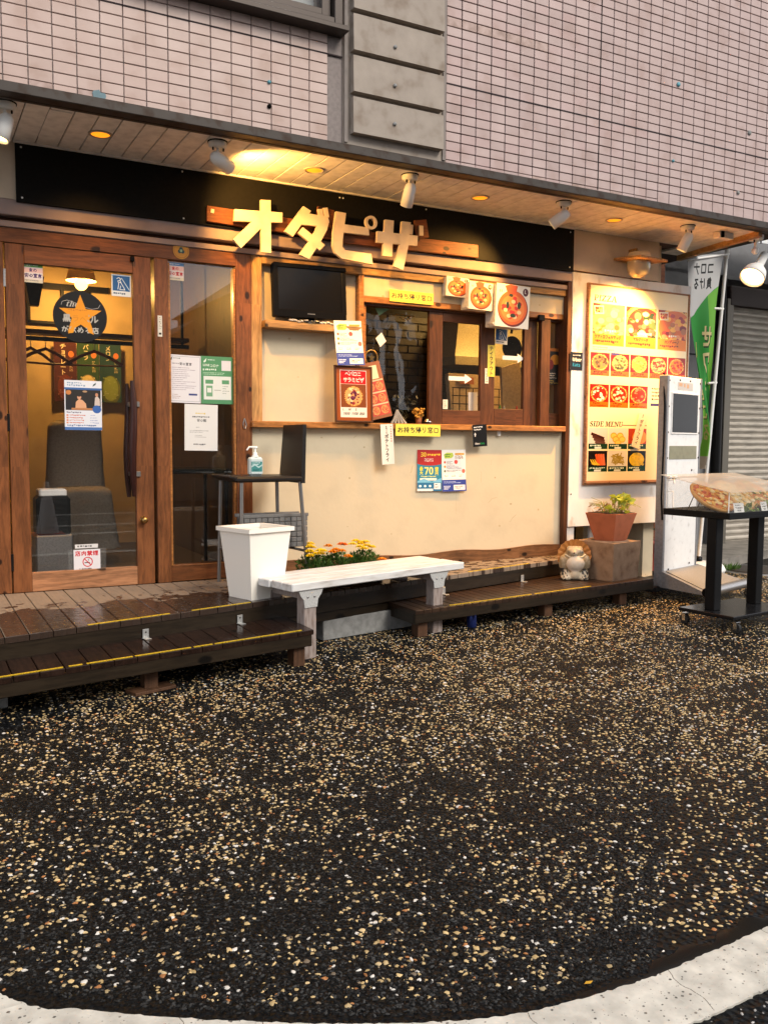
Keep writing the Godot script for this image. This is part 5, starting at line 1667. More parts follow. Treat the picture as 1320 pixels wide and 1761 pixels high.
# ---------------------------------------------------------------- lamps
func build_lamps() -> void:
	var warm := Color(1.0, 0.73, 0.36)
	var dlm := glow("lamp_downlight", Color(1.0, 0.58, 0.11), 0.62)
	var ringm := mat("downlight_ring", lin(0.42, 0.36, 0.29), 0.4)
	var dx := [0.99, 2.275, 3.518, 4.74]
	for k in 4:
		var o := thing("downlight", ["recessed round downlight above the door", "recessed round downlight above the left letters of the sign", "recessed round downlight right of the sign letters", "recessed round downlight above the white menu panel"][k], "downlight", Vector3(dx[k], 2.888, 0.375), 0, "downlights in the soffit")
		obj("trim_ring", MB.new().lathe([Vector2(0.066, 0.005), Vector2(0.064, 0.0), Vector2(0.052, -0.002), Vector2(0.050, 0.005)], 28, Transform3D.IDENTITY, true, false).done(), ringm, o)
		obj("lamp_disc", MB.new().lathe([Vector2(0.051, 0.003), Vector2(0.045, 0.0005), Vector2(0.0, 0.0)], 28, Transform3D.IDENTITY, true, false).done(), dlm, o)
		add_spot("downlight_beam", Vector3(dx[k], 2.878, 0.375), Vector3.DOWN, warm, 0.45, 0.045, 62.0, 0.8)
	# spotlights on round bases under the soffit edge
	var wm := mat("lamp_white", lin(0.78, 0.77, 0.74), 0.4)
	var face_on := glow("lamp_face", Color(1.0, 0.82, 0.50), 7.0)
	var sp := [
		[Vector3(0.485, 2.894, 0.60), Vector3(-0.25, -0.9, 0.12), "white spotlight at the far left edge, lit", 0.9],
		[Vector3(1.594, 2.894, 0.57), Vector3(0.80, -0.24, -0.42), "white cylinder spotlight turned toward the first sign letter", 0.9],
		[Vector3(2.845, 2.894, 0.575), Vector3(0.05, -0.86, -0.55), "white cylinder spotlight hanging straight down over the sign", 0.5],
		[Vector3(4.09, 2.894, 0.57), Vector3(-0.62, -0.62, -0.62), "white cylinder spotlight turned back toward the last sign letter", 1.1],
		[Vector3(5.361, 2.894, 0.52), Vector3(-0.22, -0.86, -0.36), "white spotlight shining on the menu board", 5.0],
	]
	for k in 5:
		var at: Vector3 = sp[k][0]
		var dir: Vector3 = sp[k][1].normalized()
		var o := thing("spotlight", sp[k][2], "spotlight", at, 0, "white spotlights under the canopy edge")
		var bse := obj("base", MB.new().lathe([Vector2(0.052, -0.001), Vector2(0.05, -0.028), Vector2(0.042, -0.036), Vector2(0.0, -0.036)], 24).done(), wm, o)
		obj("base_gasket", MB.new().lathe([Vector2(0.056, 0.0), Vector2(0.056, -0.006), Vector2(0.05, -0.006)], 24).done(), W("black_plastic"), bse)
		var pivot := Vector3(0, -0.095, 0)
		obj("arm", MB.new().tube([Vector3(0, -0.03, 0), pivot], 0.009, 8).done(), wm, o)
		obj("arm_screw", MB.new().tube([Vector3(-0.03, -0.036, 0.01), Vector3(-0.03, -0.052, 0.01)], 0.005, 6).tube([Vector3(0.03, -0.036, 0.01), Vector3(0.03, -0.052, 0.01)], 0.005, 6).done(), W("black_metal"), o)
		var up := Vector3.UP if absf(dir.y) < 0.97 else Vector3.RIGHT
		var bs := Basis.looking_at(dir, up) * rot(-90, 0, 0)   # local +y along the beam
		var hx := Transform3D(bs, pivot)
		var hd := obj("head", MB.new().lathe([Vector2(0.0, -0.045), Vector2(0.022, -0.042), Vector2(0.034, -0.025), Vector2(0.038, 0.0), Vector2(0.040, 0.10), Vector2(0.036, 0.10), Vector2(0.034, 0.07)], 22, hx, true, false).done(), wm, o)
		obj("lamp_face", MB.new().lathe([Vector2(0.034, 0.082), Vector2(0.02, 0.088), Vector2(0, 0.09)], 18, hx, true, false).done(), face_on, hd)
		add_spot("spotlight_beam", at + pivot + dir * 0.105, dir, warm, sp[k][3], 0.03, 66.0 if k == 1 else (46.0 if k == 4 else 40.0), 0.6)
	# the vented back of the second lamp lets light out onto the soffit
	# big bell lamp at the canopy's right end
	var at := Vector3(6.085, 2.894, 0.56)
	var o := thing("bell_spotlight", "large white bell-shaped spotlight lit at the right end of the canopy", "spotlight", at)
	obj("base", MB.new().lathe([Vector2(0.062, -0.001), Vector2(0.06, -0.03), Vector2(0.05, -0.04), Vector2(0, -0.04)], 24).done(), wm, o)
	obj("base_screw", MB.new().tube([Vector3(-0.04, -0.04, 0.02), Vector3(-0.04, -0.062, 0.02)], 0.006, 6).tube([Vector3(0.04, -0.04, 0.02), Vector3(0.04, -0.062, 0.02)], 0.006, 6).done(), W("black_metal"), o)
	obj("arm", MB.new().tube([Vector3(0, -0.035, 0), Vector3(0, -0.12, 0)], 0.011, 8).done(), wm, o)
	obj("joint", MB.new().ball(Vector3(0, -0.12, 0), Vector3(0.03, 0.03, 0.03)).done(), wm, o)
	var dir := Vector3(-0.62, -0.72, 0.10).normalized()
	var hx := Transform3D(Basis.looking_at(dir, Vector3.UP) * rot(-90, 0, 0), Vector3(0.10, -0.16, 0.0))
	var bell_head := obj("head", MB.new().lathe([Vector2(0.0, -0.03), Vector2(0.034, -0.03), Vector2(0.036, 0.10), Vector2(0.055, 0.125), Vector2(0.085, 0.165), Vector2(0.098, 0.215), Vector2(0.10, 0.245), Vector2(0.094, 0.245), Vector2(0.08, 0.175)], 26, hx, true, false).done(), wm, o)
	obj("lamp_face", MB.new().lathe([Vector2(0.092, 0.222), Vector2(0.05, 0.234), Vector2(0, 0.237)], 24, hx, true, false).done(), face_on, bell_head)
	add_spot("bell_spotlight_beam", at + hx * Vector3(0, 0.25, 0), dir, warm, 0.65, 0.08, 48.0, 0.7)
	# unlit wall lamp with a square cap and a glass bowl
	var wl := thing("wall_lamp", "unlit wall lamp with square cap and glass bowl above the menu", "lamp", Vector3(5.27, 2.66, 0.10))
	obj("cap", B(Vector3(0, 0.035, 0.02), Vector3(0.33, 0.02, 0.28), 0.004, rot(4, 6, 0)), W("pine_upright"), wl)
	obj("mount", MB.new().lathe([Vector2(0.0, 0.045), Vector2(0.075, 0.045), Vector2(0.09, 0.06), Vector2(0.085, 0.095), Vector2(0.0, 0.10)], 24).done(), mat("lamp_cream", lin(0.55, 0.48, 0.36), 0.5), wl)
	obj("bracket", MB.new().tube([Vector3(0, 0.08, 0), Vector3(0, 0.13, -0.03), Vector3(0, 0.13, -0.11)], 0.012, 8).done(), W("pine_upright"), wl)
	var gb := mat("lamp_bowl", lin(0.36, 0.31, 0.23), 0.15, null, Vector3.ONE, {"coat": 0.5})
	obj("bowl", MB.new().lathe([Vector2(0.0, -0.105), Vector2(0.04, -0.10), Vector2(0.075, -0.075), Vector2(0.092, -0.03), Vector2(0.095, 0.024)], 24, Transform3D.IDENTITY, true, false).done(), gb, wl)

# ---------------------------------------------------------------- things on and behind the takeout counter
func put_card(called: String, label: String, category: String, at: Vector3, w: float, h: float, p: Pic, turn := Basis.IDENTITY, o := {}) -> MeshInstance3D:
	var m := print_mat("print_%s_%d" % [called, M.size()], p.tex(), o.get("rough", 0.55))
	var n := obj(called, card(w, h, o.get("t", 0.0015), m, o.get("back", W("paper")), o.get("curl", 0.0), o.get("bend", 0.0)), null, null, at, turn)
	tag(n, label, category, o.get("group", ""))
	return n

func takeaway_pic() -> Pic:
	var p := pic(420, 100, Color(0.93, 0.88, 0.33))
	p.text("お持ち帰り窓口", 16, 22, 52, 6, Color(0.13, 0.11, 0.05), 1.08)
	return p

func coupon_pic() -> Pic:
	var p := pic(240, 340, Color(0.93, 0.92, 0.90))
	p.rect(0, 245, 240, 95, Color(0.12, 0.22, 0.58))
	p.poly([Vector2(20, 40), Vector2(50, 24), Vector2(110, 26), Vector2(118, 52), Vector2(96, 70), Vector2(30, 72)], Color(0.72, 0.80, 0.30))
	p.small(34, 36, 70, 2, 16, 10, Color(0.15, 0.4, 0.15))
	p.rect(132, 28, 92, 16, Color(0.85, 0.6, 0.2))
	p.small(132, 50, 94, 2, 14, 11, Color(0.45, 0.25, 0.1))
	p.disc(142, 100, 17, 17, Color(0.88, 0.3, 0.25))
	p.disc(216, 176, 17, 17, Color(0.9, 0.42, 0.35))
	for k in 3:
		p.disc(30, 102 + k * 36, 10, 10, [Color(0.75, 0.3, 0.2), Color(0.8, 0.55, 0.2), Color(0.4, 0.45, 0.35)][k])
	p.small(46, 94, 76, 3, 10, 6, Color(0.35, 0.35, 0.4))
	p.small(46, 130, 160, 3, 10, 6, Color(0.3, 0.33, 0.45))
	p.small(46, 166, 150, 2, 10, 6, Color(0.4, 0.4, 0.4))
	for k in 3:
		p.rect(16 + k * 72, 198, 64, 34, Color(0.98, 0.97, 0.94))
		p.small(24 + k * 72, 206, 44, 2, 11, 6, Color(0.5, 0.4, 0.35))
	p.small(14, 258, 210, 2, 10, 6, Color(0.75, 0.8, 0.95))
	p.small(14, 294, 80, 3, 12, 9, Color(0.9, 0.92, 0.98))
	p.rect(112, 288, 116, 42, Color(0.95, 0.93, 0.92))
	p.small(122, 298, 90, 2, 14, 9, Color(0.85, 0.35, 0.3))
	return p

func dog_pic() -> Pic:
	var p := pic(140, 160, Color(0.90, 0.93, 0.95))
	p.rect(8, 8, 124, 112, Color(0.06, 0.36, 0.62))
	p.stroke([Vector2(38, 30), Vector2(52, 22), Vector2(66, 30), Vector2(60, 42), Vector2(46, 46), Vector2(52, 66), Vector2(46, 108)], 5, Color(0.92, 0.95, 0.97))
	p.stroke([Vector2(62, 44), Vector2(72, 66), Vector2(88, 92), Vector2(96, 110), Vector2(60, 110), Vector2(66, 82)], 5, Color(0.92, 0.95, 0.97))
	p.stroke([Vector2(56, 56), Vector2(68, 58)], 6, Color(0.92, 0.95, 0.97))
	p.stroke([Vector2(72, 24), Vector2(128, 108)], 5, Color(0.86, 0.92, 0.96))
	p.small(14, 132, 112, 1, 14, 13, Color(0.15, 0.3, 0.45))
	return p

func safety_pic(red: bool) -> Pic:
	var p := pic(150, 150, Color(0.93, 0.90, 0.90))
	var ink := Color(0.75, 0.16, 0.22) if red else Color(0.24, 0.12, 0.42)
	p.rect(0, 0, 150, 26, Color(0.35, 0.55, 0.75) if red else Color(0.35, 0.58, 0.25))
	p.small(8, 8, 130, 1, 10, 9, Color(0.95, 0.95, 0.95))
	p.rect(0, 30, 150, 38, Color(0.95, 0.80, 0.78))
	p.text("食の", 42, 34, 30, 4, ink)
	p.text("安心宣言", 8, 76, 33, 5, ink, 1.03)
	p.rect(0, 124, 150, 26, Color(0.88, 0.86, 0.78))
	p.small(10, 130, 120, 1, 10, 7, Color(0.5, 0.45, 0.5))
	return p

func build_window_things() -> void:
	var red := Color(0.72, 0.10, 0.07)
	# television
	var tv := thing("television", "black flat television standing on the pine ledge of the niche", "television", Vector3(2.415, 2.215, -0.01), 0.0)
	var tc := obj("case", B(Vector3(0, 0, -0.025), Vector3(0.53, 0.355, 0.045), 0.008, rot(-2, 0, 1)), W("black_plastic"), tv)
	var scr := mat("tv_screen", lin(0.006, 0.006, 0.007), 0.12)
	obj("bezel", MB.new().box(Vector3(0, 0.163, 0.002), Vector3(0.53, 0.03, 0.014), 0.004, rot(-2, 0, 1)).box(Vector3(0, -0.152, 0.012), Vector3(0.53, 0.05, 0.014), 0.004, rot(-2, 0, 1)).box(Vector3(-0.248, 0.005, 0.006), Vector3(0.034, 0.29, 0.014), 0.004, rot(-2, 0, 1)).box(Vector3(0.248, 0.005, 0.006), Vector3(0.034, 0.29, 0.014), 0.004, rot(-2, 0, 1)).done(), W("black_plastic"), tv)
	obj("screen", B(Vector3(0, 0.008, 0.002), Vector3(0.465, 0.285, 0.006), 0.0, rot(-2, 0, 1)), scr, tv)
	var lg := MB.new()
	for k in 8:
		lg.box(Vector3(-0.024 + k * 0.007, -0.150, 0.0205), Vector3(0.0045, 0.006, 0.002), 0.0)
	obj("maker_mark", lg.done(), W("steel"), tc)
	obj("foot", MB.new().lathe([Vector2(0.14, -0.205), Vector2(0.14, -0.196), Vector2(0.04, -0.19), Vector2(0.03, -0.16)], 24, Transform3D(Basis.from_scale(Vector3(1, 1, 0.35)), Vector3(0, 0, -0.02))).done(), W("black_plastic"), tv)
	var rl := thing("foil_strip", "long crumpled silver strip lying on the ledge under the television", "strip", Vector3(2.42, 2.013, 0.0))
	var rb := MB.new()
	for k in 12:
		rb.box(Vector3(-0.15 + k * 0.027, 0.003 + 0.004 * sin(k * 2.1), 0.0), Vector3(0.028, 0.012, 0.03), 0.003, rot(k * 23 % 30, k * 17 % 20, k * 11 % 16 - 8))
	obj("foil", rb.done(), mat("foil", lin(0.62, 0.6, 0.57), 0.3, null, Vector3.ONE, {"metal": 0.5}), rl)
	# yellow signs
	put_card("takeaway_sign", "yellow takeaway sign with black writing above the window's head rail", "sign", Vector3(3.226, 2.252, -0.045), 0.365, 0.083, takeaway_pic(), rot(0, 0, -0.2), {"t": 0.003, "back": W("yellow_paper")})
	put_card("takeaway_sign", "yellow takeaway sign with black writing on the shelf's front edge", "sign", Vector3(3.252, 1.297, 0.018), 0.375, 0.085, takeaway_pic(), rot(0, 0, -0.4), {"t": 0.003, "back": W("yellow_paper")})
	# potato strip
	var p := pic(110, 300, Color(0.93, 0.91, 0.87))
	p.text("もちっと", 46, 12, 15, 3, Color(0.1, 0.08, 0.07), 1.0, true)
	p.text("ポテトフライ", 36, 76, 32, 5, Color(0.08, 0.06, 0.06), 1.08, true)
	for k in 7:
		p.rect(88, 14 + k * 18, 9, 11, Color(0.85, 0.45, 0.4))
	put_card("paper_strip", "white strip with vertical black writing hanging from the shelf", "notice", Vector3(2.998, 1.195, 0.016), 0.10, 0.285, p, rot(0, 0, 3.5), {"curl": 0.004})
	# delivery cards
	for k in 2:
		p = pic(130, 160, Color(0.03, 0.03, 0.035))
		if k == 0:
			p.small(14, 14, 76, 1, 12, 11, Color(0.9, 0.9, 0.9))
			p.small(14, 32, 66, 1, 12, 11, Color(0.9, 0.9, 0.9))
			p.poly([Vector2(24, 56), Vector2(34, 72), Vector2(28, 72), Vector2(28, 86), Vector2(20, 86), Vector2(20, 72), Vector2(14, 72)], Color(0.9, 0.9, 0.9))
			p.latin("Uber", 18, 130, 20, Color(0.9, 0.9, 0.9))
			p.latin("Eats", 66, 130, 20, Color(0.1, 0.6, 0.3))
			put_card("delivery_card", "black delivery card hanging below the shelf by its corner", "card", Vector3(3.791, 1.264, 0.016), 0.13, 0.165, p, rot(0, 0, 4), {"rough": 0.3})
		else:
			p.small(26, 24, 84, 1, 12, 10, Color(0.85, 0.85, 0.85))
			p.latin("Uber", 22, 50, 42, Color(0.92, 0.92, 0.92))
			p.latin("Eats", 22, 96, 42, Color(0.12, 0.55, 0.75))
			put_card("delivery_sign", "small black delivery service sign on the white panel", "sign", Vector3(4.724, 1.866, 0.003), 0.125, 0.142, p, Basis.IDENTITY, {"rough": 0.3})
	# two leaflets on the cream wall
	p = pic(220, 310, Color(0.10, 0.50, 0.62))
	p.rect(0, 0, 220, 96, Color(0.68, 0.08, 0.08))
	p.disc(110, 92, 124, 26, Color(0.68, 0.08, 0.08))
	p.latin("30", 30, 18, 46, Color(0.95, 0.80, 0.20))
	p.small(90, 30, 106, 1, 20, 18, Color(0.95, 0.8, 0.2))
	p.small(64, 66, 116, 2, 14, 9, Color(0.95, 0.85, 0.8))
	p.text("最大", 22, 128, 30, 5, Color(0.93, 0.85, 0.2), 1.0, true)
	p.latin("70", 62, 128, 76, Color(0.96, 0.90, 0.45))
	p.text("億円", 158, 128, 32, 5, Color(0.93, 0.85, 0.2), 1.0, true)
	p.small(34, 196, 150, 1, 12, 10, Color(0.95, 0.9, 0.5))
	p.rect(24, 212, 150, 18, Color(0.95, 0.92, 0.85))
	p.poly([Vector2(0, 236), Vector2(60, 216), Vector2(130, 240), Vector2(220, 210), Vector2(220, 250), Vector2(0, 250)], Color(0.45, 0.72, 0.85))
	p.rect(0, 246, 220, 64, Color(0.08, 0.42, 0.60))
	p.rect(150, 250, 60, 46, Color(0.92, 0.93, 0.92))
	p.small(158, 258, 44, 2, 18, 9, Color(0.15, 0.3, 0.4))
	p.rect(0, 292, 140, 18, Color(0.92, 0.93, 0.92))
	for k in 3:
		p.disc(26 + k * 44, 272, 12, 9, Color(0.85, 0.93, 0.95))
	put_card("leaflet", "red and turquoise leaflet with a large yellow 70 on the cream wall", "leaflet", Vector3(3.388, 1.003, -0.046), 0.213, 0.305, p, rot(0, 0, -0.6), {"bend": 0.010})
	put_card("leaflet", "white and blue coupon leaflet right of the one with the 70", "leaflet", Vector3(3.601, 1.001, -0.045), 0.213, 0.312, coupon_pic(), rot(0, 0, 0.6), {"bend": 0.014})
	put_card("leaflet", "white and blue coupon leaflet standing on top of the framed poster", "leaflet", Vector3(2.692, 1.888, 0.012), 0.213, 0.305, coupon_pic(), rot(-2, 2, 3.0), {"bend": 0.02, "curl": 0.004})
	# framed pepperoni poster on the shelf
	p = pic(280, 370, Color(0.62, 0.30, 0.07))
	p.rect(32, 18, 212, 330, Color(0.93, 0.90, 0.84))
	p.rect(36, 22, 204, 92, Color(0.80, 0.05, 0.05))
	p.text("ペパロニ", 74, 28, 32, 5, Color(0.95, 0.92, 0.88), 1.0)
	p.text("サラミピザ", 58, 70, 33, 5, Color(0.95, 0.92, 0.88), 1.0)
	p.rect(36, 116, 204, 162, Color(0.52, 0.26, 0.08))
	p.pizza(138, 200, 76, 72, Color(0.85, 0.62, 0.38), [Color(0.55, 0.12, 0.12), Color(0.40, 0.12, 0.25), Color(0.92, 0.82, 0.6)], 34, 3)
	p.latin("L      M      S", 46, 284, 22, Color(0.1, 0.1, 0.1), "Droid Sans", 700, 0.2)
	p.latin("1650  1100  850", 50, 312, 24, Color(0.1, 0.1, 0.1), "Droid Sans", 700, 0.25)
	var fp := thing("framed_poster", "orange framed poster of a pepperoni pizza standing on the shelf", "poster", Vector3(2.728, 1.346, 0.010), 0.0)
	obj("print", card(0.27, 0.365, 0.004, print_mat("print_pepperoni", p.tex(), 0.3), W("paper")), null, fp, Vector3(0, 0.194, 0.012), rot(-3, 0, 0))
	obj("frame", MB.new().box(Vector3(-0.139, 0.194, 0.012), Vector3(0.012, 0.39, 0.018), 0.002, rot(-3, 0, 0)).box(Vector3(0.139, 0.194, 0.012), Vector3(0.012, 0.39, 0.018), 0.002, rot(-3, 0, 0)).box(Vector3(0, 0.382, 0.002), Vector3(0.29, 0.012, 0.018), 0.002, rot(-3, 0, 0)).box(Vector3(0, 0.006, 0.022), Vector3(0.29, 0.012, 0.018), 0.002, rot(-3, 0, 0)).done(), W("dark_wood_upright"), fp)
	p = pic(190, 380, Color(0.55, 0.30, 0.10))
	p.rect(30, 24, 120, 90, Color(0.86, 0.85, 0.68))
	for k in 3:
		p.rect(8, 130 + k * 80, 174, 70, Color(0.72, 0.22, 0.12))
		p.pizza(52, 165 + k * 80, 36, 30, Color(0.85, 0.42, 0.2), [Color(0.9, 0.6, 0.3), Color(0.6, 0.12, 0.06)], 18, 10 + k)
		p.pizza(136, 165 + k * 80, 36, 30, Color(0.85, 0.42, 0.2), [Color(0.9, 0.6, 0.3), Color(0.6, 0.12, 0.06)], 18, 20 + k)
		p.rect(8, 120 + k * 80, 174, 10, Color(0.88, 0.72, 0.55))
	put_card("menu_card", "slanting pizza menu card half hidden behind the framed poster", "menu", Vector3(2.925, 1.575, -0.02), 0.16, 0.40, p, rot(-6, 0, 13), {"t": 0.004})
	# pizza boxes on the wall, S M L
	var bx := [["S", 3.585, 2.349, 0.195, 0.14, 0.0], ["M", 3.757, 2.291, 0.212, 0.20, 0.05], ["L", 4.026, 2.233, 0.310, 0.315, 0.08]]
	for k in 3:
		var b: Array = bx[k]
		p = pic(240, 240, Color(0.88, 0.86, 0.82))
		p.disc(122, 134, 108, 102, Color(0.42, 0.10, 0.05))
		p.disc(120, 128, 102, 96, Color(0.86, 0.38, 0.12))
		p.disc(120, 132, 84, 76, Color(0.90, 0.50, 0.20))
		p.poly([Vector2(60, 10), Vector2(96, 0), Vector2(150, 4), Vector2(140, 44), Vector2(110, 60), Vector2(76, 44)], Color(0.84, 0.32, 0.12))
		p.rn.seed = 50
		for i in 16:
			var a := p.rn.randf() * TAU
			var d := p.rn.randf_range(20, 74)
			p.disc(120 + cos(a) * d, 130 + sin(a) * d * 0.9, 14, 10, Color(0.80, 0.16, 0.10))
		for i in 7:
			var a := TAU * i / 7.0 + 0.3
			p.disc(120 + cos(a) * 50, 138 + sin(a) * 44, 15, 11, Color(0.93, 0.78, 0.55))
		for q in [[84, 116, 12, 20], [166, 112, 12, 20], [124, 172, 20, 11], [104, 60, 16, 9]]:
			p.disc(q[0], q[1], q[2], q[3], Color(0.16, 0.20, 0.10))
		p.disc(208, 34, 20, 22, Color(0.16, 0.20, 0.14) if k < 2 else Color(0.30, 0.08, 0.14))
		p.latin(b[0], 198, 20, 28, Color(0.9, 0.88, 0.84))
		p.rect(24, 34, 5, 14, Color(0.3, 0.28, 0.25))
		p.rect(36, 34, 5, 14, Color(0.3, 0.28, 0.25))
		var t := thing("pizza_box", ["small white pizza box with a printed pizza, leftmost on the wall", "medium white pizza box between the small and the large one", "large white pizza box, rightmost above the takeout window"][k], "pizza box", Vector3(b[1], b[2], 0.0), 0.0, "pizza boxes on the wall by size")
		var dep: float = b[5] + 0.055
		var wd: float = b[3]
		var hh: float = b[4]
		var side := mat("box_white_%d" % k, lin(0.72, 0.68, 0.62), 0.7, grain, Vector3(2, 2, 2))
		obj("tray", B(Vector3(0, 0, b[5] - dep * 0.5), Vector3(wd * 0.97, hh * 0.97, dep), 0.003), side, t)
		obj("lid", card(wd, hh, 0.004, print_mat("print_box_%d" % k, p.tex(), 0.5), side), null, t, Vector3(0, 0, b[5] + 0.003), rot(1.5, 0, -1.5))
		if k > 0:
			obj("flap", MB.new().hexa([Vector3(-wd * 0.5, -hh * 0.5, b[5] - 0.075), Vector3(-wd * 0.36, -hh * 0.5, b[5] - 0.075), Vector3(-wd * 0.36, -hh * 0.5, b[5] - 0.005), Vector3(-wd * 0.5, -hh * 0.5, b[5] - 0.005)], [Vector3(-wd * 0.56, -hh * 0.42, b[5] - 0.075), Vector3(-wd * 0.5, -hh * 0.40, b[5] - 0.075), Vector3(-wd * 0.5, -hh * 0.40, b[5] - 0.005), Vector3(-wd * 0.56, -hh * 0.42, b[5] - 0.005)]).done(), side, t)
	# vertical takeout strip, label, stickers and arrows on the sashes
	p = pic(80, 280, Color(0.90, 0.80, 0.30))
	p.text("テイクアウト", 20, 10, 40, 6, Color(0.16, 0.12, 0.05), 1.1, true)
	put_card("takeout_strip", "yellow strip with vertical black writing on the middle stile", "sign", Vector3(3.965, 1.838, -0.094), 0.07, 0.24, p)
	p = pic(40, 120, Color(0.88, 0.86, 0.80))
	p.small(12, 10, 18, 8, 13, 8, Color(0.45, 0.4, 0.35))
	put_card("small_label", "narrow white label below the yellow vertical strip", "label", Vector3(3.925, 1.722, -0.095), 0.034, 0.115, p)
	p = pic(40, 70, Color(0.88, 0.86, 0.80))
	p.small(8, 10, 24, 4, 14, 7, Color(0.45, 0.4, 0.35))
	put_card("small_label", "small white label at the lower left of the middle sash", "label", Vector3(3.563, 1.497, -0.112), 0.042, 0.07, p)
	put_card("dog_sticker", "blue assistance dog sticker on the right sash below the large box", "sticker", Vector3(4.07, 2.033, -0.112), 0.115, 0.12, dog_pic(), rot(0, 0, -2))
	var arrow := PackedVector2Array([Vector2(-0.105, -0.016), Vector2(0.04, -0.016), Vector2(0.04, -0.036), Vector2(0.105, 0.0), Vector2(0.04, 0.036), Vector2(0.04, 0.016), Vector2(-0.105, 0.016)])
	var am := MB.new().ext(arrow, 0.0015).done()
	tag(obj("paper_arrow", am, W("paper"), null, Vector3(3.695, 1.693, -0.113)), "white paper arrow pointing right on the middle sash", "arrow", "paper arrows on the glass")
	tag(obj("paper_arrow", am, W("paper"), null, Vector3(4.188, 1.872, -0.113)), "white paper arrow pointing right on the right sash", "arrow", "paper arrows on the glass")
	p = pic(140, 290, Color(0.03, 0.025, 0.02))
	p.rect(0, 0, 140, 24, Color(0.55, 0.32, 0.06))
	p.disc(90, 90, 54, 40, Color(0.62, 0.40, 0.06))
	p.disc(40, 130, 32, 40, Color(0.40, 0.06, 0.04))
	p.small(12, 196, 110, 3, 18, 10, Color(0.7, 0.66, 0.6))
	p.small(12, 256, 120, 2, 16, 10, Color(0.6, 0.5, 0.2))
	put_card("dark_poster", "dark poster with an orange dish on the far right pane", "poster", Vector3(4.585, 1.825, -0.112), 0.135, 0.29, p)
	# crumpled clear film hung across the open sash
	var film := MB.new()
	film.smooth(true)
	var nz := FastNoiseLite.new()
	nz.seed = 301
	nz.frequency = 3.2
	var fz := func(i: int, j: int) -> Vector3:
		var x := 2.885 + i * 0.52 / 16.0
		var y := 1.45 + j * 0.73 / 18.0
		return Vector3(x, y, -0.19 + nz.get_noise_2d(x * 1.6, y * 0.9 + x) * 0.03)
	for i in 16:
		for j in 18:
			film.face([fz.call(i, j), fz.call(i + 1, j), fz.call(i + 1, j + 1), fz.call(i, j + 1)], Vector3(0, 0, 1))
	tag(obj("plastic_film", film.done(), glass("clear_film", Color(0.95, 0.95, 0.95), 0.004)), "crumpled clear plastic film hanging in the open left sash", "plastic film")
	# small things around the open sash
	var gh := thing("gold_hook", "small gilded bracket hanging in the open sash", "hook", Vector3(3.235, 2.135, -0.17))
	obj("bar", MB.new().tube([Vector3(-0.07, 0.01, 0), Vector3(0.09, 0.0, 0)], 0.005, 6).done(), W("brass"), gh)
	for k in 5:
		obj("bead", MB.new().ball(Vector3(-0.03 + k * 0.018, -0.012 - 0.012 * (k % 2), 0.008), Vector3(0.011, 0.009, 0.009), 5, 8).done(), W("brass"), gh)
	var hc := obj("hanging_card", card(0.075, 0.075, 0.001, W("paper"), W("paper")), null, null, Vector3(3.04, 1.95, -0.165), rot(0, 15, 38))
	tag(hc, "small white card turned on its corner in the open sash", "card")
	var ro := thing("wall_ring", "brass ring with a star hanging behind the leaflet", "ornament", Vector3(2.955, 1.815, -0.15))
	var rp := []
	for k in 25:
		rp.append(Vector3(cos(TAU * k / 24) * 0.048, sin(TAU * k / 24) * 0.055, 0))
	obj("ring", MB.new().tube(rp, 0.006, 6, false).done(), W("brass"), ro)
	var star := PackedVector2Array()
	for k in 10:
		var rr := 0.03 if k % 2 == 0 else 0.012
		star.append(Vector2(sin(TAU * k / 10) * rr, cos(TAU * k / 10) * rr))
	obj("star", MB.new().ext(star, 0.004).done(), W("brass"), ro)
	var gp := MB.new().ext(PackedVector2Array([Vector2(-0.07, 0.03), Vector2(0.09, 0.02), Vector2(-0.02, -0.05)]), 0.002).done()
	tag(obj("green_paper", gp, mat("paper_green", lin(0.18, 0.30, 0.16), 0.6), null, Vector3(3.04, 2.17, -0.16)), "green paper corner at the top of the open sash", "paper")
	var bell := thing("counter_bell", "chromed counter bell beside the middle stile", "bell", Vector3(3.425, 1.345, -0.13))
	obj("base", MB.new().lathe([Vector2(0.036, 0), Vector2(0.036, 0.012), Vector2(0.03, 0.014)], 18).done(), W("black_plastic"), bell)
	obj("dome", MB.new().lathe([Vector2(0.034, 0.018), Vector2(0.030, 0.034), Vector2(0.018, 0.046), Vector2(0, 0.05)], 18, Transform3D.IDENTITY, true, false).done(), W("chrome"), bell)
	obj("button", MB.new().lathe([Vector2(0.005, 0.05), Vector2(0.005, 0.06), Vector2(0, 0.062)], 8).done(), W("chrome"), bell)
	var hs := thing("napkin_stand", "pale splayed napkin stand on the shelf beside the menu card", "stand", Vector3(3.14, 1.345, -0.10))
	for k in 5:
		obj("prong", MB.new().tube([Vector3(0.0, 0.10, 0), Vector3(-0.03 + k * 0.018, 0.03, 0.01), Vector3(-0.055 + k * 0.03, 0.0, 0.02)], [0.008, 0.009, 0.010], 6).done(), W("concrete"), hs)
	var pl := thing("dark_plant", "dark bushy pot plant behind the open sash", "plant", Vector3(3.27, 1.345, -0.28))
	obj("pot", MB.new().lathe([Vector2(0.04, 0), Vector2(0.055, 0.06), Vector2(0.05, 0.06)], 14).done(), W("black_plastic"), pl)
	var r := RandomNumberGenerator.new()
	r.seed = 12
	var lv := MB.new()
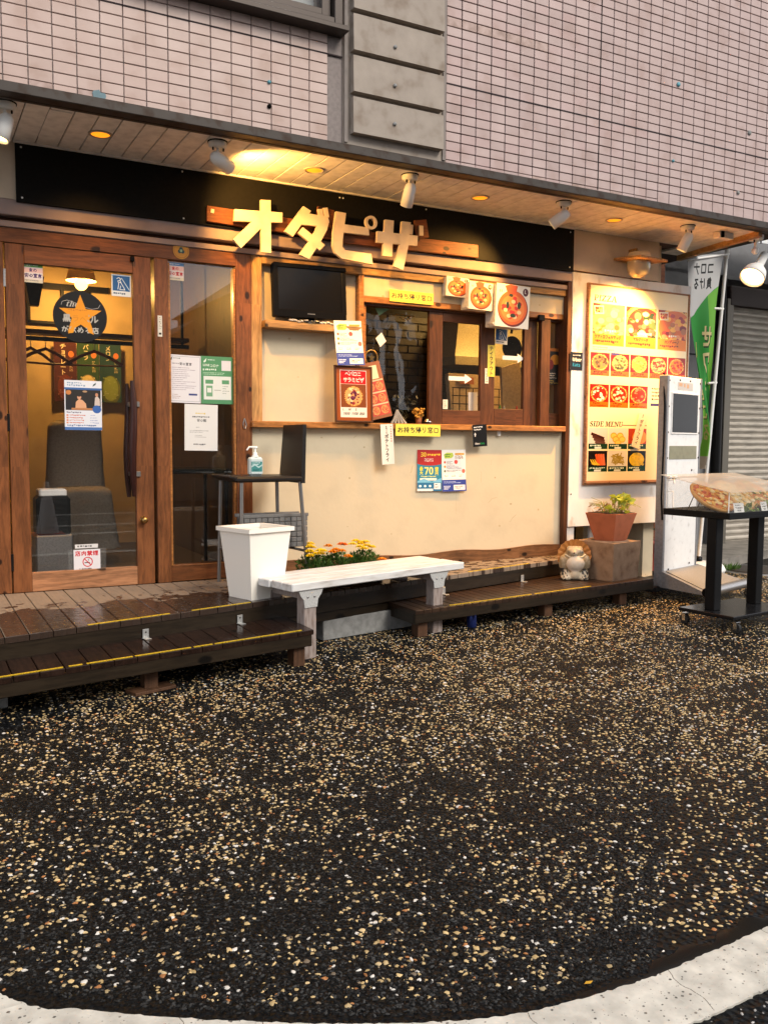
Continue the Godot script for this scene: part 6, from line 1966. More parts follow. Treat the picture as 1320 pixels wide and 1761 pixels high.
	for i in 160:
		var c := Vector3(r.randf_range(-0.11, 0.11), 0.07 + r.randf() * 0.14, r.randf_range(-0.07, 0.07))
		var u := Vector3(r.randf_range(-1, 1), r.randf_range(-0.4, 1), r.randf_range(-1, 1)).normalized() * 0.026
		var v := u.cross(Vector3(r.randf(), 1, r.randf())).normalized() * 0.012
		lv.face([c - u, c + v, c + u, c - v], Vector3(0, 0.4, 1))
	obj("foliage", lv.done(), mat("plant_dark", lin(0.02, 0.022, 0.016), 0.5), pl)
	var df := thing("dried_flowers", "small bunch of yellow dried flowers beside the bell", "flowers", Vector3(3.36, 1.345, -0.16))
	var fl := MB.new()
	for i in 70:
		fl.ball(Vector3(r.randf_range(-0.035, 0.035), 0.05 + r.randf() * 0.07, r.randf_range(-0.03, 0.03)), Vector3.ONE * r.randf_range(0.006, 0.011), 4, 6)
	obj("blossoms", fl.done(), mat("dried_yellow", lin(0.45, 0.24, 0.04), 0.7), df)
	obj("vase", MB.new().lathe([Vector2(0.022, 0), Vector2(0.026, 0.05), Vector2(0.022, 0.05)], 12).done(), W("plank_brown"), df)
	var cc := obj("cable_clip", B(Vector3(4.005, 1.285, -0.036), Vector3(0.028, 0.045, 0.02), 0.003), W("white_panel"))
	tag(cc, "pale plastic clip on the cream wall under the shelf", "clip")

# ---------------------------------------------------------------- notices on the door and side window
func build_door_things() -> void:
	var gz := -0.0555
	put_card("safety_sticker", "green-topped food safety sticker at the upper left of the door glass", "sticker", Vector3(0.677, 2.179, gz), 0.106, 0.106, safety_pic(false))
	put_card("safety_sticker", "red food safety sticker at the upper left of the side window", "sticker", Vector3(1.516, 2.271, gz - 0.003), 0.106, 0.108, safety_pic(true))
	put_card("dog_sticker", "blue assistance dog sticker at the upper right of the door glass", "sticker", Vector3(1.180, 2.153, gz), 0.116, 0.13, dog_pic(), rot(0, 0, -0.5))
	# round black sticker with a star
	var p := pic(320, 320, Color(0.02, 0.022, 0.024))
	p.ring(160, 160, 156, 5, Color(0.08, 0.08, 0.08))
	p.latin("the", 70, 66, 46, Color(0.75, 0.75, 0.74), "Droid Serif", 700, 0.35)
	p.stroke([Vector2(50, 92), Vector2(56, 72), Vector2(84, 62), Vector2(130, 74), Vector2(180, 98), Vector2(230, 108), Vector2(268, 98), Vector2(280, 76)], 3, Color(0.7, 0.7, 0.7))
	var star := []
	for k in 10:
		var rr := 132.0 if k % 2 == 0 else 54.0
		star.append(Vector2(162 + sin(TAU * k / 10) * rr, 154 - cos(TAU * k / 10) * rr))
	p.poly(star, Color(0.93, 0.62, 0.12))
	p.small(88, 116, 150, 1, 10, 9, Color(0.80, 0.50, 0.16))
	p.text("黒ラベル", 56, 148, 50, 8, Color(0.72, 0.72, 0.70), 1.08)
	p.poly([Vector2(110, 146), Vector2(210, 146), Vector2(196, 204), Vector2(128, 204)], Color(0.93, 0.62, 0.12))
	p.text("ラベ", 112, 152, 42, 4, Color(0.84, 0.54, 0.14), 1.1)
	p.text("が飲める店", 50, 222, 40, 6, Color(0.74, 0.74, 0.72), 1.12)
	p.poly([Vector2(112, 212), Vector2(130, 212), Vector2(118, 262), Vector2(86, 268)], Color(0.93, 0.62, 0.12))
	p.poly([Vector2(196, 212), Vector2(214, 212), Vector2(240, 268), Vector2(206, 254)], Color(0.93, 0.62, 0.12))
	var m := print_mat("print_round_sticker", p.tex(), 0.35)
	var md := MB.new()
	for k in 40:
		var a := Vector2(cos(TAU * k / 40), sin(TAU * k / 40))
		var b := Vector2(cos(TAU * (k + 1) / 40), sin(TAU * (k + 1) / 40))
		md.uvface([Vector3.ZERO, Vector3(a.x * 0.156, a.y * 0.152, 0), Vector3(b.x * 0.156, b.y * 0.152, 0)], [Vector2(0.5, 0.5), Vector2(0.5 + a.x * 0.5, 0.5 - a.y * 0.5), Vector2(0.5 + b.x * 0.5, 0.5 - b.y * 0.5)], Vector3(0, 0, 1))
	tag(obj("round_sticker", md.done(), m, null, Vector3(0.936, 1.948, gz)), "round black sticker with a yellow star on the door glass", "sticker")
	# poster with people at a bar
	p = pic(220, 300, Color(0.90, 0.91, 0.94))
	p.small(16, 12, 120, 2, 14, 10, Color(0.55, 0.65, 0.75))
	p.poly([Vector2(170, 22), Vector2(188, 10), Vector2(184, 24), Vector2(166, 34)], Color(0.2, 0.3, 0.3))
	p.rect(0, 44, 220, 12, Color(0.22, 0.40, 0.66))
	p.rect(6, 56, 208, 124, Color(0.10, 0.08, 0.07))
	p.disc(24, 74, 16, 14, Color(0.8, 0.5, 0.25))
	p.disc(120, 66, 14, 6, Color(0.7, 0.55, 0.4))
	p.poly([Vector2(62, 178), Vector2(66, 130), Vector2(84, 112), Vector2(106, 118), Vector2(126, 140), Vector2(130, 178)], Color(0.88, 0.66, 0.50))
	p.disc(86, 100, 12, 14, Color(0.85, 0.62, 0.48))
	p.disc(86, 90, 13, 8, Color(0.12, 0.08, 0.06))
	p.poly([Vector2(176, 150), Vector2(180, 100), Vector2(194, 92), Vector2(208, 110), Vector2(210, 150)], Color(0.82, 0.76, 0.72))
	p.disc(190, 84, 9, 11, Color(0.78, 0.55, 0.42))
	p.poly([Vector2(6, 178), Vector2(8, 120), Vector2(34, 110), Vector2(50, 178)], Color(0.05, 0.06, 0.1))
	p.rect(40, 166, 140, 12, Color(0.75, 0.5, 0.3))
	p.disc(190, 172, 26, 24, Color(0.18, 0.38, 0.68))
	p.small(12, 190, 130, 1, 10, 8, Color(0.35, 0.3, 0.4))
	for k in 4:
		p.rect(10, 206 + k * 15, 12, 10, Color(0.9, 0.55, 0.4))
		p.small(28, 208 + k * 15, 110, 1, 10, 7, Color(0.8, 0.4, 0.3))
		p.small(150, 208 + k * 15, 56, 1, 10, 6, Color(0.6, 0.65, 0.8))
	p.small(14, 268, 190, 1, 10, 9, Color(0.3, 0.4, 0.6))
	p.rect(0, 282, 220, 18, Color(0.28, 0.45, 0.70))
	put_card("door_poster", "blue and white poster with people at a bar on the door glass", "poster", Vector3(0.943, 1.42, gz), 0.216, 0.298, p, rot(0, 0, -0.3))
	# no smoking notice
	var clear := obj("sticker_pocket", card(0.222, 0.14, 0.001, W("clear_acrylic"), W("clear_acrylic")), null, null, Vector3(0.948, 0.477, gz - 0.0003))
	tag(clear, "clear plastic pocket around the no-smoking notice", "pocket")
	p = pic(200, 170, Color(0.90, 0.89, 0.90))
	p.text("店内禁煙", 12, 10, 40, 6, Color(0.80, 0.10, 0.16), 1.1)
	p.ring(104, 96, 35, 7, Color(0.80, 0.10, 0.16))
	p.rect(80, 98, 40, 7, Color(0.25, 0.2, 0.2))
	p.stroke([Vector2(108, 92), Vector2(114, 82), Vector2(106, 76), Vector2(118, 72)], 3, Color(0.4, 0.35, 0.35))
	p.stroke([Vector2(79, 72), Vector2(129, 121)], 7, Color(0.80, 0.10, 0.16))
	p.text("に", 40, 142, 16, 3, Color(0.4, 0.35, 0.38))
	p.small(60, 144, 110, 1, 14, 13, Color(0.45, 0.4, 0.42))
	put_card("no_smoking_notice", "white no-smoking notice with red writing at the door's foot", "notice", Vector3(0.946, 0.475, gz + 0.001), 0.157, 0.136, p)
	p = pic(160, 28, Color(0.88, 0.87, 0.86))
	p.poly([Vector2(14, 8), Vector2(30, 8), Vector2(22, 22)], Color(0.25, 0.25, 0.25))
	p.small(36, 8, 112, 1, 14, 13, Color(0.3, 0.3, 0.3))
	put_card("small_label", "thin white label above the no-smoking notice", "label", Vector3(0.944, 0.563, gz), 0.135, 0.024, p)
	# papers on the side window
	var sz := -0.0585
	p = pic(260, 360, Color(0.88, 0.88, 0.90))
	p.rect(8, 10, 244, 3, Color(0.6, 0.62, 0.66)).rect(8, 346, 244, 3, Color(0.6, 0.62, 0.66)).rect(8, 10, 3, 338, Color(0.6, 0.62, 0.66)).rect(250, 10, 3, 338, Color(0.6, 0.62, 0.66))
	p.poly([Vector2(14, 40), Vector2(40, 14), Vector2(34, 40), Vector2(20, 50)], Color(0.2, 0.3, 0.3))
	p.small(46, 24, 60, 1, 10, 8, Color(0.4, 0.45, 0.45))
	p.small(36, 62, 50, 1, 12, 9, Color(0.5, 0.45, 0.5))
	p.text("安心宣言", 94, 56, 22, 3, Color(0.25, 0.25, 0.28), 1.1)
	p.small(34, 94, 190, 12, 15, 5, Color(0.55, 0.5, 0.58), 0.7)
	p.rect(166, 288, 66, 14, Color(0.2, 0.25, 0.5))
	p.small(40, 296, 70, 3, 14, 6, Color(0.6, 0.5, 0.5))
	put_card("notice", "white printed notice, left of the green one on the side window", "notice", Vector3(1.563, 1.603, sz), 0.217, 0.302, p, rot(0, 0, -0.8))
	p = pic(260, 360, Color(0.30, 0.56, 0.38))
	p.poly([Vector2(20, 40), Vector2(46, 14), Vector2(40, 40), Vector2(26, 50)], Color(0.9, 0.95, 0.9))
	p.small(56, 24, 70, 1, 12, 10, Color(0.85, 0.92, 0.86))
	p.latin("LINE", 16, 58, 24, Color(0.92, 0.95, 0.92))
	p.text("コロナ", 72, 60, 22, 3, Color(0.92, 0.95, 0.92), 1.1)
	p.small(16, 94, 130, 1, 16, 15, Color(0.9, 0.95, 0.9))
	p.rect(164, 30, 76, 76, Color(0.86, 0.86, 0.88))
	p.small(16, 122, 220, 2, 11, 6, Color(0.75, 0.88, 0.78))
	p.rect(20, 150, 220, 178, Color(0.88, 0.90, 0.88))
	p.rect(34, 178, 62, 30, Color(0.35, 0.6, 0.42)).rect(166, 178, 58, 30, Color(0.35, 0.6, 0.42)).rect(40, 222, 50, 82, Color(0.45, 0.65, 0.5)).rect(48, 240, 34, 34, Color(0.88, 0.9, 0.88))
	p.small(170, 222, 54, 4, 18, 7, Color(0.55, 0.6, 0.56))
	p.stroke([Vector2(104, 256), Vector2(156, 256)], 3, Color(0.3, 0.35, 0.32))
	put_card("notice", "green and white printed notice on the side window", "notice", Vector3(1.781, 1.603, sz + 0.001), 0.217, 0.305, p, rot(0, 0, 0.2))
	p = pic(260, 360, Color(0.89, 0.89, 0.88))
	p.small(84, 66, 96, 1, 14, 12, Color(0.85, 0.75, 0.3))
	p.small(60, 92, 140, 1, 16, 13, Color(0.3, 0.3, 0.3))
	p.text("安心証", 96, 112, 24, 3, Color(0.3, 0.3, 0.3), 1.05)
	p.small(90, 176, 40, 1, 10, 6, Color(0.5, 0.5, 0.5))
	p.small(40, 202, 190, 2, 12, 6, Color(0.55, 0.55, 0.55))
	p.small(80, 240, 90, 2, 12, 6, Color(0.6, 0.6, 0.6))
	p.small(70, 306, 130, 1, 14, 12, Color(0.3, 0.3, 0.32))
	put_card("certificate", "white certificate sheet below the other papers on the side window", "notice", Vector3(1.671, 1.296, sz), 0.218, 0.297, p, rot(0, 0, -0.8))
	# yellow round sticker on the header, strip label on the post
	p = pic(100, 100, Color(0.78, 0.55, 0.16))
	p.ring(50, 50, 42, 3, Color(0.62, 0.42, 0.1))
	for k in 3:
		p.disc(50 + cos(TAU * k / 3 - PI / 2) * 10, 50 + sin(TAU * k / 3 - PI / 2) * 10, 11, 11, Color(0.12, 0.28, 0.30))
	p.disc(50, 50, 8, 8, Color(0.6, 0.7, 0.55))
	m = print_mat("print_yellow_round", p.tex(), 0.4)
	md = MB.new()
	for k in 28:
		var a := Vector2(cos(TAU * k / 28), sin(TAU * k / 28))
		var b := Vector2(cos(TAU * (k + 1) / 28), sin(TAU * (k + 1) / 28))
		md.uvface([Vector3.ZERO, Vector3(a.x, a.y, 0) * 0.052, Vector3(b.x, b.y, 0) * 0.052], [Vector2(0.5, 0.5), Vector2(0.5 + a.x * 0.5, 0.5 - a.y * 0.5), Vector2(0.5 + b.x * 0.5, 0.5 - b.y * 0.5)], Vector3(0, 0, 1))
	tag(obj("yellow_sticker", md.done(), m, null, Vector3(1.545, 2.397, -0.027)), "round yellow sticker on the cedar header above the side window", "sticker")
	p = pic(30, 150, Color(0.86, 0.85, 0.80))
	p.small(8, 12, 14, 7, 13, 9, Color(0.6, 0.6, 0.55))
	p.rect(6, 122, 18, 14, Color(0.15, 0.15, 0.15))
	put_card("post_label", "narrow white label on the cedar post beside the door", "label", Vector3(1.405, 1.921, -0.0235), 0.027, 0.129, p)

# ---------------------------------------------------------------- the menu on the white panel
func menu_pic() -> Pic:
	var w := 600
	var h := 864
	var p := pic(w, h, Color(0.95, 0.87, 0.70))
	var X := func(x: float) -> float: return (x - 4.835) / 1.09 * w
	var Y := func(y: float) -> float: return (2.475 - y) / 1.57 * h
	var black := Color(0.08, 0.05, 0.03)
	p.latin("PIZZA", X.call(4.865), Y.call(2.405), 36, black, "Droid Serif", 700, 0.15, 1.2)
	var dish := [[Color(0.88, 0.70, 0.36), Color(0.95, 0.85, 0.55), Color(0.75, 0.45, 0.2)], [Color(0.78, 0.18, 0.08), Color(0.2, 0.3, 0.08), Color(0.95, 0.85, 0.65)], [Color(0.85, 0.40, 0.12), Color(0.95, 0.70, 0.30), Color(0.60, 0.10, 0.05)]]
	var names := ["クアトロフォルマッジ", "マルゲリータ", "カンディーノ"]
	for k in 3:
		var x: float = X.call(4.865 + k * 0.3575)
		var y: float = Y.call(2.335)
		p.rect(x, y, 185, 182, Color(0.80, 0.25, 0.08))
		var q := pic(185, 132, Color(0.62, 0.16, 0.07))
		q.pizza(112, 82, 128, 98, dish[k][0], [dish[k][1], dish[k][2], dish[k][0].lightened(0.2)], 46, 60 + k)
		if k != 1:
			q.stroke([Vector2(8, 14), Vector2(60, 10), Vector2(62, 42), Vector2(14, 44), Vector2(8, 14)], 6, Color(0.9, 0.82, 0.7))
			q.small(14, 16, 44, 2, 14, 10, Color(0.62, 0.08, 0.06))
		q.small(70, 112, 90, 1, 14, 12, Color(0.93, 0.9, 0.85))
		p.im.blit_rect(q.im, Rect2i(0, 0, 185, 132), Vector2i(int(x), int(y)))
		p.rect(x, y + 132, 185, 50, Color(0.88, 0.48, 0.08))
		p.text(names[k], x + 92 - names[k].length() * 8.0, y + 137, 15, 2.5, Color(0.25, 0.09, 0.03), 1.04)
		p.small(x + 16, y + 160, 150, 1, 12, 10, Color(0.35, 0.12, 0.04))
	p.small(X.call(4.87), Y.call(1.99), 150, 2, 9, 5, Color(0.5, 0.4, 0.3))
	for row in 2:
		for k in (5 if row == 0 else 3):
			var x: float = X.call(4.85 + k * 0.215)
			var y: float = Y.call(1.944 if row == 0 else 1.69)
			p.rect(x, y, 112, 102, Color(0.78, 0.14, 0.06))
			var q := pic(112, 78, Color(0.60, 0.10, 0.05))
			var c: Array = [[Color(0.78, 0.50, 0.22), Color(0.35, 0.25, 0.08)], [Color(0.82, 0.66, 0.40), Color(0.30, 0.32, 0.12)], [Color(0.88, 0.62, 0.26), Color(0.80, 0.50, 0.16)], [Color(0.86, 0.62, 0.46), Color(0.55, 0.24, 0.14)], [Color(0.88, 0.50, 0.16), Color(0.80, 0.22, 0.08)], [Color(0.80, 0.14, 0.08), Color(0.93, 0.86, 0.76)], [Color(0.80, 0.14, 0.08), Color(0.90, 0.82, 0.66)], [Color(0.80, 0.18, 0.10), Color(0.86, 0.42, 0.28)]][row * 5 + k]
			q.pizza(56, 42, 50, 38, c[0], [c[1], c[1].lightened(0.15)], 30 if row == 0 else 14, 80 + row * 5 + k)
			p.im.blit_rect(q.im, Rect2i(0, 0, 112, 78), Vector2i(int(x), int(y)))
			p.rect(x, y + 78, 112, 24, Color(0.86, 0.38, 0.07))
			p.small(x + 20, y + 82, 74, 1, 9, 8, Color(0.3, 0.08, 0.03))
			p.small(x + 10, y + 92, 94, 1, 8, 6, Color(0.4, 0.12, 0.04))
	p.rect(X.call(5.07), Y.call(1.95), 50, 10, Color(0.22, 0.22, 0.5))
	p.small(X.call(5.53), Y.call(1.68), 110, 4, 16, 9, Color(0.2, 0.15, 0.1))
	p.rect(X.call(5.52), Y.call(1.55), 60, 12, Color(0.25, 0.2, 0.4))
	p.latin("SIDE MENU", X.call(4.855), Y.call(1.392), 32, black, "Droid Serif", 700, 0.15, 1.05)
	p.rect(X.call(5.21), Y.call(1.365), 150, 3, black)
	for row in 2:
		for k in 3:
			var x: float = X.call(4.85 + k * 0.215)
			var y: float = Y.call(1.335 if row == 0 else 1.150)
			var q := pic(112, 94, [Color(0.80, 0.78, 0.74), Color(0.82, 0.80, 0.76), Color(0.62, 0.20, 0.10), Color(0.06, 0.04, 0.04), Color(0.82, 0.80, 0.76), Color(0.05, 0.05, 0.05)][row * 3 + k])
			q.rn.seed = 70 + row * 3 + k
			match row * 3 + k:
				0:
					for i in 4:
						q.stroke([Vector2(18 + i * 8, 26 + i * 12), Vector2(88 + i * 3, 46 + i * 11)], 13, Color(0.24, 0.08, 0.05).lightened(0.06 * i))
				1:
					for i in 5:
						q.disc(30 + i * 13, 34 + (i % 3) * 16, 20, 15, Color(0.86, 0.62, 0.22).darkened(0.08 * (i % 2)))
						q.disc(30 + i * 13, 34 + (i % 3) * 16, 15, 10, Color(0.93, 0.76, 0.36))
				2:
					q.disc(70, 40, 44, 32, Color(0.88, 0.56, 0.26))
				3:
					for i in 4:
						q.stroke([Vector2(46 + i * 14, 18), Vector2(60 + i * 12, 62)], 12, Color(0.85, 0.32, 0.12).lightened(0.05 * i))
					for i in 12:
						q.stroke([Vector2(14 + i * 3, 40 + i % 4 * 6), Vector2(34 + i * 3, 62)], 5, Color(0.85, 0.68, 0.16))
				4:
					for i in 30:
						q.stroke([Vector2(q.rn.randf_range(14, 80), q.rn.randf_range(10, 60)), Vector2(q.rn.randf_range(30, 98), q.rn.randf_range(16, 64))], 6, Color(0.55, 0.46, 0.13).lightened(q.rn.randf() * 0.2))
				5:
					q.disc(56, 40, 46, 32, Color(0.82, 0.68, 0.08))
					for i in 26:
						q.disc(18 + q.rn.randf() * 76, 14 + q.rn.randf() * 52, 8, 6, Color(0.88, 0.74, 0.14).darkened(q.rn.randf() * 0.2))
			q.rect(0, 70, 112, 24, Color(0.03, 0.20, 0.13))
			q.small(10, 75, 92, 1, 10, 8, Color(0.85, 0.88, 0.8))
			q.rect(36, 84, 40, 9, Color(0.82, 0.84, 0.8))
			p.im.blit_rect(q.im, Rect2i(0, 0, 112, 94), Vector2i(int(x), int(y)))
	return p

func build_menu_side() -> void:
	var mb := thing("menu_board", "large pizza menu board with photographs on the white panel", "menu", Vector3(5.38, 1.69, 0.0))
	obj("backing", B(Vector3(0, -0.008, 0.012), Vector3(1.135, 1.62, 0.02), 0.003), W("cedar_pale"), mb)
	obj("print", card(1.09, 1.57, 0.003, print_mat("print_menu", menu_pic().tex(), 0.22), W("paper")), null, mb, Vector3(0, 0.0, 0.0245))
	obj("edge_bead", MB.new().box(Vector3(-0.556, 0, 0.026), Vector3(0.018, 1.60, 0.012), 0.002).box(Vector3(0, -0.797, 0.026), Vector3(1.10, 0.018, 0.012), 0.002).box(Vector3(0.556, 0, 0.026), Vector3(0.018, 1.60, 0.012), 0.002).done(), W("cedar_pale"), mb)
	for q in [[-0.30, -0.797], [0.1, -0.797], [0.25, -0.797]]:
		obj("screw", MB.new().lathe([Vector2(0.006, 0), Vector2(0, 0.004)], 8, Transform3D(rot(90, 0, 0), Vector3(q[0], q[1], 0.032)), true, false).done(), W("plank_brown"), mb)
	var p := pic(90, 300, Color(0.88, 0.82, 0.72))
	p.text("ミニ", 40, 10, 15, 3, Color(0.1, 0.08, 0.07), 1.0, true)
	p.text("ポテトフライ", 30, 56, 34, 5, Color(0.08, 0.06, 0.06), 1.08, true)
	put_card("paper_strip", "slanting white strip with black writing stuck across the menu board", "notice", Vector3(5.387, 1.322, 0.038), 0.088, 0.30, p, rot(0, 0, -17), {"curl": 0.003})

# ---------------------------------------------------------------- things standing on the deck and ground
func build_deck_things() -> void:
	var r := RandomNumberGenerator.new()
	# white bench
	var wb := thing("bench", "whitewashed wooden bench of four planks before the deck", "bench", Vector3(1.81, 0, 1.137), 0.250)
	var bw := mat("bench_white", lin(0.70, 0.69, 0.67), 0.5, ntex(401, 0.02, [[0.0, Color(0.80, 0.78, 0.76)], [0.3, Color(0.93, 0.92, 0.91)], [0.5, 0.98], [1.0, 1.0]]), Vector3(0.35, 1.6, 1.6), {"bump": wood_plain_h, "bump_scale": 0.2, "world": false})
	var bl := mat("bench_leg", lin(0.36, 0.295, 0.265), 0.65, ntex(402, 0.03, [[0.0, Color(0.68, 0.62, 0.58)], [0.45, 0.9], [1.0, 1.0]]), Vector3(3.0, 0.6, 3.0))
	var bm := mat("bench_bracket", lin(0.60, 0.60, 0.58), 0.45, grain, Vector3(5, 5, 5), {"metal": 0.3})
	for k in 4:
		obj("plank", B(Vector3(0.69 + [0.0, 0.006, -0.004, 0.003][k], 0.414, -0.052 - k * 0.105), Vector3(1.385, 0.045, 0.098), 0.005, rot([0.0, 0.6, -0.4, 0.3][k], 0, 0)), bw, wb)
	for sx in [0.135, 1.16]:
		for sz in [-0.055, -0.375]:
			var lg := obj("leg", B(Vector3(sx, 0.19, sz), Vector3(0.085, 0.38, 0.07), 0.004), bl, wb)
			var br := PackedVector2Array([Vector2(-0.085, 0.0), Vector2(0.085, 0.0), Vector2(0.072, -0.03), Vector2(0.05, -0.055), Vector2(0.043, -0.10), Vector2(-0.043, -0.10), Vector2(-0.05, -0.055), Vector2(-0.072, -0.03)])
			var face := 1.0 if sz > -0.2 else -1.0
			obj("bracket", MB.new().ext(br, 0.005, Transform3D(Basis.IDENTITY, Vector3(sx, 0.392, sz + face * 0.036 - (0.005 if face < 0 else 0.0)))).done(), bm, lg)
			for bx in [-0.024, 0.024]:
				obj("bolt", MB.new().lathe([Vector2(0.007, 0), Vector2(0.006, 0.004), Vector2(0, 0.005)], 8, Transform3D(rot(90 * face, 0, 0), Vector3(sx + bx, 0.352, sz + face * 0.041))).done(), W("steel"), lg)
	for sx in [0.135, 1.16]:
		obj("crossbar", B(Vector3(sx, 0.36, -0.215), Vector3(0.06, 0.05, 0.25), 0.003), bl, wb)

	# white waste bin
	var bn := thing("waste_bin", "tall tapered cream-white plastic bin at the deck's edge", "bin", Vector3(1.762, DECK_Y, 0.685), 0.30)
	var cp := W("cream_plastic")
	var ring := func(y: float, ins: float) -> Array:
		var t := y / 0.405
		var hx := lerpf(0.111, 0.149, t) - ins
		var hz := lerpf(0.107, 0.145, t) - ins
		return [Vector3(-hx, y, -hz), Vector3(hx, y, -hz), Vector3(hx, y, hz), Vector3(-hx, y, hz)]
	var bb := MB.new()
	var o0: Array = ring.call(0.0, 0.0)
	var o1: Array = ring.call(0.405, 0.0)
	var i0: Array = ring.call(0.01, 0.006)
	var i1: Array = ring.call(0.405, 0.006)
	for i in 4:
		var j := (i + 1) % 4
		var out: Vector3 = (o0[i] + o0[j]) * 0.5
		out.y = 0
		bb.face([o0[i], o0[j], o1[j], o1[i]], out)
		bb.face([i0[i], i0[j], i1[j], i1[i]], -out)
	bb.face(o0, Vector3.DOWN)
	bb.face(i0, Vector3.UP)
	obj("tub", bb.done(), cp, bn)
	var rim := MB.new()
	for i in 4:
		var j := (i + 1) % 4
		var a: Vector3 = o1[i]
		var b: Vector3 = o1[j]
		var out: Vector3 = ((a + b) * 0.5)
		out.y = 0
		out = out.normalized()
		rim.hexa([a - out * 0.010 + Vector3(0, -0.018, 0), b - out * 0.010 + Vector3(0, -0.018, 0), b + out * 0.014 + (b - a).normalized() * 0.014 + Vector3(0, -0.018, 0), a + out * 0.014 - (b - a).normalized() * 0.014 + Vector3(0, -0.018, 0)], [a - out * 0.010 + Vector3(0, 0.006, 0), b - out * 0.010 + Vector3(0, 0.006, 0), b + out * 0.014 + (b - a).normalized() * 0.014 + Vector3(0, 0.006, 0), a + out * 0.014 - (b - a).normalized() * 0.014 + Vector3(0, 0.006, 0)])
	obj("rim", rim.done(), cp, bn)

	# bar chair seen from the side
	var ch := thing("bar_chair", "black bar chair with grey steel legs behind the white bin", "chair", Vector3(1.94, DECK_Y, 0.28))
	var leather := mat("chair_black", lin(0.016, 0.013, 0.012), 0.4, grain, Vector3(6, 6, 6))
	obj("seat", MB.new().box(Vector3(0.0, 0.672, 0), Vector3(0.44, 0.035, 0.38), 0.012).done(), leather, ch)
	obj("seat_lip", MB.new().box(Vector3(-0.23, 0.684, 0.0), Vector3(0.05, 0.02, 0.36), 0.006, rot(0, 0, -12)).done(), leather, ch)
	obj("backrest", MB.new().hexa([Vector3(0.205, 0.645, -0.185), Vector3(0.232, 0.645, -0.185), Vector3(0.232, 0.645, 0.185), Vector3(0.205, 0.645, 0.185)], [Vector3(0.228, 1.01, -0.165), Vector3(0.25, 1.01, -0.165), Vector3(0.25, 1.01, 0.165), Vector3(0.228, 1.01, 0.165)]).done(), leather, ch)
	for q in [[-0.195, -0.18, -0.205, -0.20], [-0.175, 0.16, -0.185, 0.18], [0.185, -0.175, 0.205, -0.19], [0.205, 0.165, 0.255, 0.185]]:
		obj("leg", MB.new().tube([Vector3(q[2], 0, q[3]), Vector3(q[0], 0.66, q[1])], 0.012, 10).done(), W("grey_tube"), ch)
	obj("stretcher", MB.new().tube([Vector3(-0.20, 0.22, -0.19), Vector3(-0.18, 0.22, 0.17)], 0.009, 8).tube([Vector3(0.20, 0.22, -0.18), Vector3(0.235, 0.22, 0.175)], 0.009, 8).done(), W("grey_tube"), ch)
	# hand gel on its seat
	var hg := thing("pump_bottle", "clear hand sanitiser pump bottle standing on the bar chair", "bottle", Vector3(1.905, DECK_Y + 0.690, 0.30))
	var p := pic(120, 140, Color(0.86, 0.90, 0.89))
	p.rect(0, 20, 120, 100, Color(0.30, 0.58, 0.56))
	p.stroke([Vector2(0, 70), Vector2(40, 50), Vector2(80, 76), Vector2(120, 54)], 14, Color(0.78, 0.88, 0.86))
	p.small(14, 28, 90, 2, 14, 11, Color(0.9, 0.95, 0.94))
	p.small(20, 96, 70, 2, 11, 8, Color(0.12, 0.3, 0.32))
	obj("bottle_body", B(Vector3(0, 0.058, 0), Vector3(0.088, 0.116, 0.055), 0.012), mat("gel_bottle", lin(0.60, 0.68, 0.66), 0.2), hg)
	obj("print", card(0.070, 0.088, 0.001, print_mat("print_gel", p.tex(), 0.3), W("white_plastic")), null, hg, Vector3(0, 0.056, 0.0285))
	obj("neck", MB.new().lathe([Vector2(0.022, 0.116), Vector2(0.022, 0.122), Vector2(0.014, 0.128), Vector2(0.014, 0.142), Vector2(0.006, 0.146), Vector2(0.006, 0.172)], 14).done(), W("white_plastic"), hg)
	obj("nozzle", MB.new().tube([Vector3(0.012, 0.175, 0), Vector3(-0.04, 0.178, 0.005), Vector3(-0.058, 0.158, 0.008)], [0.009, 0.006, 0.005], 8).done(), W("white_plastic"), hg)

	# grey woven bag behind the legs
	var bk := thing("woven_basket", "grey woven basket half hidden behind the bar chair's legs", "basket", Vector3(2.025, DECK_Y + 0.225, 0.27), 0.06)
	var gm := mat("strap_grey", lin(0.17, 0.165, 0.16), 0.6, grain, Vector3(6, 6, 6))
	obj("inner_wall", B(Vector3(0, 0.105, 0), Vector3(0.43, 0.20, 0.13), 0.01), mat("strap_dark", lin(0.10, 0.095, 0.09), 0.7), bk)
	var strap := B(Vector3.ZERO, Vector3(0.037, 0.030, 0.008), 0.003)
	for i in 11:
		for j in 6:
			obj("strap", strap, gm, bk, Vector3(-0.20 + i * 0.040, 0.022 + j * 0.033, 0.066 + (0.003 if (i + j) % 2 else 0.0)))
	obj("rim", MB.new().box(Vector3(0, 0.212, 0.066), Vector3(0.45, 0.022, 0.02), 0.004).box(Vector3(0, 0.212, -0.066), Vector3(0.45, 0.022, 0.02), 0.004).done(), gm, bk)

	# marigolds
	var fp := thing("flower_planter", "long brown planter of yellow and orange marigolds behind the bench", "planter", Vector3(2.42, DECK_Y, 0.44), 0.16)
	obj("trough", B(Vector3(0, 0.045, 0), Vector3(0.58, 0.09, 0.17), 0.006), mat("trough_brown", lin(0.10, 0.05, 0.028), 0.6), fp)
	obj("soil", B(Vector3(0, 0.088, 0), Vector3(0.55, 0.012, 0.14), 0.0), mat("soil", lin(0.045, 0.03, 0.02), 0.9), fp)
	r.seed = 501
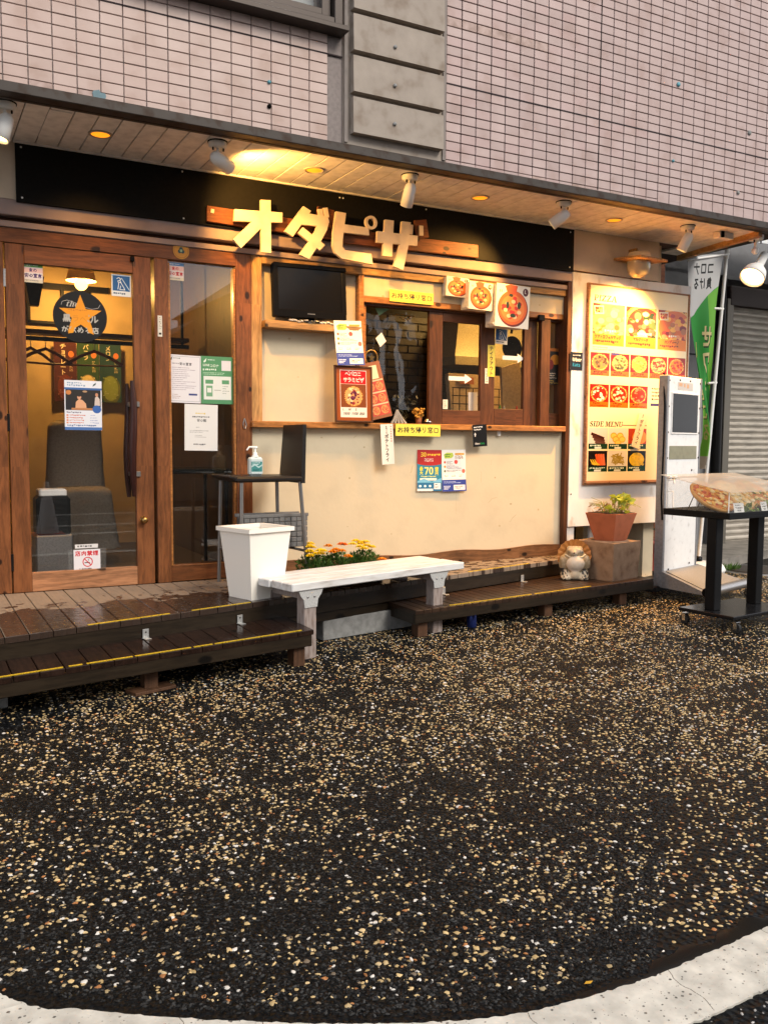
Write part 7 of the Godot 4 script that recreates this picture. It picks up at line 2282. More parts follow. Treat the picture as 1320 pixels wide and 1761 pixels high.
	var leafm := [mat("marigold_leaf", lin(0.07, 0.14, 0.025), 0.5, null, Vector3.ONE, {"backlight": lin(0.05, 0.10, 0.01)}), mat("marigold_leaf_dark", lin(0.04, 0.085, 0.018), 0.5, null, Vector3.ONE, {"backlight": lin(0.03, 0.07, 0.01)})]
	var clumps := [-0.20, -0.02, 0.19]
	for k in 3:
		for tone in 2:
			var lv := MB.new()
			for i in 170:
				var a := r.randf() * TAU
				var d := sqrt(r.randf())
				var c := Vector3(clumps[k] + cos(a) * d * 0.115, 0.09 + r.randf() * 0.105 * (1.1 - d * d * 0.5), sin(a) * d * 0.09)
				var stem := (c - Vector3(clumps[k], 0.06, 0)).normalized()
				var u := (stem + Vector3(r.randf_range(-0.6, 0.6), r.randf_range(-0.2, 0.6), r.randf_range(-0.6, 0.6))).normalized() * r.randf_range(0.014, 0.026)
				var v := u.cross(Vector3(r.randf_range(-1, 1), 1, r.randf_range(-1, 1))).normalized() * 0.0048
				lv.face([c - u, c - v, c + u, c + v], Vector3(0, 1, 0.4))
				lv.face([c - u * 0.4, c + v * 2.6 + u * 0.2, c + u * 0.3], Vector3(0, 1, 0.4))
				lv.face([c - u * 0.4, c - v * 2.6 + u * 0.2, c + u * 0.3], Vector3(0, 1, 0.4))
			obj("foliage", lv.done(), leafm[tone], fp)
	var petal := [mat("petal_yellow", lin(0.88, 0.64, 0.012), 0.55), mat("petal_orange", lin(0.80, 0.17, 0.006), 0.55), mat("petal_amber", lin(0.82, 0.29, 0.006), 0.55)]
	var heads := [[-0.235, 0.20, 0.02, 0], [-0.26, 0.185, 0.06, 0], [-0.20, 0.225, -0.02, 0], [-0.17, 0.19, 0.05, 0], [-0.195, 0.245, -0.04, 0], [-0.215, 0.195, 0.07, 0], [-0.15, 0.205, 0.0, 0], [-0.05, 0.205, 0.03, 2], [-0.07, 0.225, -0.02, 2], [-0.085, 0.195, 0.05, 2], [0.005, 0.165, 0.085, 2], [0.03, 0.23, -0.02, 1], [0.055, 0.225, -0.03, 1], [0.14, 0.21, 0.03, 0], [0.17, 0.225, 0.0, 0], [0.20, 0.215, 0.03, 0], [0.225, 0.205, 0.05, 0], [0.155, 0.20, 0.06, 0], [0.30, 0.12, 0.06, 2], [0.19, 0.23, -0.03, 0], [-0.225, 0.235, 0.0, 0], [-0.245, 0.21, 0.03, 0], [-0.18, 0.21, 0.08, 0], [0.12, 0.225, -0.02, 0], [0.21, 0.235, 0.0, 0], [0.165, 0.24, -0.05, 0], [-0.03, 0.20, 0.07, 2]]
	for q in heads:
		var fl := MB.new()
		fl.smooth(false)
		var c := Vector3(q[0], q[1] + 0.012, q[2])
		for ringk in 3:
			var n: int = [9, 7, 5][ringk]
			for i in n:
				var a := TAU * (i + 0.5 * ringk) / n + r.randf_range(-0.1, 0.1)
				var rad: float = [0.034, 0.026, 0.015][ringk] * r.randf_range(0.85, 1.15)
				var y: float = [0.0, 0.006, 0.011][ringk]
				var d := Vector3(cos(a), 0, sin(a))
				var s := Vector3(-sin(a), 0, cos(a)) * rad * 0.42
				fl.face([c + Vector3(0, y, 0), c + d * rad * 0.7 + s + Vector3(0, y + 0.004, 0), c + d * rad + Vector3(0, y - 0.001, 0), c + d * rad * 0.7 - s + Vector3(0, y + 0.004, 0)], Vector3(0, 1, 0))
		obj("blossom", fl.done(), petal[q[3]], fp)

	# terracotta cube, square pot and its plant
	var tc := thing("planter_cube", "brown cubic stone planter carrying the square terracotta pot", "planter", Vector3(4.72, 0.18, 0.415), 0.22)
	var tm := mat("planter_stone", lin(0.34, 0.225, 0.145), 0.75, ntex(411, 0.012, [[0.0, Color(0.72, 0.67, 0.64)], [0.4, Color(0.9, 0.88, 0.86)], [1.0, 1.0]]), Vector3(1.4, 1.4, 1.4), {"bump": grain, "bump_scale": 0.2})
	var cube := MB.new()
	cube.hexa([Vector3(-0.165, 0, -0.165), Vector3(0.165, 0, -0.165), Vector3(0.165, 0, 0.165), Vector3(-0.165, 0, 0.165)], [Vector3(-0.178, 0.285, -0.178), Vector3(0.178, 0.285, -0.178), Vector3(0.178, 0.285, 0.178), Vector3(-0.178, 0.285, 0.178)])
	obj("cube_body", cube.done(), tm, tc)
	var mouth := MB.new()
	mouth.lathe([Vector2(0.125, 0.286), Vector2(0.135, 0.293), Vector2(0.150, 0.294), Vector2(0.16, 0.285)], 32, Transform3D.IDENTITY, true, false)
	obj("mouth_ring", mouth.done(), tm, tc)
	obj("mouth", MB.new().lathe([Vector2(0.135, 0.2855), Vector2(0.135, 0.2875), Vector2(0, 0.2875)], 28).done(), W("soil"), tc)
	var pt := thing("terracotta_pot", "square tapered terracotta pot with a yellowing plant", "flower pot", Vector3(4.725, 0.468, 0.44), 0.22)
	var pm := mat("terracotta", lin(0.42, 0.13, 0.062), 0.7, blotch, Vector3(2.2, 2.2, 2.2), {"bump": grain, "bump_scale": 0.1})
	obj("pot", MB.new().hexa([Vector3(-0.085, 0, -0.085), Vector3(0.085, 0, -0.085), Vector3(0.085, 0, 0.085), Vector3(-0.085, 0, 0.085)], [Vector3(-0.138, 0.212, -0.138), Vector3(0.138, 0.212, -0.138), Vector3(0.138, 0.212, 0.138), Vector3(-0.138, 0.212, 0.138)]).done(), pm, pt)
	obj("soil", B(Vector3(0, 0.213, 0), Vector3(0.25, 0.006, 0.25), 0.0), W("soil"), pt)
	r.seed = 77
	var yl := MB.new()
	var stems := MB.new()
	for q in [[-0.01, 0.33, 0.05, 0.05], [0.03, 0.335, 0.02, 0.045], [0.095, 0.31, 0.05, 0.055], [0.125, 0.29, 0.07, 0.05], [0.11, 0.325, 0.03, 0.045], [0.06, 0.315, 0.0, 0.04], [-0.10, 0.25, 0.06, 0.04], [0.0, 0.24, 0.12, 0.035]]:
		var c := Vector3(q[0], q[1], q[2])
		stems.tube([Vector3(q[0] * 0.4, 0.21, q[2] * 0.5), Vector3(q[0] * 0.7, (q[1] + 0.21) * 0.5, q[2] * 0.7), c], 0.0022, 5, false)
		var tilt := Basis.from_euler(Vector3(r.randf_range(0.3, 0.9), r.randf() * TAU, r.randf_range(-0.3, 0.3)))
		var n := 18
		for i in n:
			var a0 := TAU * i / n
			var a1 := TAU * (i + 1) / n
			var r0: float = q[3] * (1.0 + 0.22 * sin(a0 * 6.0))
			var r1: float = q[3] * (1.0 + 0.22 * sin(a1 * 6.0))
			yl.face([c, c + tilt * Vector3(cos(a0) * r0, 0.012 * sin(a0 * 3.0), sin(a0) * r0), c + tilt * Vector3(cos(a1) * r1, 0.012 * sin(a1 * 3.0), sin(a1) * r1)], Vector3.UP)
	obj("leaf", yl.done(), mat("leaf_yellow_green", lin(0.27, 0.33, 0.055), 0.5, null, Vector3.ONE, {"backlight": lin(0.2, 0.26, 0.03)}), pt)
	for i in 46:
		var a := r.randf() * TAU
		var l := r.randf_range(0.06, 0.15)
		var b := Vector3(cos(a) * r.randf() * 0.09, 0.215, sin(a) * r.randf() * 0.09)
		stems.tube([b, b + Vector3(cos(a) * l * 0.4, l * 0.6, sin(a) * l * 0.4), b + Vector3(cos(a) * l, l * r.randf_range(0.2, 0.8), sin(a) * l)], 0.0018, 4, false)
	obj("stem", stems.done(), mat("stem_green", lin(0.24, 0.25, 0.05), 0.6), pt)
	var dry := MB.new()
	for i in 110:
		var c := Vector3(r.randf_range(-0.12, 0.12), 0.215 + r.randf() * 0.07, r.randf_range(-0.12, 0.12))
		var u := Vector3(r.randf_range(-1, 1), r.randf_range(-0.2, 0.7), r.randf_range(-1, 1)).normalized() * r.randf_range(0.012, 0.028)
		var v := u.cross(Vector3(r.randf(), 1, r.randf())).normalized() * 0.006
		dry.face([c - u, c + v, c + u, c - v], Vector3.UP)
	obj("dry_leaves", dry.done(), mat("leaf_dry", lin(0.36, 0.20, 0.10), 0.7), pt)
	build_tanuki()

# ---------------------------------------------------------------- the raccoon dog statue, one continuous surface
func build_tanuki() -> void:
	var t := thing("raccoon_dog_statue", "small ceramic raccoon dog with straw hat and pale belly", "statue", Vector3(4.42, 0.18, 0.385), -0.58)
	# ellipsoids: centre, radii, colour
	var cream := Color(0.60, 0.50, 0.36)
	var fur := Color(0.27, 0.20, 0.12)
	var dark := Color(0.05, 0.045, 0.04)
	var grey := Color(0.34, 0.29, 0.22)
	var el := [
		[Vector3(0, 0.135, 0.0), Vector3(0.098, 0.098, 0.075), fur],
		[Vector3(0, 0.128, 0.045), Vector3(0.066, 0.060, 0.050), Color(0.66, 0.56, 0.45)],
		[Vector3(0, 0.212, 0.012), Vector3(0.056, 0.042, 0.048), grey],
		[Vector3(-0.012, 0.202, 0.058), Vector3(0.024, 0.020, 0.028), grey],
		[Vector3(0.030, 0.214, 0.044), Vector3(0.026, 0.018, 0.016), dark.lightened(0.1)],
		[Vector3(-0.034, 0.216, 0.044), Vector3(0.022, 0.016, 0.016), fur],
		[Vector3(-0.042, 0.238, 0.0), Vector3(0.014, 0.014, 0.012), fur],
		[Vector3(0.042, 0.238, 0.0), Vector3(0.014, 0.014, 0.012), fur],
		[Vector3(-0.090, 0.125, 0.022), Vector3(0.028, 0.058, 0.032), fur],
		[Vector3(0.090, 0.125, 0.022), Vector3(0.028, 0.058, 0.032), fur],
		[Vector3(-0.066, 0.036, 0.022), Vector3(0.036, 0.044, 0.042), cream],
		[Vector3(0.066, 0.036, 0.022), Vector3(0.036, 0.044, 0.042), cream],
		[Vector3(-0.068, 0.014, 0.05), Vector3(0.034, 0.018, 0.030), cream],
		[Vector3(0.068, 0.014, 0.05), Vector3(0.034, 0.018, 0.030), cream],
		[Vector3(0, 0.042, 0.048), Vector3(0.036, 0.036, 0.030), cream],
		[Vector3(0, 0.03, 0.0), Vector3(0.085, 0.034, 0.05), cream],
	]
	var cell := 0.0046
	var lo := Vector3(-0.135, -0.006, -0.09)
	var n := Vector3i(59, 66, 42)
	var val := PackedFloat32Array()
	val.resize(n.x * n.y * n.z)
	for z in n.z:
		for y in n.y:
			for x in n.x:
				var p := lo + Vector3(x, y, z) * cell
				var s := 0.0
				for e in el:
					var q: Vector3 = (p - e[0]) / e[1]
					var d := (q.length() - 1.0) * minf(e[1].x, minf(e[1].y, e[1].z))
					if d < 0.05:
						s += exp(-d * 150.0)
				val[x + n.x * (y + n.y * z)] = -log(maxf(s, 1e-12)) / 150.0 if p.y > 0.0 else 0.01
	var idx := {}
	var vs := PackedVector3Array()
	var cs := PackedColorArray()
	var nz := FastNoiseLite.new()
	nz.seed = 9
	nz.frequency = 30.0
	for z in n.z - 1:
		for y in n.y - 1:
			for x in n.x - 1:
				var acc := Vector3.ZERO
				var c := 0
				for e in 12:
					var a := Vector3i(x, y, z)
					var b := a
					var ax := e / 4
					var k := e % 4
					a[(ax + 1) % 3] += k & 1
					a[(ax + 2) % 3] += k >> 1
					b = a
					b[ax] += 1
					var va := val[a.x + n.x * (a.y + n.y * a.z)]
					var vb := val[b.x + n.x * (b.y + n.y * b.z)]
					if (va < 0.0) != (vb < 0.0):
						acc += Vector3(a).lerp(Vector3(b), va / (va - vb))
						c += 1
				if c:
					var p := lo + acc / c * cell
					idx[Vector3i(x, y, z)] = vs.size()
					vs.append(p)
					var best := 1e9
					var col := fur
					for e in el:
						var d: float = ((p - e[0]) / e[1]).length()
						if d < best:
							best = d
							col = e[2]
					var w := nz.get_noise_3d(p.x * 1.5, p.y, p.z)
					if (col == cream or col == fur) and absf(p.x) > 0.05 and p.y < 0.09 and w > 0.02:
						col = dark
					col = col.lerp(Color(0.55, 0.45, 0.32), clampf(w * 1.2, 0.0, 0.45)) if col != dark else col
					col.a = 1.0
					cs.append(col)
	var st := SurfaceTool.new()
	st.begin(Mesh.PRIMITIVE_TRIANGLES)
	for i in vs.size():
		st.set_color(cs[i])
		st.add_vertex(vs[i])
	for key in idx:
		for ax in 3:
			var a: Vector3i = key
			var b := a
			b[ax] += 1
			if b[ax] >= n[ax]:
				continue
			var va := val[a.x + n.x * (a.y + n.y * a.z)]
			var vb := val[b.x + n.x * (b.y + n.y * b.z)]
			if (va < 0.0) == (vb < 0.0):
				continue
			var u := Vector3i.ZERO
			var v := Vector3i.ZERO
			u[(ax + 1) % 3] = 1
			v[(ax + 2) % 3] = 1
			if not (idx.has(a - u) and idx.has(a - v) and idx.has(a - u - v)):
				continue
			var q := [idx[a - u - v], idx[a - v], idx[a], idx[a - u]]
			if va < 0.0:
				q.reverse()
			for k in [0, 1, 2, 0, 2, 3]:
				st.add_index(q[k])
	st.generate_normals()
	var bm := mat("glazed_ceramic", Color.WHITE, 0.35)
	bm.vertex_color_use_as_albedo = true
	obj("body", st.commit(), bm, t)
	# straw hat: a ribbed, scalloped disc behind the head
	var hat := MB.new()
	var k := 36
	for i in k:
		var a0 := TAU * i / k
		var a1 := TAU * (i + 1) / k
		var r0 := 0.124 if i % 2 else 0.130
		var r1 := 0.130 if i % 2 else 0.124
		var z0 := -0.028 + (0.003 if i % 2 else 0.0)
		var z1 := -0.028 + (0.0 if i % 2 else 0.003)
		var q := [Vector3(cos(a0) * 0.05, sin(a0) * 0.05, z0 - 0.022), Vector3(cos(a1) * 0.05, sin(a1) * 0.05, z1 - 0.022), Vector3(cos(a1) * r1, sin(a1) * r1, z1), Vector3(cos(a0) * r0, sin(a0) * r0, z0)]
		hat.face(q, Vector3(0, 0, 1))
		var back := []
		for p in q:
			back.append(p - Vector3(0, 0, 0.008))
		hat.face(back, Vector3(0, 0, -1))
		hat.face([q[2], q[3], back[3], back[2]], q[2] + q[3] - Vector3(0, 0, q[2].z * 2))
		hat.face([Vector3(0, 0, -0.06), back[0], back[1]], Vector3(0, 0, -1))
	obj("straw_hat", hat.done(), mat("straw_glaze", lin(0.50, 0.20, 0.05), 0.4, grain, Vector3(8, 8, 8), {"world": false}), t, Vector3(0, 0.178, 0.022), rot(-4, 0, 0))
	obj("collar", MB.new().tube([Vector3(-0.075, 0.192, 0.03), Vector3(-0.045, 0.176, 0.066), Vector3(0, 0.170, 0.078), Vector3(0.045, 0.176, 0.066), Vector3(0.075, 0.192, 0.03)], 0.006, 8).done(), mat("glaze_pale", lin(0.55, 0.48, 0.36), 0.35), t)
	for s in [-1, 1]:
		obj("eye", MB.new().ball(Vector3(s * 0.024 - 0.006, 0.222, 0.056), Vector3(0.006, 0.006, 0.005), 6, 8).done(), W("black_plastic"), t)
	obj("nose", MB.new().ball(Vector3(-0.014, 0.208, 0.084), Vector3(0.008, 0.006, 0.006), 6, 8).done(), W("black_plastic"), t)

# ---------------------------------------------------------------- sign stand
func build_kiosk() -> void:
	var k := thing("display_stand", "white metal display stand with dark window and wheeled foot", "display stand", Vector3(5.16, 0, 0.54), deg_to_rad(16.0))
	var wm := mat("stand_white", lin(0.80, 0.80, 0.79), 0.38, ntex(421, 0.02, [[0.0, Color(0.86, 0.85, 0.84)], [0.3, 0.97], [1.0, 1.0]]), Vector3(1.2, 1.2, 1.2))
	var gm := mat("stand_grey", lin(0.30, 0.30, 0.31), 0.4, grain, Vector3(2, 2, 2), {"metal": 0.3})
	obj("case", B(Vector3(0.285, 0.915, -0.035), Vector3(0.57, 1.65, 0.05), 0.006), gm, k)
	obj("upper_door", B(Vector3(0.285, 1.342, 0.0), Vector3(0.55, 0.79, 0.022), 0.005), wm, k)
	obj("lower_door", B(Vector3(0.285, 0.52, -0.002), Vector3(0.55, 0.83, 0.022), 0.005), wm, k)
	obj("corner_post", MB.new().box(Vector3(0.012, 0.915, -0.022), Vector3(0.03, 1.65, 0.076), 0.004).box(Vector3(0.562, 0.915, -0.022), Vector3(0.022, 1.65, 0.076), 0.004).done(), gm, k)
	var dw := mat("stand_window", lin(0.010, 0.010, 0.011), 0.1, null, Vector3.ONE, {"spec": 0.25})
	obj("window", B(Vector3(0.295, 1.45, 0.0125), Vector3(0.42, 0.305, 0.006), 0.001), dw, k)
	obj("window_frame", MB.new().box(Vector3(0.295, 1.607, 0.013), Vector3(0.444, 0.012, 0.010), 0.002).box(Vector3(0.295, 1.293, 0.013), Vector3(0.444, 0.012, 0.010), 0.002).box(Vector3(0.079, 1.45, 0.013), Vector3(0.012, 0.302, 0.010), 0.002).box(Vector3(0.511, 1.45, 0.013), Vector3(0.012, 0.302, 0.010), 0.002).done(), wm, k)
	obj("lower_window", B(Vector3(0.285, 1.142, 0.0125), Vector3(0.45, 0.105, 0.005), 0.001), mat("stand_olive", lin(0.26, 0.25, 0.16), 0.35, blotch, Vector3(3, 3, 3)), k)
	var bolt := MB.new().lathe([Vector2(0.008, 0), Vector2(0.007, 0.004), Vector2(0, 0.005)], 8, Transform3D(rot(90, 0, 0), Vector3.ZERO)).done()
	for q in [[0.03, 1.70], [0.2, 1.71], [0.37, 1.71], [0.545, 1.70], [0.03, 1.50], [0.545, 1.50], [0.03, 1.30], [0.545, 1.30], [0.03, 1.10], [0.545, 1.10], [0.44, 1.0], [0.10, 0.22], [0.30, 0.20], [0.45, 0.24]]:
		obj("bolt", bolt, W("fascia_steel"), k, Vector3(q[0], q[1], 0.012))
	var mk := pic(120, 40, Color(0.80, 0.79, 0.77))
	mk.small(8, 6, 104, 1, 20, 24, Color(0.84, 0.66, 0.5))
	obj("faded_mark", card(0.25, 0.06, 0.001, print_mat("print_faded", mk.tex(), 0.5), W("white_plastic")), null, k, Vector3(0.29, 1.665, 0.0125))
	obj("hook", MB.new().tube([Vector3(0.06, 0.93, 0.012), Vector3(0.06, 0.93, 0.06), Vector3(0.06, 0.90, 0.062)], 0.007, 6).tube([Vector3(0.04, 0.84, 0.012), Vector3(0.07, 0.84, 0.05), Vector3(0.07, 0.62, 0.05)], 0.005, 6).done(), wm, k)
	# foot: plate, wedge-shaped cover and roller
	obj("base_plate", MB.new().hexa([Vector3(-0.28, 0.055, -0.36), Vector3(0.62, 0.055, -0.36), Vector3(0.62, 0.055, 0.0), Vector3(-0.06, 0.055, 0.0)], [Vector3(-0.28, 0.085, -0.36), Vector3(0.62, 0.085, -0.36), Vector3(0.62, 0.085, 0.0), Vector3(-0.06, 0.085, 0.0)]).done(), W("black_metal"), k)
	var wedge := MB.new()
	wedge.hexa([Vector3(0.0, 0.085, 0.0), Vector3(0.62, 0.085, 0.0), Vector3(0.66, 0.085, 0.42), Vector3(-0.11, 0.085, 0.42)], [Vector3(0.0, 0.215, 0.0), Vector3(0.62, 0.215, 0.0), Vector3(0.66, 0.105, 0.42), Vector3(-0.11, 0.105, 0.42)])
	obj("wedge_cover", wedge.done(), gm, k)
	obj("wedge_panel", MB.new().hexa([Vector3(0.03, 0.2085, 0.03), Vector3(0.57, 0.2085, 0.03), Vector3(0.60, 0.108, 0.41), Vector3(-0.06, 0.108, 0.41)], [Vector3(0.03, 0.2145, 0.03), Vector3(0.57, 0.2145, 0.03), Vector3(0.60, 0.114, 0.41), Vector3(-0.06, 0.114, 0.41)]).done(), mat("wedge_grey", lin(0.25, 0.235, 0.215), 0.45, grain, Vector3(4, 4, 4)), k)
	obj("roller", MB.new().tube([Vector3(-0.15, 0.115, 0.45), Vector3(0.70, 0.115, 0.45)], 0.037, 18).done(), W("steel"), k)
	obj("roller_end", MB.new().tube([Vector3(-0.158, 0.115, 0.45), Vector3(-0.15, 0.115, 0.45)], 0.033, 18).done(), W("black_plastic"), k)
	for q in [[-0.16, 0.47], [0.60, 0.44], [-0.2, -0.3], [0.55, -0.3]]:
		caster(k, Vector3(q[0], 0, q[1]), 0.028)
	# cable down its left side
	obj("cable", MB.new().tube([Vector3(0.015, 1.76, -0.03), Vector3(-0.012, 1.5, 0.0), Vector3(-0.03, 1.2, 0.01), Vector3(-0.055, 0.95, 0.02), Vector3(-0.06, 0.8, 0.02), Vector3(-0.035, 0.62, 0.02)], 0.008, 6).done(), W("black_plastic"), k)

func caster(parent: Node, at: Vector3, rad: float) -> void:
	var fk := obj("caster", MB.new().box(at + Vector3(0, rad * 2.0 + 0.006, 0.0), Vector3(0.044, 0.006, 0.03), 0.001).done(), W("chrome"), parent)
	obj("wheel", MB.new().tube([at + Vector3(-0.012, rad, 0), at + Vector3(0.012, rad, 0)], rad, 16).done(), W("rubber"), fk)
	for s in [-0.017, 0.017]:
		obj("fork", B(at + Vector3(s, rad + 0.012, 0.0), Vector3(0.004, rad * 1.5, 0.026), 0.001), W("chrome"), fk)

# ---------------------------------------------------------------- food sample cart
func build_cart() -> void:
	var c := thing("sample_cart", "black two-post cart with a clear acrylic food sample case", "cart", Vector3(4.545, 0, 1.30), deg_to_rad(6.0))
	var bm := W("black_metal")
	obj("base_plate", B(Vector3(0.33, 0.097, 0.21), Vector3(0.66, 0.024, 0.42), 0.004), mat("cart_black", lin(0.010, 0.010, 0.011), 0.22, grain, Vector3(3, 3, 3), {"spec": 0.3}), c)
	for q in [0.112, 0.58]:
		obj("post", B(Vector3(q, 0.415, 0.185), Vector3(0.075, 0.612, 0.075), 0.004), bm, c)
	for q in [[0.035, 0.03], [0.045, 0.41], [0.62, 0.41], [0.62, 0.03]]:
		caster(c, Vector3(q[0], 0, q[1]), 0.032)
	var T := Vector3(0.065, 0, -0.20)
	obj("tray", MB.new().box(T + Vector3(0.42, 0.729, 0.26), Vector3(0.84, 0.018, 0.52), 0.003).box(T + Vector3(0.42, 0.75, 0.514), Vector3(0.84, 0.028, 0.012), 0.002).box(T + Vector3(0.42, 0.75, 0.006), Vector3(0.84, 0.028, 0.012), 0.002).box(T + Vector3(0.006, 0.75, 0.26), Vector3(0.012, 0.028, 0.496), 0.002).box(T + Vector3(0.834, 0.75, 0.26), Vector3(0.012, 0.028, 0.496), 0.002).done(), bm, c)
	# acrylic case with a sloping lid
	var yb := 0.992
	var yf := 0.895
	var A := func(x: float, y: float, z: float) -> Vector3: return T + Vector3(x, y, z)
	var ac := W("clear_acrylic")
	obj("case_side", MB.new().hexa([A.call(0.014, 0.745, 0.02), A.call(0.018, 0.745, 0.02), A.call(0.018, 0.745, 0.50), A.call(0.014, 0.745, 0.50)], [A.call(0.014, yb, 0.02), A.call(0.018, yb, 0.02), A.call(0.018, yf, 0.50), A.call(0.014, yf, 0.50)]).done(), ac, c)
	obj("case_side", MB.new().hexa([A.call(0.822, 0.745, 0.02), A.call(0.826, 0.745, 0.02), A.call(0.826, 0.745, 0.50), A.call(0.822, 0.745, 0.50)], [A.call(0.822, yb, 0.02), A.call(0.826, yb, 0.02), A.call(0.826, yf, 0.50), A.call(0.822, yf, 0.50)]).done(), ac, c)
	obj("case_front", BB(A.call(0.02, 0.745, 0.498), A.call(0.82, yf, 0.502)), ac, c)
	obj("case_back", BB(A.call(0.02, 0.745, 0.016), A.call(0.82, yb, 0.020)), ac, c)
	var frost := StandardMaterial3D.new()
	frost.resource_name = "lid_acrylic"
	frost.albedo_color = Color(0.80, 0.77, 0.72, 0.38)
	frost.transparency = BaseMaterial3D.TRANSPARENCY_ALPHA
	frost.roughness = 0.28
	obj("lid", MB.new().hexa([A.call(-0.01, yb, -0.02), A.call(0.85, yb, -0.02), A.call(0.85, yf, 0.525), A.call(-0.01, yf, 0.525)], [A.call(-0.01, yb + 0.005, -0.02), A.call(0.85, yb + 0.005, -0.02), A.call(0.85, yf + 0.005, 0.525), A.call(-0.01, yf + 0.005, 0.525)]).done(), frost, c)
	obj("corner_strip", MB.new().tube([A.call(0.016, 0.745, 0.50), A.call(0.016, yf, 0.50)], 0.004, 6).tube([A.call(0.016, 0.745, 0.018), A.call(0.016, yb, 0.018)], 0.004, 6).done(), W("white_plastic"), c)
	obj("lid_knob", MB.new().tube([A.call(0.07, yb - 0.015, 0.02), A.call(0.07, yb - 0.015, 0.05)], 0.015, 10).tube([A.call(0.0, yb - 0.01, 0.03), A.call(0.0, yb - 0.01, 0.06)], 0.012, 10).done(), W("white_plastic"), c)
	# sample pizzas leaning on easels, with price cards
	var r := RandomNumberGenerator.new()
	r.seed = 601
	var base := Transform3D(Basis(Vector3.UP, deg_to_rad(6.0)), Vector3(4.545, 0, 1.30))
	var spec := [
		["sample pizza with salami, leftmost in the acrylic case", Vector3(0.215, 0.845, 0.235), [lin(0.50, 0.09, 0.04), lin(0.75, 0.42, 0.10), lin(0.80, 0.62, 0.30)]],
		["pale cheese sample pizza in the middle of the acrylic case", Vector3(0.47, 0.845, 0.235), [lin(0.82, 0.64, 0.30), lin(0.80, 0.50, 0.16), lin(0.86, 0.74, 0.48)]],
		["sample pizza with green herbs, rightmost in the acrylic case", Vector3(0.71, 0.845, 0.235), [lin(0.72, 0.30, 0.07), lin(0.20, 0.26, 0.04), lin(0.80, 0.60, 0.26)]],
	]
	for k in 3:
		var bs := base.basis * rot(36, [-6, -3, 0][k], 0)
		var at: Vector3 = base * (T + spec[k][1])
		var t := thing("sample_pizza", spec[k][0], "sample food", at, 0.0, "food samples in the cart")
		t.basis = bs
		var rad := 0.165
		obj("crust", MB.new().lathe([Vector2(0.0, -0.008), Vector2(rad * 0.94, -0.008), Vector2(rad, 0.004), Vector2(rad * 0.985, 0.016), Vector2(rad * 0.93, 0.020), Vector2(rad * 0.87, 0.010), Vector2(0.0, 0.009)], 40, Transform3D.IDENTITY, true, false).done(), mat("crust_%d" % k, lin(0.62, 0.33, 0.10), 0.6, blotch, Vector3(6, 6, 6)), t)
		obj("sauce", MB.new().lathe([Vector2(rad * 0.88, 0.010), Vector2(rad * 0.86, 0.013), Vector2(0.0, 0.014)], 36, Transform3D.IDENTITY, true, false).done(), mat("sauce_%d" % k, [lin(0.62, 0.22, 0.05), lin(0.80, 0.58, 0.24), lin(0.62, 0.24, 0.06)][k], 0.4, blotch, Vector3(9, 9, 9)), t)
		for tone in 3:
			var tp := MB.new()
			for i in 26:
				var a := r.randf() * TAU
				var d := sqrt(r.randf()) * rad * 0.82
				var s := r.randf_range(0.010, 0.024)
				tp.lathe([Vector2(s, 0.0), Vector2(s * 0.9, 0.005), Vector2(0, 0.006)], 9, Transform3D(Basis.from_euler(Vector3(r.randf_range(-0.25, 0.25), r.randf() * TAU, r.randf_range(-0.25, 0.25))).scaled(Vector3(1, 1, r.randf_range(0.6, 1.0))), Vector3(cos(a) * d, 0.012 + tone * 0.002, sin(a) * d)), true, false)
			obj("topping", tp.done(), mat("topping_%d_%d" % [k, tone], spec[k][2][tone], 0.35), t)
		var ez := thing("easel", ["black wire easel under the leftmost sample pizza", "black wire easel under the middle sample pizza", "black wire easel under the rightmost sample pizza"][k], "easel", base * (T + spec[k][1] + Vector3(0, -0.105, 0)), deg_to_rad(6.0))
		obj("wire", MB.new().tube([Vector3(-0.06, 0.0, 0.10), Vector3(-0.06, 0.02, 0.06), Vector3(-0.05, 0.13, -0.10), Vector3(-0.05, 0.0, -0.16)], 0.004, 6).tube([Vector3(0.06, 0.0, 0.10), Vector3(0.06, 0.02, 0.06), Vector3(0.05, 0.13, -0.10), Vector3(0.05, 0.0, -0.16)], 0.004, 6).done(), W("black_metal"), ez)
		var p := pic(90, 70, Color(0.92, 0.91, 0.89))
		p.small(14, 14, 60, 2, 16, 9, Color(0.25, 0.22, 0.2))
		p.latin(["1650", "1500", "1700"][k], 24, 44, 18, Color(0.15, 0.12, 0.12))
		var cd := put_card("price_card", ["white price card before the leftmost sample pizza", "white price card before the middle sample pizza", "white price card before the rightmost sample pizza"][k], "price card", base * (T + Vector3([0.24, 0.53, 0.76][k], 0.782, 0.425)), 0.085, 0.07, p, base.basis * rot(-14, [-14, 6, 4][k], 0), {"group": "price cards in the cart", "t": 0.002})
	# salad leaves between the samples
	var gl := MB.new()
	for i in 90:
		var q := T + Vector3(r.randf_range(0.30, 0.42) + (0.3 if i % 3 == 0 else 0.0), 0.75 + r.randf() * 0.05, r.randf_range(0.36, 0.46))
		var u := Vector3(r.randf_range(-1, 1), r.randf_range(0, 1), r.randf_range(-1, 1)).normalized() * 0.022
		var v := u.cross(Vector3(r.randf(), 1, r.randf())).normalized() * 0.014
		gl.face([base * (q - u), base * (q + v), base * (q + u), base * (q - v)], Vector3.UP)
	tag(obj("salad_leaves", gl.done(), mat("salad_green", lin(0.18, 0.26, 0.04), 0.5)), "green salad leaves lying between the sample pizzas", "", "", "stuff")

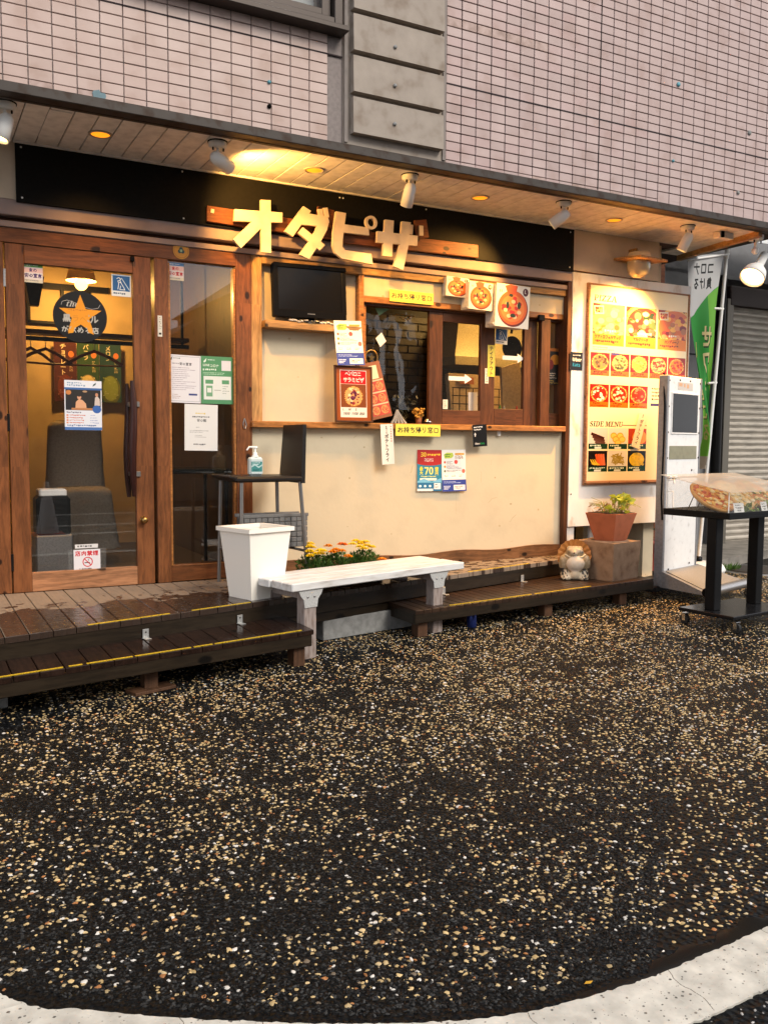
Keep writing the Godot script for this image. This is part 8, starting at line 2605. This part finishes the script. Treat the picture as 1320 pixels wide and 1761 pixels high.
# ---------------------------------------------------------------- banner
func banner_pic() -> Pic:
	var p := pic(300, 1000, Color(0.82, 0.82, 0.82))
	var green := Color(0.16, 0.58, 0.20)
	p.poly([Vector2(0, 286), Vector2(50, 274), Vector2(110, 240), Vector2(190, 190), Vector2(250, 164), Vector2(300, 150), Vector2(300, 1000), Vector2(0, 1000)], green)
	p.poly([Vector2(190, 190), Vector2(300, 150), Vector2(300, 640), Vector2(240, 520)], Color(0.45, 0.74, 0.22))
	p.poly([Vector2(0, 560), Vector2(40, 640), Vector2(200, 1000), Vector2(0, 1000)], Color(0.50, 0.78, 0.24))
	p.text("コロナ", 50, 36, 56, 8, Color(0.06, 0.06, 0.07), 1.12, false, true)
	p.text("負ける", 50, 106, 54, 8, Color(0.06, 0.06, 0.07), 1.12, false, true)
	p.text("せワキそう", 150, 330, 108, 20, Color(0.12, 0.25, 0.08), 1.12, true, true)
	p.text("せワキそう", 144, 324, 108, 15, Color(0.88, 0.80, 0.58), 1.12, true, true)
	p.text("しト目ころ", 26, 400, 84, 13, Color(0.12, 0.25, 0.08), 1.15, true, true)
	p.text("しト目こる", 22, 396, 84, 10, Color(0.88, 0.80, 0.50), 1.15, true, true)
	p.rect(0, 940, 300, 60, Color(0.80, 0.74, 0.66))
	p.latin("UQ", 90, 945, 50, Color(0.08, 0.08, 0.1))
	return p

func build_banner() -> void:
	var b := thing("banner", "green and white vertical banner on a leaning white pole", "banner", Vector3(6.57, 0, -0.35))
	var foot := Vector3(0, 0.0, 0)
	var top := Vector3(0.25, 3.04, 0.0)
	obj("pole", MB.new().tube([foot, top], 0.016, 12).done(), W("white_plastic"), b)
	obj("crossbar", MB.new().tube([Vector3(0.26, 2.99, 0.012), Vector3(-0.28, 2.88, 0.02)], 0.010, 8).done(), W("white_plastic"), b)
	obj("joint", MB.new().tube([Vector3(0.243, 2.95, 0.0), Vector3(0.252, 3.06, 0.0)], 0.022, 10).done(), W("white_panel"), b)
	obj("water_base", MB.new().lathe([Vector2(0.0, 0.0), Vector2(0.21, 0.0), Vector2(0.225, 0.03), Vector2(0.20, 0.075), Vector2(0.10, 0.10), Vector2(0.0, 0.105)], 28, Transform3D(Basis.IDENTITY, Vector3(0.02, 0.0, 0.02))).done(), W("white_plastic"), b)
	obj("foot_socket", MB.new().lathe([Vector2(0.04, 0.10), Vector2(0.04, 0.14), Vector2(0.02, 0.15)], 14).done(), W("black_plastic"), b)
	var m := print_mat("print_banner", banner_pic().tex(), 0.65)
	m.backlight_enabled = true
	m.backlight = Color(0.7, 0.7, 0.7)
	var cl := MB.new()
	cl.smooth(true)
	var P := func(u: float, v: float) -> Vector3:
		var y := lerpf(2.965 + 0.02 * u, 0.98, v)
		var pole_x := lerpf(0.246, 0.085, v) 
		var right := pole_x - 0.055 - 0.03 * sin(v * 6.0) - 0.02 * v
		var left := lerpf(-0.27, 0.035, smoothstep(0.0, 1.0, v * 0.98))
		left = minf(left, right - 0.05)
		var fold := sin(u * 9.0 + v * 5.0) * 0.035 * v + sin(u * 4.0 - v * 7.0) * 0.03 * smoothstep(0.05, 0.6, v)
		return Vector3(lerpf(left, right, u), y - 0.04 * (1.0 - u) * (1.0 - v), fold + 0.01)
	for i in 14:
		for j in 40:
			var q := []
			var uv := []
			for c in [[0, 0], [1, 0], [1, 1], [0, 1]]:
				var u: float = (i + c[0]) / 14.0
				var v: float = (j + c[1]) / 40.0
				q.append(P.call(u, v))
				uv.append(Vector2(u, v))
			cl.uvface(q, uv, Vector3(0, 0, 1))
	obj("cloth", cl.done(), m, b)
	for v in [0.255, 0.60]:
		var q: Vector3 = P.call(1.0, v)
		obj("loop", MB.new().tube([q - Vector3(0.03, 0, 0), Vector3(lerpf(0.246, 0.085, v) + 0.02, q.y + 0.01, 0.0)], 0.012, 6).done(), W("white_panel"), b)
